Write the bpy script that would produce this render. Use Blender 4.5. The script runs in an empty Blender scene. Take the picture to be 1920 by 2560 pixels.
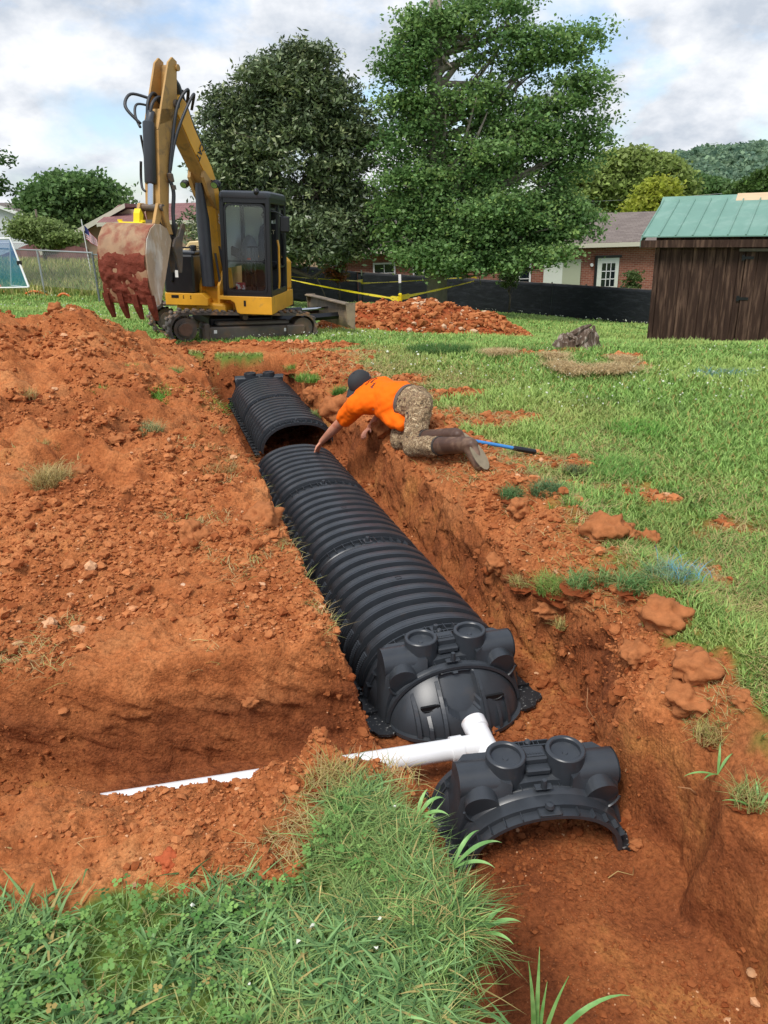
import bpy, math, random
import numpy as np
from mathutils import Matrix, Vector, noise as mnoise
from mathutils.bvhtree import BVHTree
random.seed(7); RNG = np.random.default_rng(7)
sc = bpy.context.scene; COL = sc.collection
rad = math.radians
# ------------------------------------------------------------------ camera
EYE = 1.7; FPX = 1900.0; PITCH = rad(21.5); ROLL = 0.03
cam_d = bpy.data.cameras.new("camera"); cam = bpy.data.objects.new("camera", cam_d); COL.objects.link(cam)
cam_d.sensor_fit = 'VERTICAL'; cam_d.sensor_height = 24.0; cam_d.lens = FPX/2560*24.0
cam_d.clip_start = 0.05; cam_d.clip_end = 3000
f0 = Vector((0, math.cos(PITCH), -math.sin(PITCH))); r0 = Vector((1, 0, 0)); u0 = r0.cross(f0)
camr = math.cos(ROLL)*r0 - math.sin(ROLL)*u0; camu = math.cos(ROLL)*u0 + math.sin(ROLL)*r0
m = Matrix((camr, camu, -f0)).transposed().to_4x4(); m.translation = (0, 0, EYE); cam.matrix_world = m
sc.camera = cam
sc.render.resolution_x = 768; sc.render.resolution_y = 1024
# ------------------------------------------------------------------ sky, sun, exposure
sc.view_settings.view_transform = 'Standard'; sc.view_settings.look = 'None'
sc.view_settings.exposure = 0.55; sc.view_settings.gamma = 1
SUN_EL = rad(58); SUN_AZ = rad(215)      # azimuth from +Y clockwise: the sun stands behind the camera, a little left
w = bpy.data.worlds.new("World"); sc.world = w; w.use_nodes = True
nt = w.node_tree; N = nt.nodes; Lk = nt.links; N.clear()
def nd(t, tree=None, **kw):
    n = (tree or nt).nodes.new(t)
    for k, v in kw.items(): setattr(n, k, v)
    return n
out = nd('ShaderNodeOutputWorld'); bg = nd('ShaderNodeBackground'); bg.inputs[1].default_value = 0.14
sky = nd('ShaderNodeTexSky', sky_type='NISHITA'); sky.sun_disc = False; sky.sun_elevation = SUN_EL; sky.sun_rotation = SUN_AZ
sky.air_density = 1.0; sky.dust_density = 1.5; sky.altitude = 200
tc = nd('ShaderNodeTexCoord'); sep = nd('ShaderNodeSeparateXYZ'); Lk.new(tc.outputs['Generated'], sep.inputs[0])
def wm(op, a, b=None, c=None):
    n = nd('ShaderNodeMath', operation=op)
    for i, v in enumerate((a, b, c)):
        if v is None: continue
        if isinstance(v, (int, float)): n.inputs[i].default_value = v
        else: Lk.new(v, n.inputs[i])
    return n.outputs[0]
zz = wm('ADD', wm('MAXIMUM', sep.outputs[2], 0.0), 0.50)
comb = nd('ShaderNodeCombineXYZ'); Lk.new(wm('DIVIDE', sep.outputs[0], zz), comb.inputs[0]); Lk.new(wm('DIVIDE', sep.outputs[1], zz), comb.inputs[1])
cn = nd('ShaderNodeTexNoise'); cn.inputs['Scale'].default_value = 2.6; cn.inputs['Detail'].default_value = 8; cn.inputs['Roughness'].default_value = 0.56; cn.inputs['Distortion'].default_value = 0.25
Lk.new(comb.outputs[0], cn.inputs['Vector'])
cr = nd('ShaderNodeValToRGB'); Lk.new(cn.outputs[0], cr.inputs[0])
cr.color_ramp.elements[0].position = 0.38; cr.color_ramp.elements[0].color = (0, 0, 0, 1)
cr.color_ramp.elements[1].position = 0.52; cr.color_ramp.elements[1].color = (1, 1, 1, 1)
mp = nd('ShaderNodeMapping'); mp.inputs['Location'].default_value = (3.1, 1.7, 0.4); Lk.new(comb.outputs[0], mp.inputs[0])
c2 = nd('ShaderNodeTexNoise'); c2.inputs['Scale'].default_value = 5.5; c2.inputs['Detail'].default_value = 7; c2.inputs['Roughness'].default_value = 0.58; Lk.new(mp.outputs[0], c2.inputs['Vector'])
cc = nd('ShaderNodeValToRGB'); Lk.new(c2.outputs[0], cc.inputs[0])
e = cc.color_ramp.elements; e[0].position = 0.40; e[0].color = (3.0, 3.3, 3.75, 1); e[1].position = 0.60; e[1].color = (4.9, 5.0, 5.2, 1)
mx = nd('ShaderNodeMix', data_type='RGBA'); Lk.new(cr.outputs[0], mx.inputs[0])
sb = nd('ShaderNodeMix', data_type='RGBA', blend_type='MULTIPLY'); sb.inputs[0].default_value = 1
Lk.new(sky.outputs[0], sb.inputs[6]); sb.inputs[7].default_value = (0.92, 0.96, 1.0, 1)
Lk.new(sb.outputs[2], mx.inputs[6]); Lk.new(cc.outputs[0], mx.inputs[7])
Lk.new(mx.outputs[2], bg.inputs[0]); Lk.new(bg.outputs[0], out.inputs[0])
sd = bpy.data.lights.new("sun", 'SUN'); sd.energy = 2.2; sd.angle = rad(22); sd.color = (1.0, 0.955, 0.89)
sun = bpy.data.objects.new("sun", sd); COL.objects.link(sun)
sdir = Vector((math.sin(SUN_AZ)*math.cos(SUN_EL), math.cos(SUN_AZ)*math.cos(SUN_EL), math.sin(SUN_EL)))
sun.rotation_euler = sdir.to_track_quat('Z', 'Y').to_euler()
# ------------------------------------------------------------------ materials
def S2L(c):
    if isinstance(c, str): c = tuple(int(c[i:i+2], 16)/255 for i in (0, 2, 4))
    return tuple((v/12.92 if v <= .04045 else ((v+.055)/1.055)**2.4) for v in c)
MATS = {}
def mat(name, col, rough=.6, metal=0., spec=.5, var=.0, vscale=5., col2=None, c2pos=(.45, .65), c2scale=4., bump=0., bscale=40., bdist=.01,
        attr=None, coat=0., emit=None, alpha=None, trans=0., stretch=None, det=5, ior=None, c2stretch=None, sheen=0):
    """procedural principled material: base colour, noise variation, second colour in patches, bump"""
    if name in MATS: return MATS[name]
    M = bpy.data.materials.new(name); M.use_nodes = True; t = M.node_tree; b = t.nodes['Principled BSDF']
    b.inputs['Roughness'].default_value = rough; b.inputs['Metallic'].default_value = metal
    b.inputs['Specular IOR Level'].default_value = spec; b.inputs['Coat Weight'].default_value = coat
    if trans: b.inputs['Transmission Weight'].default_value = trans
    if sheen: b.inputs['Sheen Weight'].default_value = sheen
    co = t.nodes.new('ShaderNodeTexCoord').outputs['Object']
    def mapped(st):
        if not st: return co
        mpp = t.nodes.new('ShaderNodeMapping'); mpp.inputs['Scale'].default_value = st; t.links.new(co, mpp.inputs[0]); return mpp.outputs[0]
    def noise(sc_, d=det, st=None, dist=0):
        n = t.nodes.new('ShaderNodeTexNoise'); n.inputs['Scale'].default_value = sc_; n.inputs['Detail'].default_value = d; n.inputs['Roughness'].default_value = .6
        n.inputs['Distortion'].default_value = dist
        t.links.new(mapped(st), n.inputs['Vector']); return n.outputs[0]
    def mix(f, a, c, bt='MIX'):
        n = t.nodes.new('ShaderNodeMix'); n.data_type = 'RGBA'; n.blend_type = bt
        for v, i in ((f, 0), (a, 6), (c, 7)):
            if isinstance(v, (int, float)): n.inputs[i].default_value = v
            elif isinstance(v, tuple): n.inputs[i].default_value = (*v[:3], 1)
            else: t.links.new(v, n.inputs[i])
        return n.outputs[2]
    def ramp(f, a, b_):
        n = t.nodes.new('ShaderNodeMapRange'); n.inputs[1].default_value = a; n.inputs[2].default_value = b_; t.links.new(f, n.inputs[0]); return n.outputs[0]
    c = S2L(col) if isinstance(col, str) else col
    cur = c
    if attr:
        a = t.nodes.new('ShaderNodeAttribute'); a.attribute_name = attr; cur = a.outputs['Color']
    if col2: cur = mix(ramp(noise(c2scale, st=c2stretch or stretch, dist=.3), *c2pos), cur, S2L(col2) if isinstance(col2, str) else col2)
    if var:
        r = ramp(noise(vscale, st=stretch), .25, .75)
        cur = mix(1.0, cur, mix(r, (1-var,)*3, (1+var,)*3), 'MULTIPLY')
    if isinstance(cur, tuple): b.inputs['Base Color'].default_value = (*cur[:3], 1)
    else: t.links.new(cur, b.inputs['Base Color'])
    if bump:
        bn = t.nodes.new('ShaderNodeBump'); bn.inputs['Strength'].default_value = bump; bn.inputs['Distance'].default_value = bdist
        t.links.new(noise(bscale, st=stretch), bn.inputs['Height']); t.links.new(bn.outputs[0], b.inputs['Normal'])
    if emit: b.inputs['Emission Color'].default_value = (*emit, 1); b.inputs['Emission Strength'].default_value = 1
    MATS[name] = M
    M['_b'] = 1
    return M
# ------------------------------------------------------------------ mesh helpers
def tag(o, label=None, cat=None, group=None, kind=None):
    if label: o['label'] = label
    if cat: o['category'] = cat
    if group: o['group'] = group
    if kind: o['kind'] = kind
    return o
def thing(name, label, cat, loc=(0, 0, 0), rot=(0, 0, 0), group=None):
    o = bpy.data.objects.new(name, None); COL.objects.link(o); o.location = loc; o.rotation_euler = rot; o.empty_display_size = .1
    return tag(o, label, cat, group)
def link_mesh(name, me, mt, parent=None, smooth=False, auto=None):
    o = bpy.data.objects.new(name, me); COL.objects.link(o)
    for x in (mt if isinstance(mt, (list, tuple)) else [mt]): me.materials.append(x)
    if smooth: me.polygons.foreach_set('use_smooth', [True]*len(me.polygons))
    if auto is not None:
        try: me.set_sharp_from_angle(angle=auto)
        except Exception: pass
    if parent: o.parent = parent
    me.update()
    return o
def copy_tree(o, parent=None):
    c = o.copy(); COL.objects.link(c)
    if parent: c.parent = parent
    for ch in [x for x in bpy.data.objects if x.parent == o]: copy_tree(ch, c)
    return c
def root_matrix(o): return Matrix.LocRotScale(o.location, o.rotation_euler, o.scale)
class MB:
    def __init__(s, M=None, warp=None): s.warp = warp; s.v = []; s.f = []; s.mi = []; s.M = M; s.m = 0; s.cols = []
    def add(s, vs, fs):
        o = len(s.v)
        for p in vs:
            p = Vector(p)
            if s.warp: p = s.warp(p)
            if s.M is not None: p = s.M @ p
            s.v.append(p)
        for f in fs: s.f.append([i+o for i in f]); s.mi.append(s.m)
        return s
    def box(s, c, d, R=None, ch=0.0):
        """box centre c, size d, optional 3x3/4x4 rotation, ch chamfer"""
        hx, hy, hz = d[0]/2, d[1]/2, d[2]/2; c = Vector(c)
        if ch <= 0:
            vs = [(x*hx, y*hy, z*hz) for x in (-1, 1) for y in (-1, 1) for z in (-1, 1)]
            fs = [(0, 1, 3, 2), (4, 6, 7, 5), (0, 4, 5, 1), (2, 3, 7, 6), (0, 2, 6, 4), (1, 5, 7, 3)]
        else:
            k = min(ch, hx*.9, hy*.9, hz*.9); vs = []; idx = {}
            for x in (-1, 1):
                for y in (-1, 1):
                    for z in (-1, 1):
                        for a in range(3):
                            q = [x*(hx-k), y*(hy-k), z*(hz-k)]; q[a] = (x, y, z)[a]*(hx, hy, hz)[a]
                            idx[(x, y, z, a)] = len(vs); vs.append(tuple(q))
            fs = []
            for a in range(3):
                b_, c_ = (a+1) % 3, (a+2) % 3
                for sg in (-1, 1):
                    def key(u, v):
                        q = [0, 0, 0]; q[a] = sg; q[b_] = u; q[c_] = v; return idx[(*q, a)]
                    q = [key(-1, -1), key(1, -1), key(1, 1), key(-1, 1)]
                    fs.append(q if sg > 0 else q[::-1])
            for a in range(3):
                b_, c_ = (a+1) % 3, (a+2) % 3
                for u in (-1, 1):
                    for v in (-1, 1):
                        def k2(t_, ax):
                            q = [0, 0, 0]; q[a] = t_; q[b_] = u; q[c_] = v; return idx[(*q, ax)]
                        q = [k2(-1, b_), k2(1, b_), k2(1, c_), k2(-1, c_)]
                        fs.append(q if u*v < 0 else q[::-1])
            for x in (-1, 1):
                for y in (-1, 1):
                    for z in (-1, 1):
                        q = [idx[(x, y, z, 0)], idx[(x, y, z, 1)], idx[(x, y, z, 2)]]
                        fs.append(q if x*y*z > 0 else q[::-1])
        if R is not None: vs = [R @ Vector(p) for p in vs]
        return s.add([Vector(p)+c for p in vs], fs)
    def loft(s, rings, cap=True, closed=False, cyc=True):
        """rings: lists of equal length; cyc: ring is a closed loop; closed: rings loop round"""
        n = len(rings[0]); vs = [p for r in rings for p in r]; fs = []; R = len(rings)
        for i in range(R if closed else R-1):
            a = i*n; b = ((i+1) % R)*n
            for j in range(n if cyc else n-1):
                k = (j+1) % n; fs.append((a+j, a+k, b+k, b+j))
        if cap and not closed and cyc: fs.append(tuple(range(n))[::-1]); fs.append(tuple((R-1)*n+j for j in range(n)))
        return s.add(vs, fs)
    def tube(s, pts, r, n=8, cap=True, closed=False, sx=1.0):
        pts = [Vector(p) for p in pts]; rr = r if isinstance(r, (list, tuple)) else [r]*len(pts); rings = []
        prev = None; L = len(pts)
        for i, p in enumerate(pts):
            if closed: t = pts[(i+1) % L]-pts[i-1]
            else: t = pts[min(i+1, L-1)]-pts[max(i-1, 0)]
            if t.length < 1e-9: t = Vector((0, 0, 1))
            t.normalize()
            if prev is None:
                a = Vector((0, 0, 1)) if abs(t.z) < .9 else Vector((0, 1, 0)); u = t.cross(a).normalized()
            else: u = (prev - t*prev.dot(t)).normalized()
            prev = u; v = t.cross(u)
            rings.append([p+(u*math.cos(2*math.pi*k/n)*sx+v*math.sin(2*math.pi*k/n))*rr[i] for k in range(n)])
        return s.loft(rings, cap, closed)
    def cyl(s, a, b, r, n=16, r2=None): return s.tube([a, b], [r, r if r2 is None else r2], n)
    def lathe(s, prof, c=(0, 0, 0), axis='z', n=24, closed=False):
        """prof: (radius, height) pairs"""
        rings = []
        for k in range(n):
            t = 2*math.pi*k/n; ring = []
            for r, h in prof:
                p = (r*math.cos(t), r*math.sin(t), h)
                if axis == 'x': p = (h, p[0], p[1])
                elif axis == 'y': p = (p[1], h, p[0])
                ring.append(Vector(p)+Vector(c))
            rings.append(ring)
        return s.loft(rings, cap=False, closed=True, cyc=closed)
    def prism(s, outline, h0, h1, plane='xz'):
        """outline 2D polygon extruded between h0 and h1 along the third axis"""
        def P(a, b, h):
            return {'xz': (a, h, b), 'xy': (a, b, h), 'yz': (h, a, b)}[plane]
        n = len(outline); vs = [P(a, b, h0) for a, b in outline]+[P(a, b, h1) for a, b in outline]
        fs = [tuple(range(n)), tuple(range(2*n-1, n-1, -1))]+[(i, i+n, (i+1) % n+n, (i+1) % n) for i in range(n)]
        return s.add(vs, fs)
    def grid(s, fn, nu, nv):
        vs = [fn(i/nu, j/nv) for j in range(nv+1) for i in range(nu+1)]
        fs = [(j*(nu+1)+i, j*(nu+1)+i+1, (j+1)*(nu+1)+i+1, (j+1)*(nu+1)+i) for j in range(nv) for i in range(nu)]
        return s.add(vs, fs)
    def sphere(s, c, r, n=12, m=8, R=None):
        r = r if isinstance(r, (tuple, list)) else (r, r, r); rings = []
        for j in range(1, m):
            t = math.pi*j/m; ring = []
            for i in range(n):
                p = Vector((r[0]*math.sin(t)*math.cos(2*math.pi*i/n), r[1]*math.sin(t)*math.sin(2*math.pi*i/n), r[2]*math.cos(t)))
                if R is not None: p = R @ p
                ring.append(p+Vector(c))
            rings.append(ring)
        top = Vector((0, 0, r[2])); bot = Vector((0, 0, -r[2]))
        if R is not None: top = R @ top; bot = R @ bot
        vs = [p for q in rings for p in q]+[top+Vector(c), bot+Vector(c)]; k = len(vs); fs = []
        for a in range(len(rings)-1):
            for i in range(n): fs.append((a*n+i, (a+1)*n+i, (a+1)*n+(i+1) % n, a*n+(i+1) % n))
        for i in range(n): fs.append((k-2, i, (i+1) % n)); fs.append((k-1, (len(rings)-1)*n+(i+1) % n, (len(rings)-1)*n+i))
        return s.add(vs, fs)
    def build(s, name, mt, parent=None, smooth=False, auto=None, fixn=True, bevel=0):
        me = bpy.data.meshes.new(name); me.from_pydata([tuple(p) for p in s.v], [], s.f)
        if fixn:
            import bmesh
            bm = bmesh.new(); bm.from_mesh(me); bmesh.ops.recalc_face_normals(bm, faces=bm.faces); bm.to_mesh(me); bm.free()
        o = link_mesh(name, me, mt, parent, smooth, auto)
        if isinstance(mt, (list, tuple)) and len(mt) > 1: me.polygons.foreach_set('material_index', s.mi)
        if bevel:
            b = o.modifiers.new('bevel', 'BEVEL'); b.width = bevel; b.segments = 2; b.limit_method = 'ANGLE'; b.angle_limit = rad(35); b.harden_normals = False
        return o
def np_mesh(name, V, F, mt, parent=None, smooth=False, cols=None, col_name='col'):
    """V (n,3); F (m,k) one polygon size; cols (n,3) linear colours"""
    me = bpy.data.meshes.new(name); V = np.ascontiguousarray(V, dtype=np.float32); F = np.ascontiguousarray(F, dtype=np.int32)
    k = F.shape[1]; me.vertices.add(len(V)); me.loops.add(F.size); me.polygons.add(len(F))
    me.vertices.foreach_set('co', V.ravel()); me.loops.foreach_set('vertex_index', F.ravel())
    me.polygons.foreach_set('loop_start', np.arange(0, F.size, k, dtype=np.int32))
    me.polygons.foreach_set('use_smooth', np.full(len(F), smooth, dtype=bool))
    if cols is not None:
        a = me.attributes.new(col_name, 'FLOAT_COLOR', 'POINT'); c = np.ones((len(V), 4), np.float32); c[:, :3] = cols; a.data.foreach_set('color', c.ravel())
    me.update(calc_edges=True); me.validate()
    o = bpy.data.objects.new(name, me); COL.objects.link(o)
    for x in (mt if isinstance(mt, (list, tuple)) else [mt]): me.materials.append(x)
    if parent: o.parent = parent
    return o
# ------------------------------------------------------------------ numpy noise
_rp = np.random.default_rng(3); _T = _rp.random((256, 256)).astype(np.float32)*2-1
def vn(x, y, seed=0):
    x = np.asarray(x, float)+seed*17.31; y = np.asarray(y, float)+seed*9.77
    xi = np.floor(x).astype(int); yi = np.floor(y).astype(int); fx = x-xi; fy = y-yi
    fx = fx*fx*fx*(fx*(fx*6-15)+10); fy = fy*fy*fy*(fy*(fy*6-15)+10)
    a = _T[xi & 255, yi & 255]; b = _T[(xi+1) & 255, yi & 255]; c = _T[xi & 255, (yi+1) & 255]; d = _T[(xi+1) & 255, (yi+1) & 255]
    return (a*(1-fx)+b*fx)*(1-fy)+(c*(1-fx)+d*fx)*fy
def fbm(x, y, o=4, seed=0, g=.5):
    s = 0; a = 1; t = 0
    for i in range(o):
        c, q = math.cos(i*.9+.3), math.sin(i*.9+.3)
        s = s+a*vn((x*c-y*q)*2**i, (x*q+y*c)*2**i, seed+i); t += a; a *= g
    return s/t
def bil(x, y, o=3, seed=0):
    s = 0; a = 1; t = 0
    for i in range(o):
        c, q = math.cos(i*1.1+.5), math.sin(i*1.1+.5)
        s = s+a*(1-np.abs(vn((x*c-y*q)*2.1**i, (x*q+y*c)*2.1**i, seed+i))*2.0); t += a; a *= .5
    return s/t
def ss(x, a, b):
    t = np.clip((x-a)/(b-a), 0, 1); return t*t*(3-2*t)
# ------------------------------------------------------------------ terrain
def G0(x, y):
    x = np.asarray(x, float); y = np.asarray(y, float)
    sp = np.log1p(np.exp(np.clip(1.5*(np.minimum(y, 45)-10.2), -30, 60)))/1.5
    sx = np.where(x > 0, .09, .05)*np.clip(x, -25, 18)
    return -.085*sp-sx*ss(y, 8, 16)+1.35*ss(-x, 6, 12)*ss(y, 27, 36)
EY = [0., 1.0, 1.6, 2.3, 2.9, 3.4, 5.28, 7.0, 9.9, 12]
XL_ = [.26, .28, .30, .10, -.10, -.27, -.86, -1.40, -2.30, -2.9]; XR_ = [1.30, 1.24, 1.14, .97, .88, .80, .20, -.34, -1.24, -1.9]
def XL(y): y = np.asarray(y, float); return np.interp(y, EY, XL_)+(.045*np.sin(y*9.5+1)+.03*np.sin(y*23))*ss(y, .9, 1.2)*(1-ss(y, 2.0, 2.3))
def XR(y): return np.interp(y, EY, XR_)
FLOOR = -.62; FLOOR2 = -.50; YEND = 10.1
def side_near(x): return np.interp(x, [-6, -3, -1.1, -.3, .3], [1.9, 2.02, 2.16, 2.24, 2.24])+.13*np.exp(-((np.asarray(x, float)+.245)/.058)**2)
def side_far(x): return np.interp(x, [-6, -1.6, -.9, -.6, -.2, .3], [2.3, 2.58, 2.66, 2.70, 2.86, 3.0])
CR_U = [-1.2, -.62, -.486, -.458, -.432, -.41, -.39, -.364, -.32, -.276, -.236, -.2, -.1]
CR_Z = [.9, .78, .66, .53, .54, .61, .65, .56, .39, .21, .10, .06, .04]
def grass_near(x): return np.interp(x, [-4, -1.3, -1.02, -.85, -.75, -.52, -.27, -.24, -.19, -.1, 0, .1, .2, .27, .3, .4], [1.4, 1.42, 1.44, 1.47, 1.56, 1.52, 1.57, 1.69, 1.86, 1.94, 1.84, 1.70, 1.52, 1.3, .7, -9])
def grass_right(y): return np.interp(y, [0, 2, 2.23, 2.6, 3.1, 3.8, 4.45, 5.5, 6.5, 8.7, 9.6, 10.6], [1.35, 1.24, 1.26, 1.25, 1.2, 1.08, .95, .8, .5, -.15, -.7, -1.0])
SPOTS = [(3.0, 9.4, .35, .20), (2.0, 9.9, .5, .14), (2.9, 8.6, .32, .12), (2.3, 8.5, .3, .14)]
def bank(x, y, fine=True):
    z = G0(x, y)
    cell = np.maximum(y, 1.0)
    # spoil heap to the left of the trench
    u = x/np.maximum(y, .5); cr = np.interp(u, CR_U, CR_Z)
    g = ss(y, 3.4, 8.6)**1.15*(1-ss(y, 8.7, 10.6)); dle = np.clip((XL(y)-x), 0, 9)
    heap = cr*g*ss(dle, -.1, .9)
    low = .10*ss(y, 2.9, 4.6)*(1-ss(y, 9.0, 10.5))*ss(dle, .0, .35)
    leftm = (x < XL(y)).astype(float)*(1-ss(y, 9.6, 10.8))*ss(y, 2.5, 3.2)
    lump = fbm(x*1.1+4, y*1.1, 3, 11)*.10*leftm*ss(y, 3.0, 5.5)
    z = z+(heap+low)*(x < XL(y)+.5)+lump
    # heap past the trench's far end
    z = z+.045*np.exp(-(((x+1.75)/1.3)**2+((y-11.0)/.42)**2)**1.5)*(1+.5*fbm(x*2.2, y*2.2, 2, 41))
    z = z+.16*np.exp(-(((x+2.75)/.35)**2+((y-9.9)/.5)**2))
    # lip of loose soil on the right bank
    dr = x-XR(y)
    z = z+.09*np.exp(-((dr-.42)/.22)**2)*(1-ss(y, 9.5, 10.6))*(1+.8*fbm(x*2, y*2, 3, 21))
    # near bank
    z = z+.02*np.exp(-(((x+.255)/.075)**2+((y-2.16)/.11)**2)**1.5)+.02*np.exp(-((x+.35)/.12)**2-((y-2.1)/.15)**2)-.05*ss(y, 2.5, 2.75)*(1-ss(y, 3.0, 3.6))*(x < .2)
    z = z-((.05+.06*ss(-x, .5, .9))*(1-ss(-x, .93, 1.12)))*ss(y, 1.75, 2.1)*(1-ss(y, 2.3, 2.5))*ss(-x, .36, .5)
    nb = ss(y, 1.35, 1.6)*(1-ss(y, 2.1, 2.4))*(x < .3)
    z = z+nb*.03*fbm(x*3, y*3, 3, 31)
    if fine:
        so = soil_mask(x, y)
        am = np.clip(1.6-.05*y, .5, 1.3)
        hp = leftm*ss(y, 3.2, 5.5)
        z = z+so*am*((.030+.030*hp)*bil(x*6, y*6, 3, 5)+(.018+.012*hp)*fbm(x*16, y*16, 3, 8)+.010*bil(x*32, y*32, 3, 9)*(y < 9))+hp*.085*bil(x*2.1, y*2.1, 3, 12)
        z = z+(1-so)*.012*fbm(x*3, y*3, 2, 2)
    return z
def dist_main(x, y):
    c = .955
    dl = (XL(y)-x)*c; dr = (x-XR(y))*c; de = (y-YEND)
    return dl, dr, de
def soil_mask(x, y):
    n = .16*fbm(x*2.2, y*2.2, 4, 51)+.05*fbm(x*14, y*14, 2, 52)
    dg = x-grass_right(y)+n*1.6
    right = np.where(x > XR(y)-.2, 1-ss(dg, -.08, .08), 0)
    # worn earth and straw around the worker, out to the right
    worn = ss(n*4+fbm(x*1.3, y*2.2, 3, 61)*.8, -.20, .32)*np.exp(-((dg-.35)/.80)**2)*ss(y, 2.4, 3.4)*(y < 10.5)*(x > XR(y))
    right = np.maximum(right, worn*.9)
    left = ((x < XL(y)+.2) & (y > 2.0)).astype(float)
    u = x/np.maximum(y, .5); crz = np.interp(u, CR_U, CR_Z)
    left = left*(1-ss(y+n*2.5, np.where(u < -.25, 10.1, 9.5+1.0*ss(u, -.25, -.22)), np.where(u < -.25, 10.4, 9.8+1.0*ss(u, -.25, -.22))))
    near = np.where(x < .9, ss(y-grass_near(x)+n*.45, -.03, .04), 0)*(y < 3)
    far = np.exp(-(((x+1.75)/1.5)**2+((y-11.0)/.62)**2)**1.5*.8); far = ss(far+n*.8, .35, .6)
    s = np.maximum(np.maximum(left, right*(y > .2)*(1-ss(y, 10.3, 11.0))), np.maximum(near, far*(y > 9.5)))
    dl, dr, de = dist_main(x, y)
    s = np.maximum(s, (1-ss(np.maximum(np.maximum(dl, dr), de), .05, .14))*(y < 10.6))
    for (cx, cy, a, b) in SPOTS: s = np.maximum(s, .75*ss(1.25-((x-cx)/a)**2-((y-cy)/b)**2+n*3, .2, .7))
    # scraped patch under the back heap, ruts by the tracks
    s = np.maximum(s, ss(1.1-((x-.2)/1.6)**2-((y-15.0)/.9)**2+n*2, .1, .5))
    s = np.maximum(s, .8*ss(.9-((x+3.0)/1.5)**2-((y-11.55)/.13)**2+n*3, .2, .6))
    return np.clip(s, 0, 1)
def carve(x, y):
    dl, dr, de = dist_main(x, y)
    n1 = .070*fbm(x*2.6, y*2.6, 3, 71)+.012*bil(x*9, y*9, 2, 72)
    dlc = np.maximum(dl+n1*.6, 0); drc = np.maximum(dr+n1*1.5, 0); dec = np.maximum(de+n1, 0)
    ml = np.where(y < 2.4, 3.2, 6.5)*dlc
    mr = np.where(drc < .075, drc*5.8, .435+(drc-.075)*1.1)+.05*ss(drc, .02, .1)*fbm(x*5, y*5, 3, 74)
    me = dec*3.4
    fl = FLOOR+.018*fbm(x*2.5, y*2.5, 3, 75)+.010*bil(x*9, y*9, 3, 76)+.006*bil(x*34, y*34, 2, 77)+.05*ss(-dr, .12, 0)+.02*ss(-dl, .1, 0)
    z1 = fl+np.maximum(np.maximum(ml, mr), me)
    ds1 = np.maximum(side_near(x)-y+n1*.8, 0)*2.6; ds2 = np.maximum(y-side_far(x)+n1*.9, 0)*3.6
    dx = np.maximum(x-.30, 0)*8
    fl2 = np.interp(x, [-6, 0, .35], [FLOOR2, FLOOR2-.02, FLOOR])+.02*fbm(x*4, y*4, 3, 78)+.014*bil(x*12, y*12, 3, 79)+.006*bil(x*34, y*34, 2, 80)
    z2 = fl2+np.maximum(np.maximum(ds1, ds2), dx)
    return z1, z2
def smin(a, b, k):
    h = np.clip(.5+.5*(b-a)/k, 0, 1); return b*(1-h)+a*h-k*h*(1-h)
def H(x, y, fine=True):
    x = np.asarray(x, float); y = np.asarray(y, float)
    b = bank(x, y, fine); z1, z2 = carve(x, y)
    return smin(smin(b, z1, .05), z2, .05)
def Hs(x, y): return float(H(np.array([x]), np.array([y]), False)[0])
def ray(px, py): return f0+camr*((px-960)/FPX)-camu*((py-1280)/FPX)
_ts = 1.2*1.004**np.arange(1000)
def at(px, py, dz=0.):
    """point of the ground seen at a pixel of the 1920x2560 photograph"""
    v = ray(px, py); x = v.x*_ts; y = v.y*_ts; z = EYE+v.z*_ts
    h = H(x, y, False)+dz; i = int(np.argmax(z < h))
    return Vector((x[i], y[i], h[i]))
def atY(px, py, Y): v = ray(px, py); return Vector((0, 0, EYE))+v*(Y/v.y)
def atZ(px, py, Z): v = ray(px, py); return Vector((0, 0, EYE))+v*((Z-EYE)/v.z)
def atD(px, py, d): return Vector((0, 0, EYE))+ray(px, py)*d
def pix(p):
    d = Vector(p)-Vector((0, 0, EYE)); z = d.dot(f0); return (960+FPX*d.dot(camr)/z, 1280-FPX*d.dot(camu)/z, z)

def axis_steps(start, stop, s0, flat, g1, lim, g2):
    out = [start]; s = s0
    while out[-1] < stop:
        if out[-1] > flat: s *= (g1 if out[-1] < lim else g2)
        out.append(out[-1]+s)
    return np.array(out)
xr = axis_steps(0, 400, .0115, 1.25, 1.012, 7, 1.09); xs = np.concatenate([-xr[1:][::-1], xr])
ya = axis_steps(1.0, 600, .0115, 3.6, 1.0036, 15, 1.02); yb = axis_steps(0, 60, .03, .2, 1.12, 1, 1.2)
ya = np.unique(np.concatenate([ya, np.arange(2.52, 3.1, .0042)]))
ys = np.concatenate([1.0-yb[1:][::-1], ya])
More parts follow.
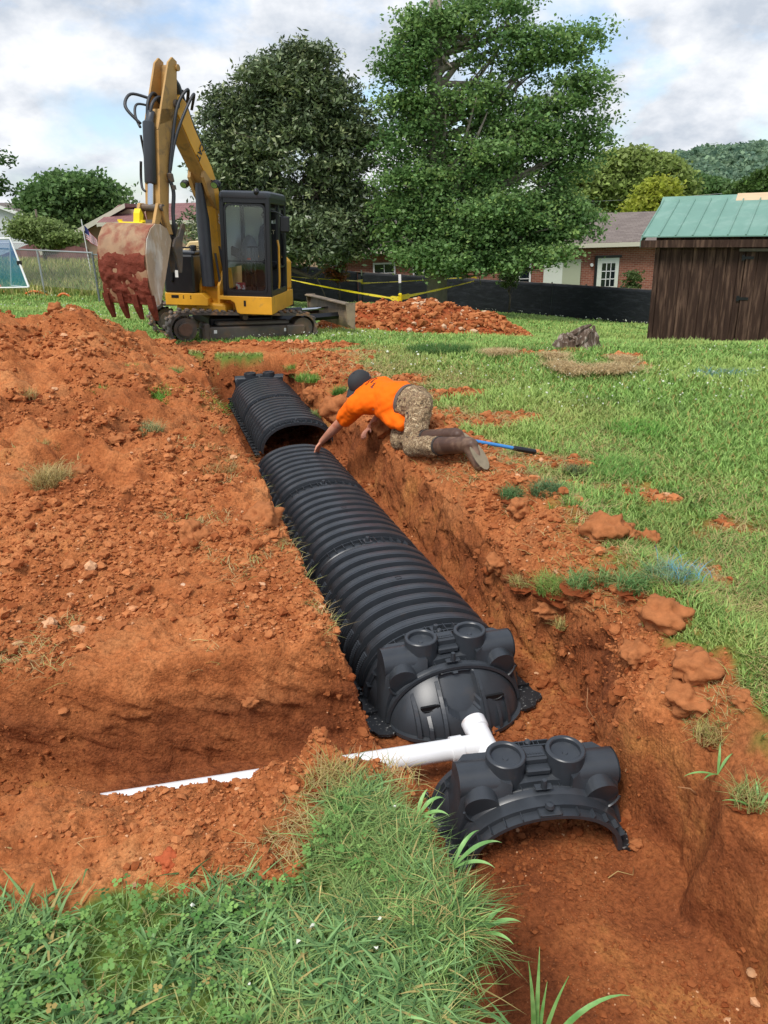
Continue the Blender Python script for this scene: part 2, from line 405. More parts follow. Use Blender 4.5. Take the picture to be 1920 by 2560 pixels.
# rows keep their y; along each row the columns crowd together where the trench walls stand
NX = len(xs)+190; X = np.zeros((len(ys), NX)); Y = np.repeat(ys[:, None], NX, 1)
px_ = np.concatenate([xs[xs < -4.2], np.arange(-4.2, 4.2, .002), xs[xs > 4.2]]); idx0 = np.interp(px_, xs, np.arange(len(xs)))
for j, yv in enumerate(ys):
    yc = min(max(yv, 0), 10.4); on = 1.0 if -1 < yv < 10.8 else 0.
    l_, r_ = float(XL(yc))-.055, float(XR(yc))+.055; cs = idx0+on*(70*(1+np.tanh((px_-l_)/.05))/1+ 0)*.6
    cs = cs+on*.5*220*(1+np.tanh((px_-r_)/.075))/2*1.0
    cs = cs*((NX-1)/cs[-1]) if False else cs-cs[0]; X[j] = np.interp(np.arange(NX)*(cs[-1]/(NX-1)), cs, px_)
Z = H(X, Y)
def n3(x, y, z, f, o, seed): return fbm(x*f+z*f*.83+3.1, y*f-z*f*1.07, o, seed)*.5+fbm(y*f*1.1+z*f*1.3, x*f+z*f*.9+7, o, seed+5)*.5
def steep(x, y, e=.03): gx, gy = (H(x+e, y, False)-H(x-e, y, False))/(2*e), (H(x, y+e, False)-H(x, y-e, False))/(2*e); s_ = np.hypot(gx, gy); return gx/(s_+1e-6), gy/(s_+1e-6), np.clip((s_-1.3)/2.0, 0, 1)
near_ = (np.abs(X) < 4.5) & (Y > .5) & (Y < 11.5); gx_, gy_, st_w = steep(X[near_], Y[near_]); xn_, yn_, zn_ = X[near_], Y[near_], Z[near_]
dw = (.055*n3(xn_, yn_, zn_, 3.4, 3, 201)+.040*n3(xn_, yn_, zn_, 9., 3, 203)+.016*n3(xn_, yn_, zn_, 26., 3, 205)+.020*np.abs(n3(xn_, yn_, zn_*2.2, 6., 2, 207)))*st_w*(.45+.55*ss(yn_, 2.2, 3.0))
X[near_] = xn_+gx_*dw; Y[near_] = yn_+gy_*dw; Z[near_] = zn_+.25*dw*st_w
nx, ny = NX, len(ys); I = np.arange(nx*ny).reshape(ny, nx)
F = np.stack([I[:-1, :-1], I[:-1, 1:], I[1:, 1:], I[1:, :-1]], -1).reshape(-1, 4)
SM = soil_mask(X, Y)
BN = bank(X, Y, False); deep = np.clip((BN-Z-.10)/.15, 0, 1)
SM = np.maximum(SM, np.clip((BN-Z-.05)/.05, 0, 1))
at_c = np.stack([SM.ravel(), deep.ravel(), np.zeros(X.size)], 1)
# procedural soil / turf-base material
GM = bpy.data.materials.new('red_clay_and_turf'); GM.use_nodes = True; t = GM.node_tree; b = t.nodes['Principled BSDF']
def gn(tp, **k): return nd(tp, t, **k)
def glink(a, bb): t.links.new(a, bb)
co = gn('ShaderNodeTexCoord').outputs['Object']
def gnoise(s, d=6, r=.6):
    n = gn('ShaderNodeTexNoise'); n.inputs['Scale'].default_value = s; n.inputs['Detail'].default_value = d; n.inputs['Roughness'].default_value = r; glink(co, n.inputs['Vector']); return n.outputs[0]
def gramp(f, stops):
    n = gn('ShaderNodeValToRGB'); glink(f, n.inputs[0]); el = n.color_ramp.elements
    while len(el) < len(stops): el.new(.5)
    for q, (p, c) in zip(el, stops): q.position = p; q.color = (*(S2L(c) if isinstance(c, str) else c), 1)
    return n.outputs[0]
def gmix(f, a, c, bt='MIX'):
    n = gn('ShaderNodeMix', data_type='RGBA', blend_type=bt)
    for v, i in ((f, 0), (a, 6), (c, 7)):
        if isinstance(v, (int, float)): n.inputs[i].default_value = v
        elif isinstance(v, tuple): n.inputs[i].default_value = (*v, 1)
        else: glink(v, n.inputs[i])
    return n.outputs[2]
A = gn('ShaderNodeAttribute'); A.attribute_name = 'col'; sp_ = gn('ShaderNodeSeparateColor'); glink(A.outputs['Color'], sp_.inputs[0])
dry = gramp(gnoise(2.2, 10, .68), [(.30, '7e4526'), (.43, 'a05e35'), (.55, 'b67244'), (.70, 'cd915e')])
fine = gramp(gnoise(55, 4, .7), [(.3, (.55, .52, .5)), (.5, (1, 1, 1)), (.72, (1.35, 1.35, 1.38))])
dry = gmix(1., dry, fine, 'MULTIPLY')
moist = gramp(gnoise(1.7, 9, .65), [(.33, '6b3a22'), (.47, '874d2c'), (.57, '9b5e36'), (.68, 'b67c44')])
moist = gmix(1., moist, fine, 'MULTIPLY')
dm = gn('ShaderNodeMapRange'); dm.inputs[1].default_value = .50; dm.inputs[2].default_value = .62; glink(gnoise(1.1, 7, .62), dm.inputs[0])
dmx = gn('ShaderNodeMath', operation='MULTIPLY'); glink(dm.outputs[0], dmx.inputs[0]); dmx.inputs[1].default_value = .75
soil = gmix(sp_.outputs[1], gmix(dmx.outputs[0], dry, moist), moist)
vo = gn('ShaderNodeTexVoronoi'); vo.inputs['Scale'].default_value = 60; glink(co, vo.inputs['Vector'])
mr = gn('ShaderNodeMapRange'); mr.inputs[1].default_value = .12; mr.inputs[2].default_value = .06; glink(vo.outputs['Distance'], mr.inputs[0])
mrs = gn('ShaderNodeMath', operation='MULTIPLY'); glink(mr.outputs[0], mrs.inputs[0]); mrs.inputs[1].default_value = .5
soil = gmix(mrs.outputs[0], soil, S2L('c99a72'))
turf = gramp(gnoise(3, 8), [(.35, '4a5a28'), (.5, '5d7430'), (.65, '788a42')])
colr = gmix(sp_.outputs[0], turf, soil)
glink(colr, b.inputs['Base Color']); b.inputs['Roughness'].default_value = .93; b.inputs['Specular IOR Level'].default_value = .15
bp = gn('ShaderNodeBump'); bp.inputs['Strength'].default_value = .9; bp.inputs['Distance'].default_value = .012; glink(gnoise(38, 8, .72), bp.inputs['Height'])
vb = gn('ShaderNodeTexVoronoi'); vb.inputs['Scale'].default_value = 85; glink(co, vb.inputs['Vector'])
bp2 = gn('ShaderNodeBump'); bp2.inputs['Strength'].default_value = .5; bp2.inputs['Distance'].default_value = .006; bp2.invert = True; glink(vb.outputs['Distance'], bp2.inputs['Height'])
glink(bp.outputs[0], bp2.inputs['Normal']); glink(bp2.outputs[0], b.inputs['Normal'])
ground = np_mesh('ground', np.stack([X.ravel(), Y.ravel(), Z.ravel()], 1), F, GM, smooth=True, cols=at_c)
tag(ground, kind='structure')
# ------------------------------------------------------------------ loose crumbs of clay (nobody could count them)
def wedge(n, y0, y1, power=1.0, margin=.62):
    """points spread over the part of the ground the photograph sees; density falls with distance"""
    u = RNG.random(n); y = y0*(y1/y0)**u if power == 0 else (y0**power+(y1**power-y0**power)*u)**(1/power)
    x = (RNG.random(n)*2-1)*margin*(y+.4)
    return x, y
def ico(sub):
    import bmesh
    bm = bmesh.new(); bmesh.ops.create_icosphere(bm, subdivisions=sub, radius=1); V = np.array([v.co[:] for v in bm.verts]); F_ = np.array([[v.index for v in f.verts] for f in bm.faces]); bm.free(); return V, F_
IV1, IF1 = ico(1); IV2, IF2 = ico(2); IV3, IF3 = ico(3); IV4, IF4 = ico(4)
def clods(P, R, cols, base=1, flat=.75, rough=.28):
    IV, IF = {1: (IV1, IF1), 2: (IV2, IF2), 3: (IV3, IF3), 4: (IV4, IF4)}[base]
    n = len(P); k = len(IV); nv = 12
    var = []
    for q in range(nv):
        d = 1+rough*RNG.standard_normal(k) if base == 1 else 1+rough*np.array([mnoise.noise(Vector(p)*1.7+Vector((q*7.3, q, 0)))+.5*mnoise.noise(Vector(p)*4.1+Vector((0, q*3.3, 1))) for p in IV])*1.6
        var.append(IV*d[:, None])
    var = np.array(var); sel = RNG.integers(0, nv, n); ang = RNG.random(n)*6.283
    V = var[sel].copy(); sc_ = R[:, None]*np.stack([.75+RNG.random(n)*.6, .75+RNG.random(n)*.6, flat*(.7+RNG.random(n)*.6)], 1)
    V = V*sc_[:, None, :]; c = np.cos(ang)[:, None]; s_ = np.sin(ang)[:, None]
    V = np.stack([V[..., 0]*c-V[..., 1]*s_, V[..., 0]*s_+V[..., 1]*c, V[..., 2]], -1)+P[:, None, :]
    F_ = IF[None]+(np.arange(n)*k)[:, None, None]
    return V.reshape(-1, 3), F_.reshape(-1, 3), np.repeat(cols, k, 0)
def normal_slope(x, y, e=.02): return (H(x+e, y)-H(x-e, y))/(2*e), (H(x, y+e)-H(x, y-e))/(2*e)
def lerp(a, b_, t_): return a+(b_-a)*t_
C1 = np.array(S2L('8b4c2a')); C2 = np.array(S2L('bb794c')); C3 = np.array(S2L('c99a74')); C4 = np.array(S2L('794022'))
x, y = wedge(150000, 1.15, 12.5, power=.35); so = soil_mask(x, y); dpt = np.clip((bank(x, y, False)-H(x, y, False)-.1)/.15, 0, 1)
clus = ss(fbm(x*1.7, y*1.7, 3, 91)+.25*RNG.random(len(x)), -.22, .25)
keep = (so > .5) & (RNG.random(len(x)) < clus*np.where(dpt > .5, .6, 1.0))
x, y, dpt = x[keep], y[keep], dpt[keep]
r = (.0020+.0011*y)*(RNG.random(len(x))**-.42)*.8; r = np.minimum(r, np.where(y < 2.3, .015, .026+.002*y)); r[(y < 2.3)] *= .8
z = H(x, y)+r*.25
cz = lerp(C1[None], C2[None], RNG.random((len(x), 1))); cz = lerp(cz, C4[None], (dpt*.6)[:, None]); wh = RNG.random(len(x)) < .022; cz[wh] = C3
big = r > .011+.0016*y
Va, Fa, ca = clods(np.stack([x, y, z], 1)[~big], r[~big], cz[~big]); Vb, Fb, cb = clods(np.stack([x, y, z], 1)[big], r[big]*.9, cz[big], base=2, rough=.42)
V = np.concatenate([Va, Vb]); F_ = np.concatenate([Fa, Fb+len(Va)]); cc_ = np.concatenate([ca, cb])
CM = mat('clay_crumb', (.3, .1, .04), rough=.95, spec=.1, attr='col', var=.25, vscale=30, bump=.6, bscale=60, bdist=.006)
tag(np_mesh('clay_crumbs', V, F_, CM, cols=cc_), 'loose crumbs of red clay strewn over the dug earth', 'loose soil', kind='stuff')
# ------------------------------------------------------------------ septic leaching chambers
BLK = mat('black_plastic', '33373c', rough=.34, spec=.5, var=.18, vscale=9, bump=.12, bscale=240, bdist=.001, col2='4a4038', c2pos=(.60, .85), c2scale=6)
BLKD = mat('black_plastic_recess', '101113', rough=.55, spec=.4)
BLKF = mat('scuffed_black_plastic', '1e2023', rough=.5, spec=.5, col2='8f8f8c', c2pos=(.60, .66), c2scale=60, var=.3, vscale=12)
CA, CH = .415, .325                     # half width and height of the arch
def arch(t_, a=CA, h=CH, n=2.25):
    c = math.cos(math.pi*t_); s_ = math.sin(math.pi*t_)
    return (-a*math.copysign(abs(c)**(2/n), c), h*max(s_, 0)**(2/n))
RP = .1235; R0 = .105; NR = 9; CL = 1.22
def rib_off(y):
    """how far the wall stands in from the rib crests at length y"""
    if y < R0: return .036
    q = ((y-R0) % RP)/RP
    if q < .06: return .042*(1-q/.06)
    if q < .58:
        if abs(q-.16) < .012 or abs(q-.47) < .012: return .0035
        return -.002*math.sin((q-.06)/.52*math.pi)
    if q < .66: return .042*(q-.58)/.08
    return .042
def chamber_body():
    mb = MB(); ysamp = [0, .01, .05, .095]
    for k in range(NR):
        y0 = R0+k*RP
        for q in (.0, .015, .06, .075, .11, .145, .16, .175, .30, .455, .47, .485, .55, .575, .59, .65, .67, .85): ysamp.append(y0+q*RP)
    ysamp = [y for y in ysamp if y < CL]+[CL]
    nu = 56; rings = []
    for y in ysamp:
        o = rib_off(y); ring = []
        for i in range(nu+1):
            u = i/nu; el = math.sin(math.pi*u)           # 0 at the base, 1 at the crown
            oo = o
            if el < .60 and o < .02: oo = o+.011*ss(np.array(.60-el), 0, .04).item()
            x, z = arch(u, CA-oo, CH-oo)
            ring.append((x, y, max(z, .012)))
        rings.append(ring)
    mb.loft(rings, cap=False, cyc=False)
    inner = [[arch(i/nu, CA-.05, CH-.05) for i in range(nu+1)] for _ in (0, 1)]
    mb.loft([[(x, yy, max(z, .012)) for x, z in inner[0]] for yy in (0.002, CL-.002)], cap=False, cyc=False)
    for yy in (0., CL): # close the wall thickness at both ends
        mb.loft([[(*((arch(i/nu, CA-rib_off(yy), CH-rib_off(yy))[0], yy, max(arch(i/nu, CA-rib_off(yy), CH-rib_off(yy))[1], .012)))[:3],) for i in range(nu+1)],
                 [(inner[0][i][0], yy, max(inner[0][i][1], .012)) for i in range(nu+1)]], cap=False, cyc=False)
    return mb
def chamber_parts(root):
    chamber_body().build('arch_shell', BLK, root, smooth=True, auto=rad(38))
    for s_ in (-1, 1):
        fl = MB()
        fl.box((s_*(CA+.012), CL/2, .008), (.055, CL, .016), ch=.004)
        for k in range(10): fl.box((s_*(CA+.012), .06+k*.122, .02), (.05, .006, .022))
        fl.build('base_flange', BLKF, root)
    for s_ in (-1, 1):
        lv = MB()
        for k in range(NR):
            yc = R0+k*RP+RP*.32
            for j in range(13):
                u = .035+j*.0115; x, z = arch(u, CA-.008, CH-.008); x2, z2 = arch(u+.004, CA-.008, CH-.008)
                for q in range(4):
                    w_ = RP*.075; yy = yc+(q-1.5)*RP*.10
                    lv.box((s_*abs(x), yy, z), (.010, w_, .0035))
            # slanting stiffener between the ribs
            pts = [(s_*abs(arch(u, CA-.020, CH-.020)[0]), yc+RP*(.50+(.30-u)*.5), arch(u, CA-.02, CH-.02)[1]) for u in (.03, .07, .11, .15, .19)]
            lv.tube(pts, .004, 4)
        lv.build('side_louvers', BLK, root)
    cl = MB(); n = 40
    for (y0, y1, rr) in ((.004, .016, .012), (.078, .086, .02)):
        rings = []
        for i in range(n+1):
            u = .04+.92*i/n; a_ = arch(u, CA-.037, CH-.037); b_ = arch(u, CA-.037+rr, CH-.037+rr)
            rings.append([(a_[0], y0, a_[1]), (b_[0], y0, b_[1]), (b_[0], y1, b_[1]), (a_[0], y1, a_[1])])
        cl.loft(rings)
    for u in (.28, .33, .38, .43, .47, .53, .57, .62, .67, .72):
        a_ = arch(u, CA-.032, CH-.032); b_ = arch(u, CA-.012, CH-.012)
        th = math.atan2(b_[0]-a_[0], b_[1]-a_[1])
        cl.box(((a_[0]+b_[0])/2, .045, (a_[1]+b_[1])/2), (.0035, .075, .024), R=Matrix.Rotation(th, 3, 'Y'))
    c_ = cl.build('coupling_collar', BLK, root)
    kb = MB(); kb.box((0, .045, CH-.022), (.05, .07, .008), ch=.002); kb.lathe([(.0, .03), (.012, .028), (.016, .018), (.015, 0)], c=(0, .045, CH-.02), n=16)
    kb.build('locking_knob', BLK, c_, smooth=True, auto=rad(35))
    ip = MB(); yc = R0+4*RP+RP*.32; ip.lathe([(.0, .0006), (.021, .0006), (.021, -.004)], c=(.0, yc, CH+.001), n=24)
    ip.build('inspection_port', BLKD, root)
def place_unit(root, front, back):
    """local +y runs from the front (near) end to the back"""
    d = back-front; root.location = front; root.rotation_euler = (math.atan2(d.z, math.hypot(d.x, d.y)), 0, math.atan2(-d.x, d.y))
chamber = thing('leaching_chamber', 'ribbed black arch chamber nearest the camera, coupled behind the closed end cap', 'drainage chamber', group='ribbed black chambers laid end to end in the trench')
chamber_parts(chamber)
def cpt(s_): # the line of the first three chambers
    return Vector((.262-.297*s_, 3.37+.955*s_, FLOOR+.012))
place_unit(chamber, cpt(0), cpt(CL))
for k, lab in ((1, 'ribbed black arch chamber in the middle of the coupled run of three'), (2, 'ribbed black arch chamber touched by the man in the orange shirt')):
    c = copy_tree(chamber); place_unit(c, cpt(CL*k), cpt(CL*(k+1))); c['label'] = lab
fA = Vector((-.86, 7.55, FLOOR+.05)); dirB = Vector((-.32, .947, 0)).normalized()
for k, lab in ((0, 'ribbed black arch chamber with open dark mouth just beyond the gap'), (1, 'farthest ribbed black arch chamber, coupled to the far end cap')):
    c = copy_tree(chamber); d2 = Vector((-.285, .958, .0)).normalized() if k == 0 else Vector((-.285, .958, 0)).normalized()
    place_unit(c, fA+d2*CL*k, fA+d2*CL*(k+1)); c['label'] = lab
FARCAP = fA+d2*CL*2
# ------------------------------------------------------------------ end caps
def cap_parts(root, panel=True):
    """front looks to -y; origin at the middle of the base"""
    hd = MB(); n = 48
    # hood: steps of the arch from the front rim to the back collar
    prof = [(-.118, .318, .252), (-.105, .328, .262), (-.085, .332, .266), (-.083, .316, .250), (-.060, .316, .250), (-.057, .340, .274), (-.02, .350, .284), (.06, .372, .296),
            (.062, .372, .286), (.10, .370, .284), (.103, .388, .300), (.125, .390, .302)]
    rings = []
    for (y, a_, h_) in prof: rings.append([(arch(i/n, a_, h_, 2.1)[0], y, max(arch(i/n, a_, h_, 2.1)[1], .01)) for i in range(n+1)])
    back = [[(arch(i/n, q_, q_-.07, 2.1)[0], y, max(arch(i/n, q_, q_-.07, 2.1)[1], .01)) for i in range(n+1)] for y, q_ in ((.125, .345), (-.118, .300))]
    hd.loft(rings+back, cap=False, closed=True, cyc=False)
    hd.build('arch_hood', BLK, root, smooth=True, auto=rad(32))
    for row in (0, 1):
      fn_ = MB()
      for u in np.linspace(.10, .90, 13):
        (y0, y1, ra, rb) = ((-.083, -.058, .318, .338), (.062, .103, .372, .390))[row]
        a_ = arch(u, ra, ra-.08, 2.1); b_ = arch(u, rb, rb-.08, 2.1); th = math.atan2(b_[0]-a_[0], b_[1]-a_[1])
        fn_.box(((a_[0]+b_[0])/2, (y0+y1)/2, (a_[1]+b_[1])/2), (.003, y1-y0, .026), R=Matrix.Rotation(th, 3, 'Y'))
      # a thin web joins the fins of a row
      rr_ = [arch(u, ((.322, .376)[row]), ((.252, .300)[row]), 2.1) for u in np.linspace(.08, .92, 30)]; yy = (-.0705, .0825)[row]
      fn_.tube([(p[0], yy, p[1]) for p in rr_], .004, 5)
      fn_.build('stiffening_fins', BLK, root)
    for s_ in (-1, 1):
        hs = MB()
        # shoulder housing: walls going down to the base under the side stubs
        x0, x1 = .125, .312; k = 10
        def sec(z, x1, g):
            xi = max(.12, .316*math.sqrt(max(0, 1-(z/.252)**2))-.004); xi = min(xi, x1-.02)
            return [(s_*x, y, z) for x, y in [(xi, -.09), (xi+(x1-xi)*.3, -.100-g), (x1-(x1-xi)*.25, -.100-g), (x1, -.075-g*.5), (x1+.004, -.02), (x1+.004, .07), (x1-.02, .10), (xi, .10)]]
        hs.loft([sec(.0, .352, .010), sec(.05, .345, .006), sec(.10, .336, .0), sec(.15, .328, -.004), sec(.20, .32, -.008), sec(.24, .315, -.014), sec(.27, .31, -.03), sec(.30, .29, -.05)])
        hs.build('shoulder_housing', BLK, root, smooth=True, auto=rad(40))
        sp = MB()
        sp.cyl((s_*.13, .005, .255), (s_*.318, .005, .255), .076, 28)
        sp.lathe([(.062, 0), (.070, .006), (.076, .006)], c=(s_*.318, .005, .255), axis='x', n=28)
        sp.build('side_stub', BLK, root, smooth=True, auto=rad(35))
        fs_ = MB(); fs_.cyl((s_*.232, .0, .232), (s_*.240, -.108, .212), .066, 28)
        arc = [(s_*.236+math.cos(t_)*.075, -.108, .212+math.sin(t_)*.075) for t_ in np.linspace(math.pi*1.06, math.pi*1.94, 14)]
        fs_.tube(arc, .006, 5)
        fs_.build('front_stub', BLK, root, smooth=True, auto=rad(35))
        cu = MB(); cu.lathe([(.083, .22), (.078, .33), (.078, .362), (.074, .366), (.063, .366), (.059, .362), (.058, .344), (.050, .341), (.030, .3395), (.012, .339), (.010, .342), (.0, .342)], c=(s_*.121, .015, 0), n=36)
        cu.build('top_stub', BLK, root, smooth=True, auto=rad(35))
    sd_ = MB(); sd_.box((0, .035, .318), (.10, .075, .05), ch=.008); sd_.box((0, .03, .345), (.075, .045, .006), ch=.002); sd_.box((0, -.02, .300), (.10, .04, .03), ch=.006)
    for j in range(6): sd_.box((-.028+.011*j, .022, .3495), (.007, .010, .002))
    for q in range(5): sd_.box((-.04+.02*q, .09, .312), (.003, .05, .03))
    sd_.box((0, .085, .318), (.20, .006, .022)); sd_.box((0, .117, .312), (.17, .006, .02))
    sd_.build('saddle', BLK, root, smooth=False)
    kb = MB(); kb.lathe([(.0, .022), (.009, .021), (.014, .014), (.014, 0)], c=(0, .11, .312), n=16); kb.build('locking_knob', BLK, root, smooth=True, auto=rad(35)); kb = MB(); kb.box((0, -.095, .282), (.07, .03, .008), ch=.003)
    kb.lathe([(.0, .042), (.009, .042), (.011, .030), (.013, 0)], c=(0, -.10, .282), n=16); kb.build('locking_knob', BLK, root, smooth=True, auto=rad(35))
    # base flange with a scalloped edge
    for s_ in (-1, 1):
        fl = MB()
        o = [(.30, .15), (.405, .15), (.412, .08), (.402, .07), (.418, -.02), (.425, -.08), (.448, -.115), (.442, -.15), (.405, -.165), (.385, -.20), (.33, -.215), (.30, -.20)]
        fl.prism([(s_*a_, b_) for a_, b_ in o], 0.0, .014, 'xy')
        fl.box((s_*.365, .11, .02), (.09, .006, .02)); fl.box((s_*.375, -.04, .02), (.09, .006, .02)); fl.box((s_*.405, .145, .025), (.018, .018, .04), ch=.003)
        fl.build('base_flange', BLKF, root)
    if panel:
        pm = MB(); a_, h_ = .318, .252
        def bul(x): return .215*math.sqrt(max(0, 1-(x/a_)**2))
        def surf(x, z):
            """y of the bulging front at (x, z)"""
            hh = h_*math.sqrt(max(0, 1-(x/a_)**2)); q = 1-min(1, z/max(hh, 1e-4))
            y = -.112-bul(x)*(math.sin(q*math.pi/2)**.85)
            # U shaped pocket below the knob
            dx = abs(x)/.078; zc = .150; inside = dx < 1 and z > zc-.062*math.sqrt(max(0, 1-dx*dx)) and z < h_*.93
            if inside: y = min(y+.050, -.125)
            return y
        def fn(u, v):
            x = -a_*math.cos(math.pi*u); hh = h_*math.sqrt(max(0, 1-(x/a_)**2)); z = hh*v
            return (x, surf(x, z), z+.004)
        pm.grid(fn, 90, 44)
        p = pm.build('front_panel', BLK, root, smooth=True, auto=rad(35))
        for (x, zt) in ((-.100, .235), (.100, .235), (-.215, .185), (-.165, .115), (.215, .15), (.165, .115)):
            rb = MB(); zs = np.linspace(.0, zt, 14)
            L_ = [(x-.010, surf(x-.010, z), z) for z in zs]; R_ = [(x+.010, surf(x+.010, z), z) for z in zs]
            d = [.022*min(1, (zt-z)/.05) for z in zs]
            rb.loft([[(l[0], l[1]+.004, l[2]), (l[0]+.002, l[1]-q, l[2]), (r_[0]-.002, r_[1]-q, r_[2]), (r_[0], r_[1]+.004, r_[2])] for l, r_, q in zip(L_, R_, d)])
            rb.build('panel_rib', BLK, p)
        for s_ in (-1, 1):
            bs = MB()
            arc = [(s_*.155+math.cos(t_)*.042, surf(s_*.155, .13)-.008, .150+math.sin(t_)*.026) for t_ in np.linspace(math.pi, 2*math.pi, 12)]
            bs.tube(arc, .005, 5); bs.prism([(q[0], q[2]) for q in arc], arc[0][1]-.001, arc[0][1]+.012, 'xz'); bs.build('pipe_knockout', BLKD, p)
        bs = MB(); bs.lathe([(.0, -.006), (.006, -.006), (.010, 0)], c=(0, -.13, .19), axis='y', n=16)
        bs.build('pipe_knockout', BLKD, p)
        lp = MB(); pts = []
        for x in np.linspace(-.314, .314, 40): pts.append((x, -.112-bul(x)-.012, .008))
        lp.loft([[(q[0], q[1]+.03, .0), (q[0]*1.02, q[1]-.012, .0), (q[0]*1.02, q[1]-.012, .018), (q[0], q[1]+.02, .018)] for q in pts]); lp.build('panel_lip', BLK, p)
        rim = MB(); rings = []
        for i in range(n+1):
            u = .02+.96*i/n; a1 = arch(u, .318, .252, 2.1); a2 = arch(u, .333, .266, 2.1)
            rings.append([(a1[0], -.118, a1[1]), (a1[0], -.134, a1[1]), (a2[0], -.134, a2[1]), (a2[0], -.118, a2[1])])
        rim.loft(rings); rim.build('panel_rim', BLK, root)
    else:
        rim = MB(); rings = []
        for i in range(n+1):
            u = i/n; a1 = arch(u, .300, .236, 2.1); a2 = arch(u, .322, .256, 2.1)
            rings.append([(a1[0], -.150, max(a1[1], .0)), (a1[0], -.166, max(a1[1], 0)), (a2[0], -.166, max(a2[1], 0)), (a2[0], -.110, max(a2[1], 0)), (a1[0], -.110, max(a1[1], 0))])
        rim.loft(rings)
        rings = []
        for i in range(n+1):
            u = i/n; a1 = arch(u, .284, .220, 2.1); a2 = arch(u, .302, .236, 2.1)
            rings.append([(a1[0], -.196, max(a1[1], 0)), (a1[0], -.204, max(a1[1], 0)), (a2[0], -.204, max(a2[1], 0)), (a2[0], -.150, max(a2[1], 0)), (a1[0], -.150, max(a1[1], 0))])
        rim.loft(rings)
        for u in np.linspace(.12, .88, 12):
            a1 = arch(u, .300, .234, 2.1); a2 = arch(u, .325, .258, 2.1); th = math.atan2(a2[0]-a1[0], a2[1]-a1[1])
            rim.box(((a1[0]+a2[0])/2, -.182, (a1[1]+a2[1])/2-.012), (.003, .042, .030), R=Matrix.Rotation(th, 3, 'Y'))
        rim.lathe([(.0, .016), (.014, .012), (.019, 0), (.014, -.012)], c=(0, -.175, .262), n=16)
        rim.box((0, -.18, .240), (.09, .045, .010), ch=.003)
        rim.build('open_collar', BLK, root, smooth=True, auto=rad(32))
cap1 = thing('end_cap', 'black end cap with closed bulging ribbed front, behind the white tee', 'end cap', group='black end caps of the chambers')
cap_parts(cap1, True); cap1.scale = (1.04, 1.0, 1.02); cap1.location = (.285, 3.24, FLOOR+.02); cap1.rotation_euler = (rad(1), 0, rad(14))
cap2 = thing('end_cap', 'loose black end cap with open arch lying alone in the near trench', 'end cap', group='black end caps of the chambers')
cap_parts(cap2, False); cap2.scale = (.99, 1.0, .90); cap2.location = (.555, 2.40, FLOOR+.03); cap2.rotation_euler = (rad(3), rad(1.0), rad(7)); 
cap3 = thing('end_cap', 'farthest black end cap, seen from behind at the deep end of the trench', 'end cap', group='black end caps of the chambers')
cap_parts(cap3, True); cap3.location = (FARCAP.x-.03, FARCAP.y+.10, FARCAP.z); cap3.rotation_euler = (0, 0, math.pi+rad(8))
# ------------------------------------------------------------------ white pipe and tee
WP = mat('white_plastic', (.78, .79, .80), rough=.3, spec=.5, var=.05, vscale=8, col2=(.55, .38, .28), c2pos=(.60, .74), c2scale=7, bump=.05, bscale=60)
PR = .046
pa = Vector((-1.75, 2.27, -.45)); pb = Vector((.305, 2.665, -.45)); pd = (pb-pa).normalized()
pm = MB(); pts = [pa+pd*((pb-pa).length*k/6) for k in range(7)]; pm.tube(pts, PR, 32)
pipe = pm.build('drain_pipe', WP, None, smooth=True, auto=rad(40)); tag(pipe, 'long white plastic drain pipe half buried in the side trench', 'pipe')
tp = thing('pipe_tee', 'white plastic tee fitting between the two near end caps', 'pipe fitting', loc=pb)
tm = MB(); run = Vector((-.30, .955, .30)).normalized(); pdl = pd
def socket(mb_, a_, d_, L_):
    mb_.tube([a_, a_+d_*L_], PR+.004, 32, cap=False); mb_.tube([a_+d_*(L_-.055), a_+d_*L_, a_+d_*(L_+.002), a_+d_*(L_+.002), a_+d_*(L_-.01)], [PR+.009, PR+.010, PR+.008, PR+.001, PR], 32, cap=True)
tc_ = pdl*.10
tm.tube([pdl*-.05, pdl*0.0, pdl*.001, tc_], [PR+.008, PR+.009, PR+.003, PR+.003], 32)
tm.tube([tc_-run*.10, tc_+run*.085], PR+.004, 32)
o1 = tm.build('tee_body', WP, tp, smooth=True, auto=rad(40))
s1 = MB(); s1.tube([tc_+run*.075, tc_+run*.08, tc_+run*.125, tc_+run*.128, tc_+run*.128, tc_+run*.06], [PR+.004, PR+.009, PR+.010, PR+.008, PR+.001, PR], 32); s1.build('hub', WP, tp, smooth=True, auto=rad(40))
dn = Vector((.35, -.93, -.25)).normalized()
s2 = MB(); s2.tube([tc_, tc_+dn*.10], PR+.004, 32); s2.tube([tc_+dn*.09, tc_+dn*.095, tc_+dn*.15], [PR+.004, PR+.009, PR+.010], 32); s2.build('hub', WP, tp, smooth=True, auto=rad(40))
# ------------------------------------------------------------------ excavator
YEL = mat('machine_yellow', 'dfa32c', rough=.42, spec=.5, var=.12, vscale=4, col2='8d7450', c2pos=(.60, .74), c2scale=3.2, bump=.05, bscale=50)
TAN = mat('dull_yellow', 'b58d50', rough=.55, var=.2, vscale=4, col2='7d6648', c2pos=(.55, .70), c2scale=5)
CRM = mat('cream_cover', 'd9c08a', rough=.5, var=.1, vscale=4)
BK = mat('cab_black', '17181b', rough=.35, spec=.5, var=.15, vscale=5, col2='2e2c2a', c2pos=(.6, .8), c2scale=6)
STEEL = mat('worn_steel', '5d564f', rough=.6, metal=.2, var=.25, vscale=6, col2='6e5a48', c2pos=(.48, .62), c2scale=5, bump=.2, bscale=40)
TRK = mat('muddy_rubber', '56504a', rough=.85, var=.3, vscale=9, col2='8a6a4c', c2pos=(.50, .64), c2scale=9, bump=.4, bscale=50)
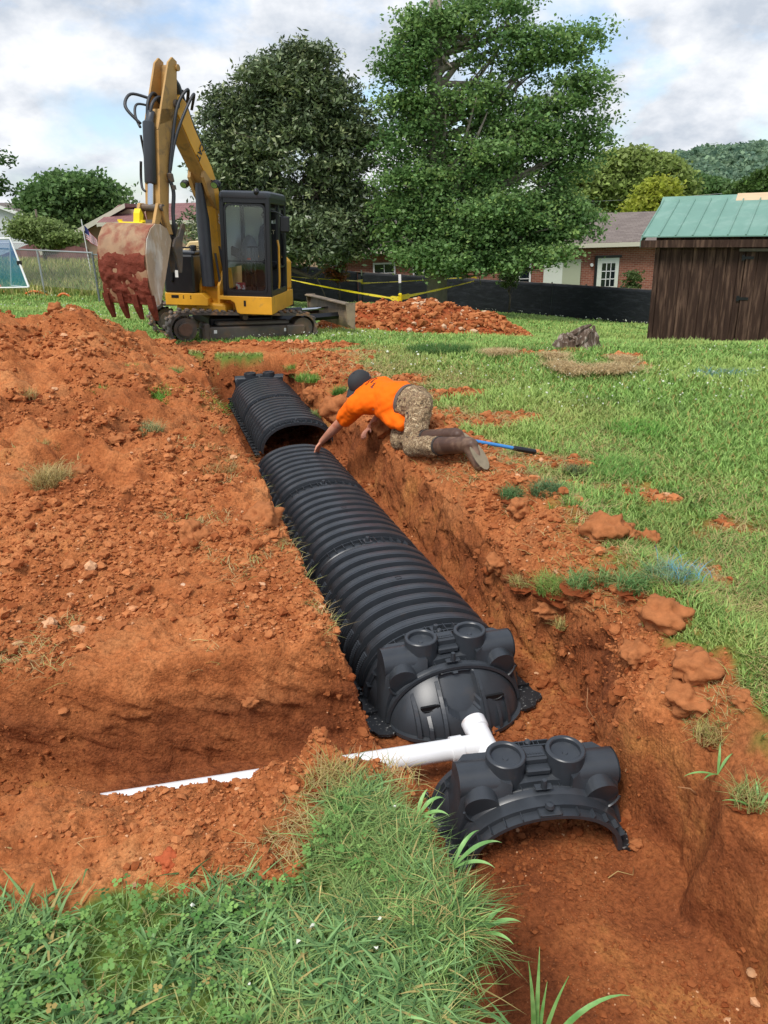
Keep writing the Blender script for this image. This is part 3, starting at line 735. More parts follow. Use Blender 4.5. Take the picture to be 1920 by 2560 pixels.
CHR = mat('chrome_rod', 'c8ccd0', rough=.15, metal=1)
HOSE = mat('hydraulic_hose', '2b2e33', rough=.5, var=.2)
CYL = mat('cylinder_grey_black', '34383e', rough=.4, var=.15)
RUST = mat('bucket_steel', '9c7c5c', rough=.62, var=.22, vscale=5, col2='83482f', c2pos=(.46, .62), c2scale=4, bump=.3, bscale=35)
PALE = mat('scraped_bucket_side', 'b09a80', rough=.6, var=.25, vscale=6, col2='c9c0b2', c2pos=(.5, .6), c2scale=5, stretch=(1, 1, .35))
CLAY = mat('caked_clay', '733a2c', rough=.9, spec=.15, var=.3, vscale=14, bump=.8, bscale=40, bdist=.02)
FAB = mat('seat_fabric', '131518', rough=.85, var=.1)
WHT = mat('white_paint', 'e6e6e2', rough=.5)
GL = bpy.data.materials.new('window_glass'); GL.use_nodes = True; t = GL.node_tree; t.nodes.clear()
o_ = t.nodes.new('ShaderNodeOutputMaterial'); tr = t.nodes.new('ShaderNodeBsdfTransparent'); tr.inputs[0].default_value = (.93, .96, .96, 1)
gl_ = t.nodes.new('ShaderNodeBsdfGlossy'); gl_.inputs['Roughness'].default_value = .03; fr = t.nodes.new('ShaderNodeFresnel'); fr.inputs[0].default_value = 1.5
mm = t.nodes.new('ShaderNodeMixShader'); t.links.new(fr.outputs[0], mm.inputs[0]); t.links.new(tr.outputs[0], mm.inputs[1]); t.links.new(gl_.outputs[0], mm.inputs[2]); t.links.new(mm.outputs[0], o_.inputs[0])
HG = GL.copy(); HG.name = 'hazy_sky_glass'; _t = HG.node_tree; _d = _t.nodes.new('ShaderNodeBsdfDiffuse'); _d.inputs[0].default_value = (.55, .60, .60, 1); _m = _t.nodes.new('ShaderNodeMixShader'); _m.inputs[0].default_value = .6; _o = [n for n in _t.nodes if n.type == 'OUTPUT_MATERIAL'][0]; _s = _o.inputs[0].links[0].from_socket; _t.links.new(_s, _m.inputs[1]); _t.links.new(_d.outputs[0], _m.inputs[2]); _t.links.new(_m.outputs[0], _o.inputs[0])  # grey diffuse stands in for glass haze and reflected sky, brightening the panes
EX = thing('excavator', 'yellow and black tracked mini excavator with raised arm parked on the grass', 'excavator')
EX.scale = (.95, .95, .95); EX.location = (-2.47, 13.05, Hs(-2.47, 13.05)-.04); EX.rotation_euler = (rad(-1), .052, 0)
TR = Matrix.Rotation(rad(25), 4, 'Z'); UP = Matrix.Translation((.04, 0, 0)) @ Matrix.Rotation(rad(-4.5), 4, 'Z')
# tracks
def belt_path(Lh, r1, r2, n=12):
    P = []
    for k in range(n+1): t_ = math.pi*1.5-math.pi*k/n; P.append((-Lh+r1*math.cos(t_), r1+r1*math.sin(t_)))
    for k in range(n+1): t_ = math.pi/2-math.pi*k/n; P.append((Lh+r2*math.cos(t_), r2+.0+r2*math.sin(t_)))
    return P
for s_ in (-1, 1):
    yc = s_*.77; hw = .20; T = MB(TR @ Matrix.Translation((0, yc, .035)))
    P = belt_path(1.0, .255, .225)
    n = len(P); cx = sum(p[0] for p in P)/n; rings = []
    def off(i, d):
        a_ = Vector(P[i-1]); b_ = Vector(P[(i+1) % n]); tn = (b_-a_).normalized(); return (P[i][0]-tn.y*d, P[i][1]+tn.x*d)
    for i in range(n):
        o1 = off(i, .012); i1 = off(i, -.025)
        rings.append([(o1[0], -hw, o1[1]), (o1[0], hw, o1[1]), (i1[0], hw, i1[1]), (i1[0], -hw, i1[1])])
    T.loft(rings, closed=True)
    # lugs round the belt
    seg = []; tot = 0
    for i in range(n): a_ = Vector(P[i]); b_ = Vector(P[(i+1) % n]); seg.append((tot, (b_-a_).length, a_, b_)); tot += (b_-a_).length
    NL = 46
    for k in range(NL):
        d = tot*k/NL
        for (s0, L_, a_, b_) in seg:
            if s0 <= d < s0+L_: break
        q = a_+(b_-a_)*((d-s0)/L_); tn = (b_-a_).normalized(); nn = Vector((-tn.y, tn.x)); R = Matrix.Rotation(-math.atan2(tn.y, tn.x), 3, 'Y')
        for (ya, yb_, sh) in ((-hw-.006, -.02, 0), (.02, hw+.006, tot/NL*.5)):
            c = q+nn*.026+tn*sh
            T.box((c[0], (ya+yb_)/2, c[1]), (.052, yb_-ya, .034), R=R, ch=.008)
    tb = T.build('track_belt', TRK, EX, smooth=False)
    Fm = MB(TR @ Matrix.Translation((0, yc, .035))); Fm.box((.08, 0, .17), (1.62, .30, .20), ch=.02); Fm.box((.86, -.02 if s_ < 0 else .02, .19), (.34, .33, .17), ch=.02); Fm.box((.15, 0, .315), (1.25, .20, .07), ch=.02)
    Fm.box((-.66, 0, .2), (.1, .34, .27), ch=.02)
    Fm.build('track_frame', STEEL, tb)
    for (x_, r_, nm, mt_) in ((-1.0, .185, 'sprocket', STEEL), (1.0, .17, 'idler_wheel', STEEL)):
        q = MB(TR @ Matrix.Translation((0, yc, .035))); q.cyl((x_, -.15, .25 if x_ < 0 else .22), (x_, .15, .25 if x_ < 0 else .22), r_, 24)
        if x_ < 0:
            q.cyl((x_, -.19, .25), (x_, .19, .25), .12, 24)
            for k in range(14): a_ = 2*math.pi*k/14; q.box((x_+.19*math.cos(a_), 0, .25+.19*math.sin(a_)), (.03, .06, .04), R=Matrix.Rotation(-a_, 3, 'Y'))
        q.build(nm, mt_, tb)
    if s_ < 0:
        q = MB(TR @ Matrix.Translation((0, yc, .035))); q.cyl((-1.0, -.205, .25), (-1.0, -.19, .25), .10, 24); q.build('hub_cover', mat('muddy_hub', '6b5040', rough=.8, var=.3, vscale=12), tb)
    for k in range(5):
        q = MB(TR @ Matrix.Translation((0, yc, .035))); q.cyl((-.62+k*.34, -.16, .075), (-.62+k*.34, .16, .075), .06, 14); q.build('track_roller', STEEL, tb)
    q = MB(TR @ Matrix.Translation((0, yc, .035))); q.cyl((0, -.12, .42), (0, .12, .42), .05, 14); q.build('carrier_roller', STEEL, tb)
    for xx in (-.52, .68):
        q = MB(TR @ Matrix.Translation((0, yc, .035))); q.box((xx, s_*.1515, .20), (.05, .006, .055)); q.build('reflector', WHT, tb)
U = MB(TR); U.box((0, 0, .36), (1.1, 1.3, .16), ch=.03); U.box((0, 0, .42), (.8, .8, .12), ch=.03); U.build('undercarriage', BK, EX)
q = MB(TR); q.cyl((0, 0, .44), (0, 0, .53), .38, 32); q.build('turntable', STEEL, EX)
# blade
Bm = MB(TR); rings = []
for y_ in np.linspace(-.99, .99, 9):
    rings.append([(1.86+.10*(v-.5)**2*4*.5+.02, y_, .22+.42*v) for v in np.linspace(0, 1, 9)]+[(1.815+.10*(v-.5)**2*4*.5, y_, .22+.42*v) for v in np.linspace(1, 0, 9)])
Bm.loft(rings); Bm.box((1.80, 0, .635), (.14, 1.97, .025), ch=.005)
for y_ in (-.985, .985): Bm.prism([(1.94, .20), (1.94, .66), (1.76, .66), (1.80, .3)], y_-.012, y_+.012, 'xz')
bl = Bm.build('blade', mat('blade_steel', '7d6f5e', rough=.6, var=.25, vscale=4, col2='96836a', c2pos=(.5, .6), c2scale=4), EX)
for s_ in (-1, 1):
    q = MB(TR); q.tube([(.45, s_*.42, .33), (1.2, s_*.45, .36), (1.84, s_*.50, .40)], .06, 4); q.build('blade_arm', BK, bl)
q = MB(TR); q.cyl((.5, 0, .42), (1.3, 0, .46), .05, 12); q.build('blade_cylinder', CYL, bl); q = MB(TR); q.cyl((1.3, 0, .46), (1.82, 0, .48), .025, 10); q.build('cylinder_rod', CHR, bl)
# upper body
B = MB(UP); B.prism([(.885, .52), (.885, .80), (.02, .80), (.02, .74), (.20, .735), (.27, .69), (.29, .60), (.31, .54), (.36, .52)], -.95, .95, 'xz')
B.prism([(-.885, .63), (-.885, .82), (-.28, .82), (-.18, .74), (-.18, .63)], -.92, .95, 'xz')
B.box((-.2, .1, .62), (1.2, 1.5, .20), ch=.02); B.build('swing_platform', YEL, EX, bevel=.02)
q = MB(UP); q.box((-.72, -.922, .765), (.12, .006, .045)); q.build('decal', BK, EX)
for x_ in (-.58, -.46):
    for z_ in (.745, .775):
        q = MB(UP); q.cyl((x_, -.924, z_), (x_, -.918, z_), .011, 8); q.build('bolt', BK, EX)
q = MB(UP); q.box((.44, -.953, .69), (.035, .006, .09)); q.build('decal', BK, EX)
q = MB(UP); q.box((-.635, -.55, 1.115), (.50, .75, .60), ch=.03); tbx = q.build('side_cover', BK, EX)
q = MB(UP); q.tube([(-.74, -.93, 1.0), (-.74, -.955, 1.02), (-.74, -.955, 1.22), (-.74, -.93, 1.24)], .018, 6); q.build('handle', BK, tbx)
q = MB(UP); q.box((-.665, -.928, 1.12), (.05, .006, .11)); q.build('sticker', WHT, tbx)
q = MB(UP); q.tube([(-.88, -.85, 1.38), (-.87, -.85, 1.50), (-.78, -.85, 1.58), (-.62, -.78, 1.52), (-.45, -.7, 1.52), (-.42, -.7, 1.42)], .014, 6); q.build('grab_rail', BK, tbx)
q = MB(UP); q.box((-.60, -.5, 1.44), (.42, .6, .05), ch=.015); q.build('cover_lid', CYL, tbx)
q = MB(UP); q.lathe([(.0, 1.56), (.05, 1.555), (.05, 1.42)], c=(-.46, -.62, 0), n=16); q.build('filler_cap', HOSE, tbx)
Hd = MB(UP); Hd.prism([(-.885, .80), (-.885, 1.40), (-.72, 1.60), (-.05, 1.66), (-.0, 1.60), (-.0, .80)], .0, .95, 'xz'); hd = Hd.build('engine_cover', CRM, EX, bevel=.02)
q = MB(UP)
for i in range(16):
    for j in range(3): q.cyl((-.72+i*.03+(j % 2)*.015, -.006, 1.46+j*.03), (-.72+i*.03+(j % 2)*.015, .0, 1.46+j*.03), .011, 6)
q.build('grille', BK, hd)
q = MB(UP); q.box((-.42, .35, 1.66), (.16, .12, .05), ch=.01); q.build('exhaust_cover', CYL, hd)
q = MB(UP); q.box((0, .98, 1.05), (1.70, .20, .62), ch=.08); q.build('counterweight', YEL, EX)
# cab
cx0, cx1, cy0, cy1, cz0, cz1 = .025, .885, -.94, .42, .80, 2.40
UPC = UP @ Matrix.Translation((.885, 0, .8)) @ Matrix.Diagonal((.93, 1, .94, 1)) @ Matrix.Translation((-.885, 0, -.8))
C = MB(UPC)
for (x_, y_, w_) in ((cx0+.04, cy0+.04, .08), (cx1-.04, cy0+.04, .085), (cx0+.04, cy1-.04, .08), (cx1-.04, cy1-.04, .08)): C.box((x_, y_, (cz0+cz1)/2), (w_, w_, cz1-cz0), ch=.015)
C.box(((cx0+cx1)/2, cy0+.04, cz0+.05), (cx1-cx0, .07, .12), ch=.01); C.box(((cx0+cx1)/2, cy0+.04, cz1-.05), (cx1-cx0, .07, .12), ch=.01)
for x_ in (cx0+.04, cx1-.04): C.box((x_, (cy0+cy1)/2, cz0+.05), (.07, cy1-cy0, .10), ch=.01); C.box((x_, (cy0+cy1)/2, cz1-.05), (.07, cy1-cy0, .10), ch=.01)
C.box(((cx0+cx1)/2, cy1-.03, 1.10), (cx1-cx0-.1, .05, .60)); C.box(((cx0+cx1)/2, cy1-.04, cz1-.07), (cx1-cx0, .06, .14), ch=.01)
C.box(((cx0+cx1)/2, (cy0+cy1)/2, cz0+.01), (cx1-cx0-.04, cy1-cy0-.04, .03)); C.box((cx1-.04, -.15, 1.6), (.06, .06, 1.55), ch=.01)
cabf = C.build('cab_frame', BK, EX)
q = MB(UPC)
def rrect(hx, hy, r, n=5, cx=0, cy=0):
    o = []
    for (sx, sy, a0) in ((1, 1, 0), (-1, 1, 90), (-1, -1, 180), (1, -1, 270)):
        for k in range(n+1): a_ = rad(a0+90*k/n); o.append((cx+sx*(hx-r)+r*math.cos(a_), cy+sy*(hy-r)+r*math.sin(a_)))
    return o
def rr3(hx, hy, r, z): return [(cx0/2+cx1/2+a_, (cy0+cy1)/2+b_, z) for a_, b_ in rrect(hx, hy, r)]
q.loft([rr3(.432, .69, .06, 2.375), rr3(.440, .70, .08, 2.41), rr3(.436, .70, .10, 2.455), rr3(.40, .66, .12, 2.485), rr3(.38, .62, .12, 2.487)])
q.box((.40, -.25, 2.485), (.5, .7, .025), ch=.01)
q.build('cab_roof', CYL, cabf, smooth=True, auto=rad(30))
q = MB(UPC)   # rounded window surround
oo = rrect(.355, .715, .09, cx=.455, cy=1.57); ii = rrect(.325, .685, .085, cx=.455, cy=1.57)
q.loft([[(a_[0], cy0-.004, a_[1]), (a_[0], cy0+.02, a_[1]), (b_[0], cy0+.02, b_[1]), (b_[0], cy0-.004, b_[1])] for a_, b_ in zip(oo, ii)], closed=True); q.build('window_frame', BK, cabf)
q = MB(UPC); q.prism([p for p in rrect(.325, .440, .08, cx=.455, cy=1.815)], cy0+.012, cy0+.016, 'xz'); q.build('front_window', GL, cabf)
q = MB(UPC); q.prism([p for p in rrect(.325, .232, .08, cx=.455, cy=1.137)], cy0+.004, cy0+.008, 'xz'); q.build('lower_window', GL, cabf)
q = MB(UPC); q.box((.455, cy0+.01, 1.375), (.66, .012, .012)); q.build('window_bar', BK, cabf)
q = MB(UPC); q.box((.455, cy1-.04, 1.86), (.70, .006, .88)); q.build('rear_window', HG, cabf)
q = MB(UPC); q.box((cx0+.04, -.28, 1.75), (.005, 1.1, 1.0)); q.build('side_window', HG, cabf)
q = MB(UPC); q.box((cx0+.05, .28, 1.86), (.05, .05, .98)); q.build('rear_post', BK, cabf)
q = MB(UPC); q.box((.60, .06, 1.27), (.44, .46, .14), ch=.05); st = q.build('seat', FAB, EX)
q = MB(UPC); q.loft([[(.60+a_, .26+z_*.10, 1.33+z_) for a_ in (0,)]+[(.60+w2*math.cos(t_), .26+z_*.10+.055*math.sin(t_), 1.33+z_) for t_ in np.linspace(0, 2*math.pi, 16)[:-1]] for z_, w2 in ((0, .21), (.2, .23), (.45, .22), (.6, .18), (.66, .12))], cap=True)
q.build('seat_back', FAB, st, smooth=True, auto=rad(50))
q = MB(UPC); q.sphere((.60, .30, 2.13), (.155, .05, .095), 18, 10); q.build('headrest', FAB, st, smooth=True)
for x_ in (.56, .66):
    q = MB(UPC); q.cyl((x_-.01, .30, 1.98), (x_-.01, .30, 2.06), .009, 8); q.build('headrest_post', CHR, st)
q = MB(UPC); q.sphere((.27, .05, 1.45), (.14, .36, .34), 14, 10); q.build('console', mat('console_grey', '4b4f52', rough=.6), cabf, smooth=True)
q = MB(UPC); q.box((.14, -.45, 1.50), (.20, .04, .15), R=Matrix.Rotation(rad(25), 3, 'Y'), ch=.01); q.build('monitor', BK, cabf)
for x_ in (.47, .54):
    q = MB(UPC); q.tube([(x_, -.62, .84), (x_, -.66, 1.2), (x_-.01, -.60, 1.60)], .012, 6); q.tube([(x_-.07, -.60, 1.60), (x_+.05, -.60, 1.60)], .016, 6); q.build('travel_lever', BK, cabf)
q = MB(UPC); q.tube([(.24, -.35, 1.3), (.25, -.38, 1.42)], .018, 8); q.sphere((.25, -.39, 1.45), (.028, .028, .05), 8, 6); q.build('joystick', BK, cabf)
q = MB(UPC); q.box((.36, -.35, 1.39), (.07, .07, .035), ch=.01); q.build('armrest_switch', mat('switch_red', 'c4502c', rough=.5), cabf)
q = MB(UPC); q.box((.30, -.78, .935), (.14, .10, .16), ch=.005); q.build('oil_box', mat('red_carton', 'b03038', rough=.6, col2='dddddd', c2pos=(.52, .55), c2scale=9), cabf)
q = MB(UPC); q.box((.455, -.1, .86), (.6, .8, .02)); q.build('floor_mat', HOSE, cabf)
q = MB(UPC); q.box((1.07, -.62, 1.98), (.17, .05, .26), R=Matrix.Rotation(rad(8), 3, 'Z'), ch=.02); mr_ = q.build('mirror', BK, cabf)
q = MB(UPC); q.tube([(.88, -.88, 2.18), (.96, -.80, 2.17), (1.04, -.64, 2.12)], .012, 6); q.build('mirror_arm', BK, mr_)
q = MB(UPC); q.sphere((.67, -.94, 2.47), (.05, .05, .055), 12, 8); q.cyl((.67, -.93, 2.40), (.67, -.93, 2.44), .012, 6); q.build('work_light', BK, cabf, smooth=True)
q = MB(UPC); q.tube([(.93, -.55, .92), (.945, -.56, 1.05), (.945, -.56, 1.62), (.92, -.54, 1.72)], .018, 8); q.build('grab_rail', YEL, cabf)
q = MB(UPC); q.loft([rrect(.28, .33, .08, cx=-.12, cy=1.9)[k:k+1]*1 for k in range(0)] or [[(cx1-.005, -.12+a_, 1.75+b_), (cx1+.02, -.12+a_, 1.75+b_), (cx1+.02, -.12+a_*.9, 1.75+b_*.94), (cx1-.005, -.12+a_*.9, 1.75+b_*.94)] for a_, b_ in rrect(.28, .5, .1)], closed=True); q.build('door_frame', BK, cabf)
# boom plane: s runs forward from the boom foot, h up
BO = UP @ Matrix.Translation((-.13, -.55, .12)); az = rad(18)
BD = Matrix(((-math.sin(az), math.cos(az), 0, 0), (-math.cos(az), -math.sin(az), 0, 0), (0, 0, 1, 0), (0, 0, 0, 1))) @ Matrix.Diagonal((1, 1.3, 1, 1))
EXB = BO @ BD   # (s, lateral to the right, h)
def bwarp(p):
    h = p.z; return Vector((p.x+.30*float(ss(h, 1.6, 3.3)), p.y-.04*float(ss(h, .8, 1.6)), h+.09*float(ss(h, .3, 1.6))-.01*max(h-1.6, 0)))
def bm_(): return MB(EXB, bwarp)
q = bm_(); q.box((-.02, -.02, .58), (.30, .30, .34), ch=.04); q.box((.08, .02, .46), (.36, .44, .16), ch=.03)
for s_ in (-1, 1): q.prism([(-.16, .55), (.22, .50), (.20, .80), (.06, .98), (-.06, 1.12), (-.18, 1.10), (-.22, .8)], s_*.135-.02, s_*.135+.02, 'xz')
q.build('swing_post', YEL, EX, bevel=.012)
boom_out = [(-.10, .80), (-.19, 1.3), (-.21, 1.89), (-.17, 2.25), (-.10, 2.52), (.05, 2.79), (.21, 3.05), (.36, 3.36), (.50, 3.44), (.60, 3.36), (.58, 3.18), (.36, 2.80), (.15, 2.46), (.05, 2.2), (.01, 1.94), (.0, 1.4), (.04, .85), (-.02, .77)]
q = bm_(); q.prism(boom_out, -.10, .10, 'xz'); boom = q.build('boom', [YEL], EX, bevel=.006)
q = bm_(); q.prism([(.012, 1.95), (.05, 2.18), (.16, 2.44), (.37, 2.79), (.575, 3.14), (.582, 3.136), (.378, 2.785), (.168, 2.435), (.06, 2.175), (.02, 1.95)], -.094, .094, 'xz'); q.build('boom_underside', TAN, boom)  # thin sheet, duller and darker than the boom's side faces
q = bm_()
for s_ in (-1, 1): q.prism([(.0, 1.9), (.0, 2.3), (.16, 2.46), (.22, 2.36), (.15, 2.1)], s_*.095-.02, s_*.095+.025, 'xz')
q.build('cylinder_bracket', TAN, boom)
q = bm_(); q.tube([(.16, 0, 2.28), (.20, 0, 1.75), (.22, 0, .78)], [.045, .085, .085], 16); q.build('boom_cylinder', CYL, boom, smooth=True, auto=rad(40))
q = bm_(); q.tube([(.17, .12, 1.25), (.15, .13, .9), (.16, .13, .72)], .015, 6); q.tube([(.05, .13, 1.35), (.02, .14, 1.0), (.08, .14, .7)], .015, 6); q.build('boom_hoses', HOSE, boom)
q = bm_()
for k, (dx_, yy) in enumerate(((.0, -.05), (.0, 0.0), (.0, .05))):
    q.tube([(s1-.035, yy, h1+.01) for s1, h1 in ((-.20, 1.2), (-.215, 1.9), (-.17, 2.25), (-.10, 2.53), (.05, 2.80), (.22, 3.07), (.34, 3.32), (.38, 3.52))], .016, 6)
q.build('pressure_lines', HOSE, boom)
q = bm_(); q.tube([(-.02, -.0, 2.85), (.14, 0, 3.12), (.40, 0, 3.58), (.50, 0, 3.70)], [.055, .055, .055, .03], 12); q.build('stick_cylinder', CYL, boom, smooth=True, auto=rad(40))
for s_ in (-1, 1):
    q = bm_(); q.sphere((.10, s_*.22, 2.28), (.06, .06, .055), 12, 8); q.cyl((.12, s_*.22, 2.26), (.17, s_*.22, 2.25), .05, 12); q.tube([(.0, s_*.1, 2.33), (.08, s_*.18, 2.31)], .012, 6); wl = q.build('work_light', HOSE, boom, smooth=True, auto=rad(40))
    q = bm_(); q.cyl((.168, s_*.22, 2.25), (.178, s_*.22, 2.248), .042, 12); q.build('lamp_lens', CHR, wl)
# stick
q = bm_(); q.prism([(.62, 3.24), (.72, 3.10), (1.0, 2.47), (1.24, 1.80), (1.27, 1.42), (1.38, 1.42), (1.44, 1.80), (1.26, 2.40), (1.10, 2.90), (.95, 3.20)], -.10, .10, 'xz')
for s_ in (-1, 1): q.prism([(.52, 3.86), (.56, 3.5), (.60, 3.2), (.72, 3.08), (1.06, 2.98), (1.10, 2.92), (.98, 3.16), (.72, 3.82), (.62, 3.90)], s_*.088-.012, s_*.088+.012, 'xz')
q.prism([(.54, 3.80), (.58, 3.5), (.62, 3.24), (.66, 3.24), (.62, 3.5), (.58, 3.8)], -.08, .08, 'xz'); stick = q.build('stick', TAN, EX, bevel=.006)
q = bm_(); q.cyl((.53, -.12, 3.78), (.53, .12, 3.78), .045, 14); q.build('pivot_pin', TAN, stick)
q = bm_(); q.cyl((.62, -.13, 3.30), (.62, .13, 3.30), .06, 14); q.build('pivot_pin', STEEL, stick)
q = bm_(); q.tube([(1.02, 0, 3.15), (1.10, 0, 3.02), (1.12, 0, 3.00), (1.36, 0, 2.22), (1.365, 0, 2.20)], [.045, .05, .07, .07, .06], 18); q.build('bucket_cylinder', CYL, stick, smooth=True, auto=rad(40))
q = bm_(); q.cyl((1.36, 0, 2.21), (1.47, 0, 1.88), .036, 14); q.build('cylinder_rod', CHR, stick, smooth=True, auto=rad(40))
for s_ in (-1, 1):
    q = bm_(); q.prism([(1.42, 1.94), (1.52, 1.94), (1.60, 1.80), (1.70, 1.58), (1.62, 1.54), (1.50, 1.74), (1.44, 1.84)], s_*.12-.02, s_*.12+.02, 'xz'); q.build('bucket_link', TAN, stick, bevel=.008)
    q = bm_(); q.prism([(1.42, 1.92), (1.50, 1.90), (1.40, 1.52), (1.30, 1.52)], s_*.155-.015, s_*.155+.015, 'xz'); q.build('guide_link', TAN, stick, bevel=.008)
q = bm_(); q.cyl((1.47, -.17, 1.88), (1.47, .17, 1.88), .05, 14); q.build('pivot_pin', STEEL, stick)
q = bm_(); q.prism([(1.48, 1.72), (1.66, 1.66), (1.72, 1.52), (1.50, 1.38), (1.34, 1.42), (1.36, 1.6)], -.10, .10, 'xz'); q.build('coupler', STEEL, stick, bevel=.012)
YB = mat('bright_yellow', 'ecd20f', rough=.45)
q = bm_(); q.box((1.80, -.08, 1.665), (.10, .32, .03), ch=.01); q.prism([(1.74, 1.66), (1.82, 1.66), (1.79, 1.80), (1.75, 1.86), (1.71, 1.78)], -.05, .03, 'xz'); q.cyl((1.80, -.24, 1.68), (1.80, -.24, 1.71), .03, 10); q.cyl((1.80, .07, 1.68), (1.80, .07, 1.71), .03, 10); q.build('coupler_latch', YB, stick)
def hose(pts, r=.02):
    q = bm_(); P = [Vector(p) for p in pts]; out_ = []
    for i in range(len(P)-1):
        p0 = P[max(i-1, 0)]; p1 = P[i]; p2 = P[i+1]; p3 = P[min(i+2, len(P)-1)]
        for k in range(6):
            t_ = k/6; out_.append(.5*((2*p1)+(-p0+p2)*t_+(2*p0-5*p1+4*p2-p3)*t_*t_+(-p0+3*p1-3*p2+p3)*t_**3))
    out_.append(P[-1]); q.tube(out_, r, 8); q.build('hydraulic_hose', HOSE, stick, smooth=True)
hose([(1.05, -.05, 3.02), (.98, -.05, 3.30), (.82, -.06, 3.42), (.70, -.05, 3.30)]); hose([(1.08, .0, 3.02), (1.02, .02, 3.25), (.86, .03, 3.36), (.74, .03, 3.25)])
hose([(.80, -.14, 3.36), (.94, -.30, 3.40), (1.08, -.30, 3.22), (1.08, -.13, 3.0)]); hose([(.80, -.14, 3.26), (.92, -.24, 3.27), (1.02, -.22, 3.12), (1.1, -.13, 2.95)], .016)
hose([(.40, .14, 3.35), (.52, .22, 3.50), (.66, .16, 3.30), (.84, .13, 2.85), (1.04, .125, 2.45), (1.10, .125, 2.3)]); hose([(.34, .16, 3.26), (.45, .26, 3.45), (.62, .22, 3.2), (.84, .15, 2.8), (1.06, .13, 2.4)], .018)
hose([(1.12, .13, 2.28), (1.13, .15, 2.1), (1.20, .14, 1.85), (1.24, .15, 1.65), (1.22, .12, 1.5)], .024); hose([(1.30, -.1, 2.5), (1.28, -.16, 2.3), (1.34, -.14, 2.15), (1.36, -.09, 2.1)], .016)
hose([(1.14, -.12, 2.85), (1.10, -.15, 2.6), (1.16, -.14, 2.45)], .014)
q = bm_(); q.box((1.10, .135, 2.30), (.08, .05, .12), ch=.01); q.cyl((1.12, .16, 2.14), (1.12, .16, 2.2), .03, 8); q.build('hose_coupling', STEEL, stick)
# bucket
BKM = EXB @ Matrix.Translation((.02, -.02, 0)) @ Matrix.Diagonal((1, .84, 1, 1))
shell = [(1.66, 1.60), (1.80, 1.66), (1.92, 1.665), (2.04, 1.60), (2.14, 1.47), (2.20, 1.28), (2.215, 1.05), (2.18, .85), (2.12, .66)]
inn = [(s1-.03, h1-.012) for s1, h1 in shell]; inn[0] = (1.66, 1.57)
q = MB(BKM, bwarp); q.prism(shell+inn[::-1], -.375, .375, 'xz'); bkt = q.build('bucket', RUST, EX, smooth=True, auto=rad(40))
for s_ in (-1, 1):
    q = MB(BKM, bwarp); q.prism([(1.66, 1.60), (1.80, 1.655), (1.92, 1.66), (2.03, 1.595), (2.13, 1.465), (2.19, 1.28), (2.205, 1.05), (2.17, .85), (2.11, .66), (1.98, .66), (1.84, .95), (1.68, 1.25), (1.58, 1.45)], s_*.372-.012, s_*.372+.012, 'xz'); q.build('side_plate', PALE, bkt, bevel=.004)
for y_ in (-.345, -.115, .115, .345):
    q = MB(BKM, bwarp); q.loft([[(2.13, y_-.045, .78), (2.13, y_+.045, .78), (2.20, y_+.045, .78), (2.20, y_-.045, .78)], [(2.08, y_-.042, .62), (2.08, y_+.042, .62), (2.16, y_+.042, .62), (2.16, y_-.042, .62)], [(2.04, y_-.03, .46), (2.04, y_+.03, .46), (2.06, y_+.03, .45), (2.06, y_-.03, .45)]]); q.build('tooth', CLAY, bkt)
q = MB(BKM, bwarp)
def clay(u, v):
    y_ = -.372+.744*u; t_ = 4.2+3.8*v; i = min(int(t_), 7); f = t_-i; s1 = shell[i][0]*(1-f)+shell[i+1][0]*f; h1 = shell[i][1]*(1-f)+shell[i+1][1]*f
    nz = mnoise.noise(Vector((y_*6, v*5, 1)))+.5*mnoise.noise(Vector((y_*14, v*12, 4)))+.25*mnoise.noise(Vector((y_*30, v*26, 2)))
    return (s1+max(-.012, .014+.04*nz-.045*(1-float(ss(v, 0, .35)))*(1+nz)), y_, h1)
q.grid(clay, 60, 50); q.build('caked_clay', CLAY, bkt, smooth=True)
q = MB(BKM, bwarp); q.prism([(1.30, 1.46), (1.20, 1.50), (1.10, 1.66), (1.04, 1.68), (1.02, 1.62), (1.12, 1.42), (1.16, 1.20), (1.22, 1.02), (1.28, 1.02), (1.30, 1.2), (1.36, 1.36)], .10, .13, 'xz'); q.prism([(1.30, 1.46), (1.20, 1.50), (1.10, 1.66), (1.04, 1.68), (1.02, 1.62), (1.12, 1.42), (1.16, 1.20), (1.22, 1.02), (1.28, 1.02), (1.30, 1.2), (1.36, 1.36)], .22, .25, 'xz'); q.box((1.16, .175, 1.45), (.06, .12, .06)); q.build('thumb_claw', STEEL, stick, bevel=.006)
# lettering
def text_mesh(s, size, depth=.002):
    cu = bpy.data.curves.new('lettering', 'FONT'); cu.body = s; cu.size = size; cu.extrude = depth; cu.align_x = 'CENTER'; cu.align_y = 'CENTER'; cu.offset = size*.012
    ob = bpy.data.objects.new('lettering', cu); COL.objects.link(ob); dg = bpy.context.evaluated_depsgraph_get(); me = bpy.data.meshes.new_from_object(ob.evaluated_get(dg)); bpy.data.objects.remove(ob); return me
def lettering(s, size, M, mt, parent, name='lettering', depth=.002):
    me = text_mesh(s, size, depth); me.transform(M); me.materials.clear(); o = link_mesh(name, me, mt, parent); return o
XZ = Matrix(((1, 0, 0, 0), (0, 0, -1, 0), (0, 1, 0, 0), (0, 0, 0, 1)))   # text in the xz plane facing -y
lettering('CAT', .10, UPC @ Matrix.Translation((.61, .242, 1.84)) @ XZ, mat('seat_letter', 'a9a48c', rough=.7), st)
RF = EXB @ Matrix.Translation((.375, .066, 2.80)) @ Matrix.Rotation(rad(-37), 4, 'Y') @ Matrix(((-1, 0, 0, 0), (0, 0, 1, 0), (0, 1, 0, 0), (0, 0, 0, 1))) @ Matrix.Rotation(rad(-90), 4, 'Z')
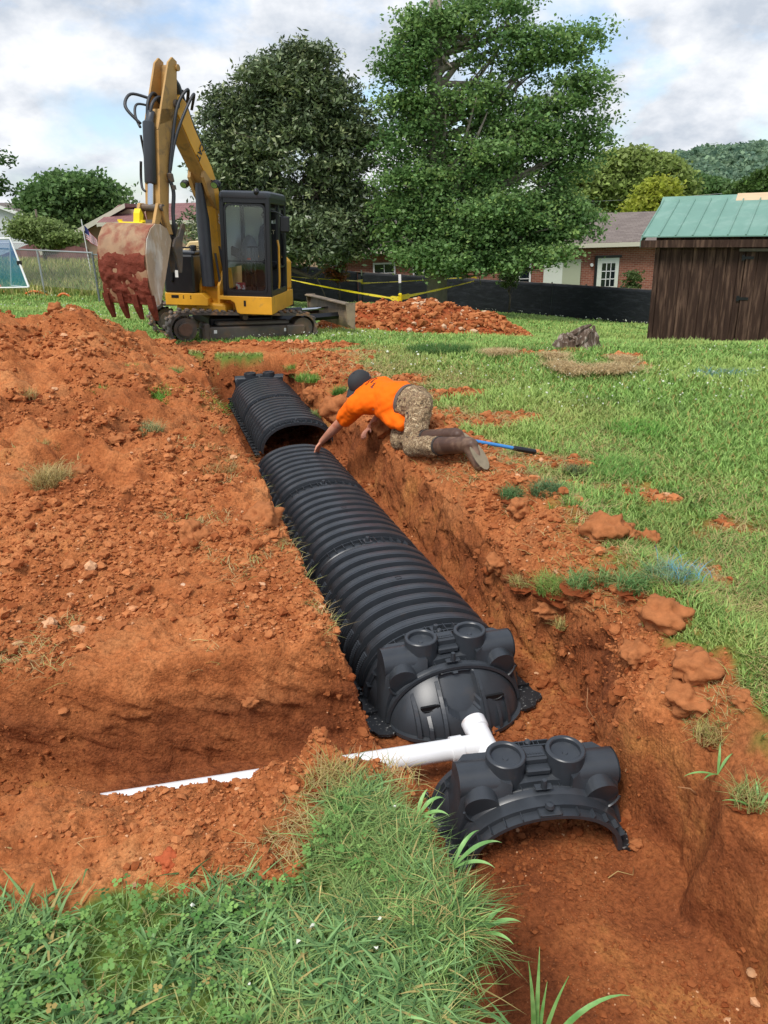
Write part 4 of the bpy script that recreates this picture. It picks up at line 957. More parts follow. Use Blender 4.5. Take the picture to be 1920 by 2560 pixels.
lettering('CAT', .14, RF, BK, boom)
RF2 = EXB @ Matrix.Translation((-.06, .070, 1.85)) @ Matrix(((-1, 0, 0, 0), (0, 0, 1, 0), (0, 1, 0, 0), (0, 0, 0, 1))) @ Matrix.Rotation(rad(-90), 4, 'Z')
lettering('305', .11, RF2, WHT, boom)
# ------------------------------------------------------------------ buildings, fences and yard things
def wood_mat(name, c1, c2, sx):
    """weathered upright boards: grooves every sx metres along local x, grain stretched along z"""
    M = mat(name, c1, rough=.85, spec=.2, var=.35, vscale=3, col2=c2, c2pos=(.48, .72), c2scale=3.2, stretch=(5, 5, .5), bump=.4, bscale=14)
    return M
SHW = wood_mat('weathered_dark_boards', '3a2a22', '6b5445', .2)
def uv_box(): pass
# shed -----------------------------------------------------------------
sL = at(1612, 857); sR = at(1925, 890)
sL = Vector((5.45, 15.6, Hs(5.45, 15.6))); 
shed_dir = rad(-31)          # the long front wall runs right and towards the camera
SH = thing('shed', 'dark weathered board shed with a green metal roof beside the black fence', 'shed', loc=(sL.x, sL.y, sL.z-.30), rot=(0, 0, shed_dir))
W_, D_, HW = 4.6, 3.0, 2.44
grooves = []
mb = MB()
def board_wall(mb, x0, x1, z0, z1, y, step=.203, face=-1, skip=None):
    x = x0; k = 0
    while x < x1-.01:
        w_ = min(step, x1-x); mb.box((x+w_/2, y, (z0+z1)/2), (w_-.012, .03, z1-z0), ch=.004)
        mb.box((x+w_*.5, y-.0165, (z0+z1)/2), (.006, .004, z1-z0)); x += w_
    mb.box(((x0+x1)/2, y+.012, (z0+z1)/2), (x1-x0, .012, z1-z0))
board_wall(mb, .09, 1.62, .10, HW, .0); board_wall(mb, 3.10, W_, .10, HW, .0)
mb.box((2.36, .0, 2.22), (1.48, .03, .24)); mb.box((.045, -.01, 1.2), (.09, .05, 2.3), ch=.004); mb.box((W_/2, .06, .06), (W_, .1, .12))
mb.build('front_wall', SHW, SH)
mb = MB(); mb.prism([(0, .1), (D_, .1), (D_, HW), (D_/2, HW+.56), (0, HW)], .0, .03, 'yz'); mb.build('side_wall', SHW, SH)
mb = MB(); mb.prism([(0, .1), (D_, .1), (D_, HW), (D_/2, HW+.56), (0, HW)], W_-.03, W_, 'yz'); mb.build('side_wall', SHW, SH)
mb = MB(); mb.box((W_/2, D_, 1.2), (W_, .03, 2.3)); mb.build('back_wall', SHW, SH)
for (x0, x1, hx) in ((1.63, 2.86, 1.60), (2.88, 3.09, None)):
    mb = MB(); board_wall(mb, x0, x1, .16, 2.10, -.012, step=.21)
    dr = mb.build('door', SHW, SH)
    if hx:
        for z_ in (.32, 1.25, 1.98):
            q = MB(); q.box((hx+.09, -.036, z_), (.16, .008, .05)); q.box((hx-.01, -.036, z_), (.05, .012, .10)); q.build('hinge', BK, dr)
        q = MB(); q.sphere((2.80, -.05, 1.20), (.03, .03, .035), 10, 8); q.build('handle', STEEL, dr, smooth=True)
        q = MB(); q.box((2.70, -.033, 1.15), (.05, .012, 1.9)); q.build('door_batten', SHW, dr)
mb = MB(); mb.box((2.36, -.05, 2.12), (1.70, .07, .05)); mb.build('door_track', mat('grey_wood', '6f665c', rough=.8, var=.3, vscale=8), SH)
GRN = mat('green_metal_roof', '6b9182', rough=.45, spec=.5, var=.07, vscale=3, col2='7fa092', c2pos=(.5, .7), c2scale=2)
ov = .22; rise = .56+ov*.56/(D_/2)
for s_ in (0, 1):
    mb = MB(); yA = -ov if s_ == 0 else D_+ov; zA = HW+.02-ov*.56/(D_/2); yB = D_/2; zB = HW+.60
    L_ = math.hypot(yB-yA, zB-zA); 
    mb.add([(-.25, yA, zA), (W_+.25, yA, zA), (W_+.25, yB, zB), (-.25, yB, zB), (-.25, yA, zA-.02), (W_+.25, yA, zA-.02), (W_+.25, yB, zB-.02), (-.25, yB, zB-.02)], [(0, 1, 2, 3), (4, 5, 6, 7), (0, 1, 5, 4), (1, 2, 6, 5), (0, 3, 7, 4)])
    x = -.23
    while x < W_+.25:
        mb.tube([(x, yA, zA+.008), (x, yB, zB+.008)], .016, 5); x += .305
    mb.build('roof_sheet', GRN, SH)
mb = MB(); mb.box((W_/2, -ov+.01, HW-.20), (W_+.5, .03, .13)); mb.build('fascia', SHW, SH)
for x_ in (-.25,):
    mb = MB(); mb.prism([(-ov, HW-.26), (-ov, HW-.13), (D_/2, HW+.58), (D_/2, HW+.44)], x_-.012, x_+.012, 'yz'); mb.build('rake_board', GRN, SH)
mb = MB(); mb.prism([(D_/2-.17, HW+.515), (D_/2, HW+.645), (D_/2+.17, HW+.515), (D_/2, HW+.625)], -.27, 1.20, 'yz'); mb.build('ridge_cap', GRN, SH)
mb = MB(); mb.prism([(D_/2-.22, HW+.50), (D_/2, HW+.665), (D_/2+.22, HW+.50), (D_/2, HW+.64)], 1.16, W_+.25, 'yz'); mb.build('ridge_board', mat('bare_plywood', 'cbb08e', rough=.7, var=.12, vscale=4, stretch=(1, 6, 6)), SH)
# brick house ------------------------------------------------------------
def brick_mat():
    M = bpy.data.materials.new('red_brick'); M.use_nodes = True; t = M.node_tree; b = t.nodes['Principled BSDF']; b.inputs['Roughness'].default_value = .9
    co = t.nodes.new('ShaderNodeTexCoord'); mp_ = t.nodes.new('ShaderNodeMapping'); mp_.inputs['Rotation'].default_value = (math.pi/2, 0, 0); t.links.new(co.outputs['Object'], mp_.inputs[0])
    br = t.nodes.new('ShaderNodeTexBrick'); t.links.new(mp_.outputs[0], br.inputs[0]); br.inputs['Scale'].default_value = 1; br.inputs['Brick Width'].default_value = .22; br.inputs['Row Height'].default_value = .075; br.inputs['Mortar Size'].default_value = .007
    br.inputs['Color1'].default_value = (*S2L('9a5c48'), 1); br.inputs['Color2'].default_value = (*S2L('7e4636'), 1); br.inputs['Mortar'].default_value = (*S2L('a08a78'), 1); br.inputs['Bias'].default_value = -.1
    t.links.new(br.outputs[0], b.inputs['Base Color']); return M
BRK = brick_mat()
def shingle_mat(name, c1, c2):
    M = bpy.data.materials.new(name); M.use_nodes = True; t = M.node_tree; b = t.nodes['Principled BSDF']; b.inputs['Roughness'].default_value = .9
    co = t.nodes.new('ShaderNodeTexCoord'); br = t.nodes.new('ShaderNodeTexBrick'); t.links.new(co.outputs['Object'], br.inputs[0]); br.inputs['Scale'].default_value = 1
    br.inputs['Brick Width'].default_value = .33; br.inputs['Row Height'].default_value = .14; br.inputs['Mortar Size'].default_value = .008
    a_, b__ = S2L(c1), S2L(c2); br.inputs['Color1'].default_value = (*a_, 1); br.inputs['Color2'].default_value = (*b__, 1); br.inputs['Mortar'].default_value = (*(v*.6 for v in a_), 1)
    t.links.new(br.outputs[0], b.inputs['Base Color']); return M
SHG = shingle_mat('brown_shingles', '6d625c', '7f746d'); SHR = shingle_mat('maroon_shingles', '7a5250', '8f6560'); CREAM = mat('cream_trim', 'c9c4b0', rough=.6)
def gable(root, w_, d_, hw, rise_, wallm, roofm, trim=CREAM, ovh=.4, long_x=True, wall_name='wall'):
    """w_ along x, d_ along y, ridge along x (long_x) or along y"""
    mb = MB(); mb.box((w_/2, d_/2, hw/2-.5), (w_, d_, hw+1)); 
    if long_x: mb.prism([(0, hw), (d_, hw), (d_/2, hw+rise_)], 0, w_, 'yz')
    else: mb.prism([(0, hw), (w_, hw), (w_/2, hw+rise_)], 0, d_, 'xz')
    mb.build(wall_name, wallm, root)
    mb = MB(); half = d_/2 if long_x else w_/2; k = rise_/half; th = .10
    for s_ in (0, 1):
        a0 = -ovh if s_ == 0 else 2*half+ovh; z0 = hw-ovh*k+.05; zr = hw+rise_+.05; L0, L1 = -ovh, (w_ if long_x else d_)+ovh
        q = [(a0, z0), (half, zr), (half, zr+th), (a0, z0+th)]
        mb.prism(q, L0, L1, 'yz' if long_x else 'xz')
    rf = mb.build('roof', roofm, root)
    mb = MB()
    for s_ in (0, 1):
        a0 = -ovh-.02 if s_ == 0 else 2*half+ovh+.02; z0 = hw-ovh*k+.02
        if long_x: mb.box((w_/2, a0, z0+.03), (w_+2*ovh, .04, .17))
        else: mb.box((a0, d_/2, z0+.03), (.04, d_+2*ovh, .17))
    for e_ in (-ovh-.015, (w_ if long_x else d_)+ovh+.015):
        q = [(-ovh, hw-ovh*k-.06), (half, hw+rise_-.06), (2*half+ovh, hw-ovh*k-.06), (2*half+ovh, hw-ovh*k+.14), (half, hw+rise_+.14), (-ovh, hw-ovh*k+.14)]
        mb.prism(q, e_-.015, e_+.015, 'yz' if long_x else 'xz')
    mb.build('roof_trim', trim, rf)
    return rf
def window_part(root, x, z, w_, h_, y=-.03, muntin=(2, 3), frame=WHT, glass=None, name='window'):
    mb = MB(); f_ = .07
    for (cx_, cz_, sx_, sz_) in ((x, z+h_/2, w_+f_, f_), (x, z-h_/2, w_+f_, f_), (x-w_/2, z, f_, h_), (x+w_/2, z, f_, h_)): mb.box((cx_, y, cz_), (sx_, .06, sz_))
    for i in range(1, muntin[0]): mb.box((x-w_/2+w_*i/muntin[0], y, z), (.025, .04, h_))
    for i in range(1, muntin[1]): mb.box((x, y, z-h_/2+h_*i/muntin[1]), (w_, .04, .025))
    o = mb.build(name, frame, root); q = MB(); q.box((x, y+.02, z), (w_, .012, h_)); q.build('pane', PANE, o); return o
PANE = mat('dark_pane', '1a2226', rough=.08, spec=.8)
BH_o = atY(1700, 629, 34.0)
brick = thing('brick_house', 'low red brick house with brown shingle roof and white glazed door behind the fence', 'house', loc=(-1.8, 34.6, BH_o.z-2.55), rot=(0, 0, rad(-1.5)))
gable(brick, 21, 6.4, 3.0, 1.0, BRK, SHG, ovh=.45)
def bx_(px): return atY(px, 650, 34.4).x+1.8
xd = bx_(1519); q = MB(); q.box((xd, -.03, 1.32), (.92, .08, 2.1)); dr = q.build('door', mat('white_door', 'd8dccf', rough=.5), brick)
q = MB(); q.box((xd+.02, -.075, 1.50), (.56, .02, 1.3)); q.build('pane', PANE, dr)
for i in range(1, 3):
    q = MB(); q.box((xd+.02-.28+.56*i/3, -.09, 1.5), (.03, .02, 1.3)); q.build('muntin', WHT, dr)
for i in range(1, 4):
    q = MB(); q.box((xd+.02, -.09, .85+1.3*i/4), (.56, .02, .03)); q.build('muntin', WHT, dr)
q = MB(); q.box((xd-.52, -.04, 1.32), (.10, .12, 2.2)); q.box((xd, -.04, 2.42), (1.1, .12, .10)); q.build('door_frame', BK, brick)
xs_ = bx_(1425); q = MB(); q.box((xs_, -.05, 1.2), (.9, .1, 2.3)); q.build('siding_panel', mat('pale_green_siding', 'a9ae94', rough=.7), brick)
xs_ = bx_(1400); q = MB(); q.box((xs_-.3, -.06, 1.2), (.8, .1, 2.2)); q.build('door', mat('white_door', 'd8dccf'), brick)
for px in (960, 1060, 1120, 1300): window_part(brick, bx_(px), 1.8, .9, 1.2)
q = MB(); q.cyl((bx_(1478), -.04, 2.1), (bx_(1478), -.10, 2.1), .07, 10); q.build('wall_lamp', WHT, brick)
q = MB(); q.cyl((bx_(1492), 1.3, 3.3), (bx_(1492), 1.3, 3.95), .05, 8); q.cyl((bx_(1492), 1.3, 3.42), (bx_(1492), 1.3, 3.5), .15, 8); q.build('vent_pipe', STEEL, brick)
# tan house on the left ----------------------------------------------------
SIDE = mat('tan_siding', 'b59c80', rough=.8, var=.06)
p0 = atY(405, 640, 38.0)
tan = thing('tan_house', 'tan sided house with maroon shingle roof behind the excavator arm', 'house', loc=(p0.x-2.3, 38, p0.z-1.5), rot=(0, 0, rad(3)))
wallz = atY(410, 555, 38).z-tan.location.z
rf = gable(tan, 11, 8, wallz, .72, SIDE, SHR, ovh=.4)
q = MB()
for i in range(36): q.box((.15+i*.3, -.012, wallz/2), (.03, .02, wallz-.2))
q.build('siding_batten', mat('tan_siding_groove', '8f7a63', rough=.8), tan); window_part(tan, 1.1, 1.9, .8, 1.1)
q = MB(); q.cyl((2.0, 3.6, wallz+.6), (2.0, 3.6, wallz+1.2), .06, 8); q.build('vent_pipe', STEEL, rf)
q = MB(); hx0 = -2.6
q.prism([(hx0-.6, wallz-1.0), (0.6, wallz+.62), (3.0, wallz+.2), (3.0, wallz-.9), (hx0+.2, wallz-.9)], 1.5, 7.0, 'xz'); wg = q.build('gable_wing', SIDE, tan)
q = MB(); q.prism([(hx0-1.0, wallz-1.25), (.65, wallz+.72), (.65, wallz+.87), (hx0-1.1, wallz-1.10)], .9, 7.4, 'xz'); q.build('roof', SHR, wg)
q = MB(); q.prism([(hx0-1.05, wallz-1.34), (.65, wallz+.67), (.65, wallz+.87), (hx0-1.12, wallz-1.08)], .86, .90, 'xz'); q.build('roof_trim', CREAM, wg)
q = MB(); q.box((-1.6, 4, wallz/2-1.0), (3.2, 5.4, wallz+.4)); q.build('wing_wall', SIDE, wg)
q = MB(); q.prism([(-7.6, wallz-1.95), (-3.4, wallz-.55), (-1.5, wallz-1.1), (-1.5, wallz-1.95)], 1.0, 6.0, 'xz'); lw = q.build('porch_roof', SHR, tan)
q = MB(); q.box((-4.6, 1.0-.05, wallz-2.02), (6.2, .1, .16)); q.build('gutter', CREAM, lw); q = MB(); q.box((-4.2, 3.5, wallz/2-1.3), (5, 4.6, wallz-1.4)); q.build('porch_wall', SIDE, lw)
# white house far left -------------------------------------------------------
p1 = atY(0, 600, 52)
WSD = mat('white_siding', 'cfd2d2', rough=.7)
ap = atY(32, 511, 52); ev = atY(138, 549, 52)
wh = thing('white_house', 'white gabled house at the far left edge', 'house', loc=(ap.x-(ev.x-ap.x)-1.2, 52, ev.z-5.0), rot=(0, 0, rad(2)))
gable(wh, 2*(ev.x-ap.x), 9, 5.0, ap.z-ev.z, WSD, SHG, trim=WHT, ovh=.35, long_x=False)
q = MB(); q.box((2*(ev.x-ap.x)-.75, -.03, 4.3), (.9, .05, .7)); q.build('window', PANE, wh)
q = MB(); q.prism([(-2, 1.6), (1.2, 3.4), (4.6, 1.5), (4.6, 1.35), (1.2, 3.2), (-2, 1.4)], -4.2, -.1, 'xz'); pr = q.build('porch_roof', SHG, wh)
q = MB(); q.prism([(-1.9, 1.3), (1.2, 3.1), (4.4, 1.3), (4.4, -1), (-1.9, -1)], -4.0, -.1, 'xz'); q.build('porch_wall', WSD, wh)
# black privacy fence ---------------------------------------------------------
PGR = mat('dark_green_steel', '2c3a30', rough=.6)
FAB2 = mat('black_fence_cloth', '1f2226', rough=.65, spec=.3, var=.25, vscale=1.4, col2='34373c', c2pos=(.5, .75), c2scale=2.2, stretch=(1, 1, 4), bump=.25, bscale=5, bdist=.05)
def fence_pt(px, pt, pb, Hh): pass
fpts = []
for px, yt, yb in ((640, 655, 742), (715, 663, 748), (900, 683, 762), (1130, 697, 776), (1350, 710, 795), (1490, 719, 810), (1640, 729, 829)):
    hpx = yb-yt; d = 1.38*1900/hpx; P_ = atD(px, yb, d*1.0); fpts.append((P_, 1.38))
fence = thing('privacy_fence', 'long black cloth covered fence across the back of the lawn', 'fence', loc=tuple(fpts[0][0]))
off0 = Vector(fpts[0][0])
P0 = [f[0] for f in fpts]
def fpos(s_):  # 0..1 along the fence
    k = s_*(len(P0)-1); i = min(int(k), len(P0)-2); return P0[i].lerp(P0[i+1], k-i)
segs = [(0, .33), (.3305, .70), (.7012, 1.0)]
for (a_, b_) in segs:
    n = int(150*(b_-a_)); vs = []; q = MB()
    def fn(u, v, a_=a_, b_=b_):
        s_ = a_+(b_-a_)*u; p = fpos(s_)-off0; e_ = min(u, 1-u); w1 = mnoise.noise(Vector((s_*22, v*1.5, 3)))*.05+mnoise.noise(Vector((s_*70, v*3, 5)))*.018
        return (p.x, p.y+w1*(1-v*.7), p.z+(-.05+.04*mnoise.noise(Vector((s_*30, 0, 9)))*(1-v))+1.43*v-.02*(v > .99)*abs(math.sin(s_*160)))
    q.grid(fn, n, 12); o = q.build('cloth_panel', FAB2, fence, smooth=True); so_ = o.modifiers.new('solid', 'SOLIDIFY'); so_.thickness = .006
q = MB(); q.tube([fpos(k/40)-off0+Vector((0, .03, 1.36)) for k in range(41)], .022, 6); q.build('top_rail', STEEL, fence)
for k in range(11):
    q = MB(); p = fpos(k/10)-off0+Vector((0, .06, 0)); q.cyl(p-Vector((0, 0, .1)), p+Vector((0, 0, 1.42)), .03, 8); q.build('fence_post', PGR, fence)
# chain-link fence -------------------------------------------------------------
def link_mat():
    M = bpy.data.materials.new('chain_link'); M.use_nodes = True; t = M.node_tree; t.nodes.clear(); o = t.nodes.new('ShaderNodeOutputMaterial')
    co = t.nodes.new('ShaderNodeTexCoord'); sp = t.nodes.new('ShaderNodeSeparateXYZ'); t.links.new(co.outputs['UV'], sp.inputs[0]); outs = []
    def m_(op, a, b=None):
        n = t.nodes.new('ShaderNodeMath'); n.operation = op
        for i, v in enumerate((a, b)):
            if v is None: continue
            if isinstance(v, (int, float)): n.inputs[i].default_value = v
            else: t.links.new(v, n.inputs[i])
        return n.outputs[0]
    for op in ('ADD', 'SUBTRACT'): outs.append(m_('LESS_THAN', m_('FRACT', m_(op, m_('ADD', sp.outputs[0], 100), sp.outputs[1])), .13))
    f = m_('MAXIMUM', outs[0], outs[1]); a = t.nodes.new('ShaderNodeBsdfTransparent'); b = t.nodes.new('ShaderNodeBsdfPrincipled'); b.inputs['Base Color'].default_value = (.32, .34, .35, 1); b.inputs['Metallic'].default_value = .4; b.inputs['Roughness'].default_value = .5
    m = t.nodes.new('ShaderNodeMixShader'); t.links.new(f, m.inputs[0]); t.links.new(a.outputs[0], m.inputs[1]); t.links.new(b.outputs[0], m.inputs[2]); t.links.new(m.outputs[0], o.inputs[0]); return M
LINK = link_mat(); GALV = mat('galvanised_pipe', 'a2a7a8', rough=.5, metal=.3)
def chain_fence(name, label, pts, h, posts):
    root = thing(name, label, 'fence', loc=tuple(pts[0])); o = Vector(pts[0]); L_ = 0
    for a_, b_ in zip(pts[:-1], pts[1:]):
        a_ = Vector(a_)-o; b_ = Vector(b_)-o; me = bpy.data.meshes.new('mesh'); me.from_pydata([a_, b_, b_+Vector((0, 0, h)), a_+Vector((0, 0, h))], [], [(0, 1, 2, 3)]); uv = me.uv_layers.new(); l = (b_-a_).length
        for i, (u, v) in enumerate(((L_, 0), (L_+l, 0), (L_+l, h), (L_, h))): uv.data[i].uv = (u/.11, v/.11)
        L_ += l; link_mesh('wire_mesh', me, LINK, root)
        q = MB(); q.tube([a_+Vector((0, 0, h+.02)), b_+Vector((0, 0, h+.02))], .028, 6); q.build('top_rail', GALV, root)
        n = max(1, int(l/posts))
        for k in range(n+1): q = MB(); p = a_.lerp(b_, k/n); q.cyl(p-Vector((0, 0, .4)), p+Vector((0, 0, h+.05)), .035, 8); q.build('fence_post', GALV, root)
    return root
def cp(px, py, Y, Z=None): v = atY(px, py, Y); return v
fa = [cp(-120, 695, 33), cp(245, 727, 27.5)]; hh = cp(245, 633, 27.5).z-fa[1].z
chain_fence('chain_link_fence', 'grey chain-link fence running behind the lawn towards the bucket', fa, hh, 3)
fb = [cp(245, 727, 27.5), cp(420, 722, 30), cp(480, 718, 31)]
chain_fence('chain_link_fence', 'grey chain-link fence between the bucket and the boom', fb, hh*.95, 3)
fc = [cp(-150, 690, 40), cp(330, 690, 40)]
chain_fence('chain_link_fence', 'farther grey chain-link fence in front of the houses', fc, cp(0, 604, 40).z-fc[0].z-.0, 4)
# soccer goal with blue-green net --------------------------------------------------
NETM = bpy.data.materials.new('blue_green_net'); NETM.use_nodes = True; t = NETM.node_tree; t.nodes.clear(); o = t.nodes.new('ShaderNodeOutputMaterial'); co = t.nodes.new('ShaderNodeTexCoord'); sp = t.nodes.new('ShaderNodeSeparateXYZ'); t.links.new(co.outputs['Object'], sp.inputs[0])
rp = t.nodes.new('ShaderNodeValToRGB'); mr_ = t.nodes.new('ShaderNodeMapRange'); mr_.inputs[1].default_value = 0; mr_.inputs[2].default_value = 2.1; t.links.new(sp.outputs[2], mr_.inputs[0]); t.links.new(mr_.outputs[0], rp.inputs[0])
e = rp.color_ramp.elements; e[0].position = .1; e[0].color = (*S2L('2f7f86'), 1); e[1].position = .8; e[1].color = (*S2L('2f62a8'), 1)
a = t.nodes.new('ShaderNodeBsdfTransparent'); b = t.nodes.new('ShaderNodeBsdfDiffuse'); t.links.new(rp.outputs[0], b.inputs[0]); m_ = t.nodes.new('ShaderNodeMixShader'); m_.inputs[0].default_value = .42; t.links.new(a.outputs[0], m_.inputs[1]); t.links.new(b.outputs[0], m_.inputs[2]); t.links.new(m_.outputs[0], o.inputs[0])
g0 = atY(72, 718, 25); gt = atY(25, 596, 25.6); gs = atY(-150, 705, 26)
goal = thing('soccer_goal', 'white framed goal with blue-green net at the left edge', 'soccer goal', loc=tuple(g0))
T_ = gt-g0; S_ = Vector((-3.4, .4, 0))
q = MB(); q.tube([(0, 0, 0), T_, T_+S_], .035, 8); q.tube([(0, 0, 0), S_*.9], .025, 6); q.tube([Vector((-.95, .9, .0)), T_], .028, 6); q.tube([Vector((-.95, .9, .0)), (0, 0, 0)], .022, 6); q.build('goal_frame', WHT, goal)
q = MB(); q.add([(0, 0, .02), T_, T_+S_, S_*.9+Vector((0, 0, .02))], [(0, 1, 2, 3)]); q.add([(0, 0, .02), T_, Vector((-.95, .9, .02))], [(0, 1, 2)]); q.build('net', NETM, goal)
q = MB(); q.box(T_*.5, (.12, .1, .12)); q.build('clamp', BK, goal)
# flag -------------------------------------------------------------------------------
fp = atY(214, 596, 33); ft = atY(203, 548, 33)
flag = thing('flag_pole', 'small white pole carrying a stars and stripes flag beside the tan house', 'flag', loc=tuple(fp)); q = MB(); q.tube([(0, 0, -1.8), ft-fp], .02, 6); q.build('pole', WHT, flag)
def stripe_mat():
    M = bpy.data.materials.new('flag_stripes'); M.use_nodes = True; t = M.node_tree; b = t.nodes['Principled BSDF']; co = t.nodes.new('ShaderNodeTexCoord'); sp = t.nodes.new('ShaderNodeSeparateXYZ'); t.links.new(co.outputs['UV'], sp.inputs[0])
    def m_(op, a, b=None):
        n = t.nodes.new('ShaderNodeMath'); n.operation = op
        for i, v in enumerate((a, b)):
            if v is None: continue
            if isinstance(v, (int, float)): n.inputs[i].default_value = v
            else: t.links.new(v, n.inputs[i])
        return n.outputs[0]
    st = m_('LESS_THAN', m_('FRACT', m_('MULTIPLY', sp.outputs[1], 6.5)), .5); ct = m_('MULTIPLY', m_('LESS_THAN', sp.outputs[0], .4), m_('GREATER_THAN', sp.outputs[1], .46))
    m1 = t.nodes.new('ShaderNodeMix'); m1.data_type = 'RGBA'; t.links.new(st, m1.inputs[0]); m1.inputs[6].default_value = (.75, .75, .75, 1); m1.inputs[7].default_value = (.45, .03, .05, 1)
    m2 = t.nodes.new('ShaderNodeMix'); m2.data_type = 'RGBA'; t.links.new(ct, m2.inputs[0]); t.links.new(m1.outputs[2], m2.inputs[6]); m2.inputs[7].default_value = (.03, .04, .15, 1); t.links.new(m2.outputs[2], b.inputs['Base Color']); return M
me = bpy.data.meshes.new('cloth'); vs = []; fs = []; uvs = []
tp_ = (ft-fp)*.62
for j in range(7):
    for i in range(9):
        u, v = i/8, j/6; vs.append((tp_.x+.05+u*.42+.10*v*0, tp_.y+.06*math.sin(u*9), tp_.z-.62*u*.9-.55*(1-v)*(1-.45*u)+.05)); uvs.append((u, v))
for j in range(6):
    for i in range(8): fs.append((j*9+i, j*9+i+1, (j+1)*9+i+1, (j+1)*9+i))
me.from_pydata(vs, [], fs); uv = me.uv_layers.new()
for l in me.loops: uv.data[l.index].uv = uvs[l.vertex_index]
link_mesh('flag_cloth', me, stripe_mat(), flag)
# steel posts and yellow tape ----------------------------------------------------------
posts = {}
for key, (px, pb_, pt_, lab) in dict(C=(1002, 826, 684, 'dark green steel post standing in front of the back clay heap'), L=(907, 768, 674, 'dark green steel post behind the left end of the clay heap'), R=(1188, 777, 679, 'dark green steel post at the right end of the tape')).items():
    g = at(px, pb_); tp_ = atD(px+3, pt_, (g-Vector((0, 0, EYE))).dot(f0)); h = tp_.z-g.z
    r_ = thing('fence_stake', lab, 'stake', loc=tuple(g), group='steel stakes holding yellow tape')
    q = MB(); q.box((0, 0, h*.45-.1), (.045, .008, h*.9+.2)); q.box((0, .015, h*.45-.1), (.008, .035, h*.9+.2))
    for k in range(16): q.box((0, -.008, .1+k*h*.05), (.02, .012, .012))
    q.build('stake_shaft', PGR, r_); q = MB(); q.box((0, .004, h*.94), (.05, .022, h*.15)); q.build('white_tip', WHT, r_); posts[key] = (g, h)
TAPE = mat('yellow_tape', 'd9c400', rough=.4, col2='1c1a10', c2pos=(.60, .62), c2scale=6, stretch=(2, 2, 10))
def ptop(k, f_): g, h = posts[k]; return g+Vector((0, -.03, h*f_))
def tape(name, label, a_, b_, sag, w0, w1, parent=None):
    q = MB(); n = 60; L_ = []
    for i in range(n+1):
        u = i/n; p = a_.lerp(b_, u)-Vector((0, 0, sag*4*u*(1-u))); w_ = w0+(w1-w0)*u; w_ *= .6+.4*abs(math.sin(u*17))+(1.0 if min(u, 1-u) < .06 else 0)
        tw = .6*math.sin(u*9); L_.append([p+Vector((0, -.5*w_*math.sin(tw), -.5*w_*math.cos(tw))), p+Vector((0, .5*w_*math.sin(tw), .5*w_*math.cos(tw))), p+Vector((0, .5*w_*math.sin(tw)+.003, .5*w_*math.cos(tw))), p+Vector((0, -.5*w_*math.sin(tw)+.003, -.5*w_*math.cos(tw)))])
    q.loft(L_); o = q.build(name, TAPE); tag(o, label, 'caution tape', 'yellow tape strung between steel stakes'); return o
tape('caution_tape', 'yellow tape from the front stake to the right stake', ptop('C', .60), ptop('R', .80), .02, .055, .045)
tape('caution_tape', 'yellow tape from the back left stake to the right stake', ptop('L', .66), ptop('R', .90), .02, .035, .03)
tape('caution_tape', 'upper yellow tape from the back left stake to behind the cab', atD(700, 689, 25), ptop('L', .72), .02, .03, .05)
tape('caution_tape', 'lower yellow tape from behind the cab to the front stake', atD(700, 693, 20), ptop('C', .57), .03, .025, .055)
for key, lab, f_ in (('C', 'yellow tape knotted round the front stake', .60), ('L', 'yellow tape knotted round the back left stake', .70), ('R', 'yellow tape knotted round the right stake', .84)):
    g, h = posts[key]; q = MB(); q.box(g+Vector((0, 0, h*f_)), (.075, .06, .17), ch=.02); tag(q.build('tape_knot', TAPE), lab, 'caution tape', 'yellow tape strung between steel stakes')
# orange hoops of hose on the lawn --------------------------------------------------------
ORG = mat('orange_hose', 'd9702e', rough=.5, var=.1)
for (x0, y0, x1, y1, hh_, lab) in ((-10, 722, 12, 733, .22, 'orange hose end at the left edge of the lawn'), (60, 737, 120, 740, .16, 'longer orange hose hoop lying in the lawn'), (144, 743, 178, 744, .14, 'short orange hose hoop in the lawn near the bucket')):
    a_ = at(x0, y0); b_ = at(x1, y1); q = MB(); q.tube([a_.lerp(b_, u)+Vector((0, 0, hh_*4*u*(1-u)*1.0-.02)) for u in np.linspace(0, 1, 16)], .045, 8); tag(q.build('hose_hoop', ORG, smooth=True), lab, 'hose', 'orange hoses lying in the lawn')
# power lines --------------------------------------------------------------------------------
for k, (a_, b_, lab) in enumerate(((atY(1480, 503, 60), atY(1990, 462, 60), 'upper overhead wire crossing the right trees'), (atY(1480, 533, 70), atY(1990, 500, 70), 'lower overhead wire crossing the right trees'))):
    q = MB(); q.tube([a_.lerp(b_, u)-Vector((0, 0, .8*u*(1-u))) for u in np.linspace(0, 1, 12)], .018, 5); tag(q.build('power_line', mat('wire_grey', '9a9c9a')), lab, 'wire')
# ------------------------------------------------------------------ trees
BARK = mat('bark', '6a5f52', rough=.95, var=.35, vscale=6, stretch=(3, 3, .6), bump=.6, bscale=14)
def leaf_mat(name, spec=.3, rough=.55, tr=.45):
    M = bpy.data.materials.new(name); M.use_nodes = True; t = M.node_tree; b = t.nodes['Principled BSDF']; b.inputs['Roughness'].default_value = rough; b.inputs['Specular IOR Level'].default_value = spec
    a = t.nodes.new('ShaderNodeAttribute'); a.attribute_name = 'col'; t.links.new(a.outputs['Color'], b.inputs['Base Color'])
    o = t.nodes['Material Output']; tl = t.nodes.new('ShaderNodeBsdfTranslucent'); t.links.new(a.outputs['Color'], tl.inputs[0]); m = t.nodes.new('ShaderNodeMixShader'); m.inputs[0].default_value = tr
    t.links.new(b.outputs[0], m.inputs[1]); t.links.new(tl.outputs[0], m.inputs[2]); t.links.new(m.outputs[0], o.inputs[0]); return M
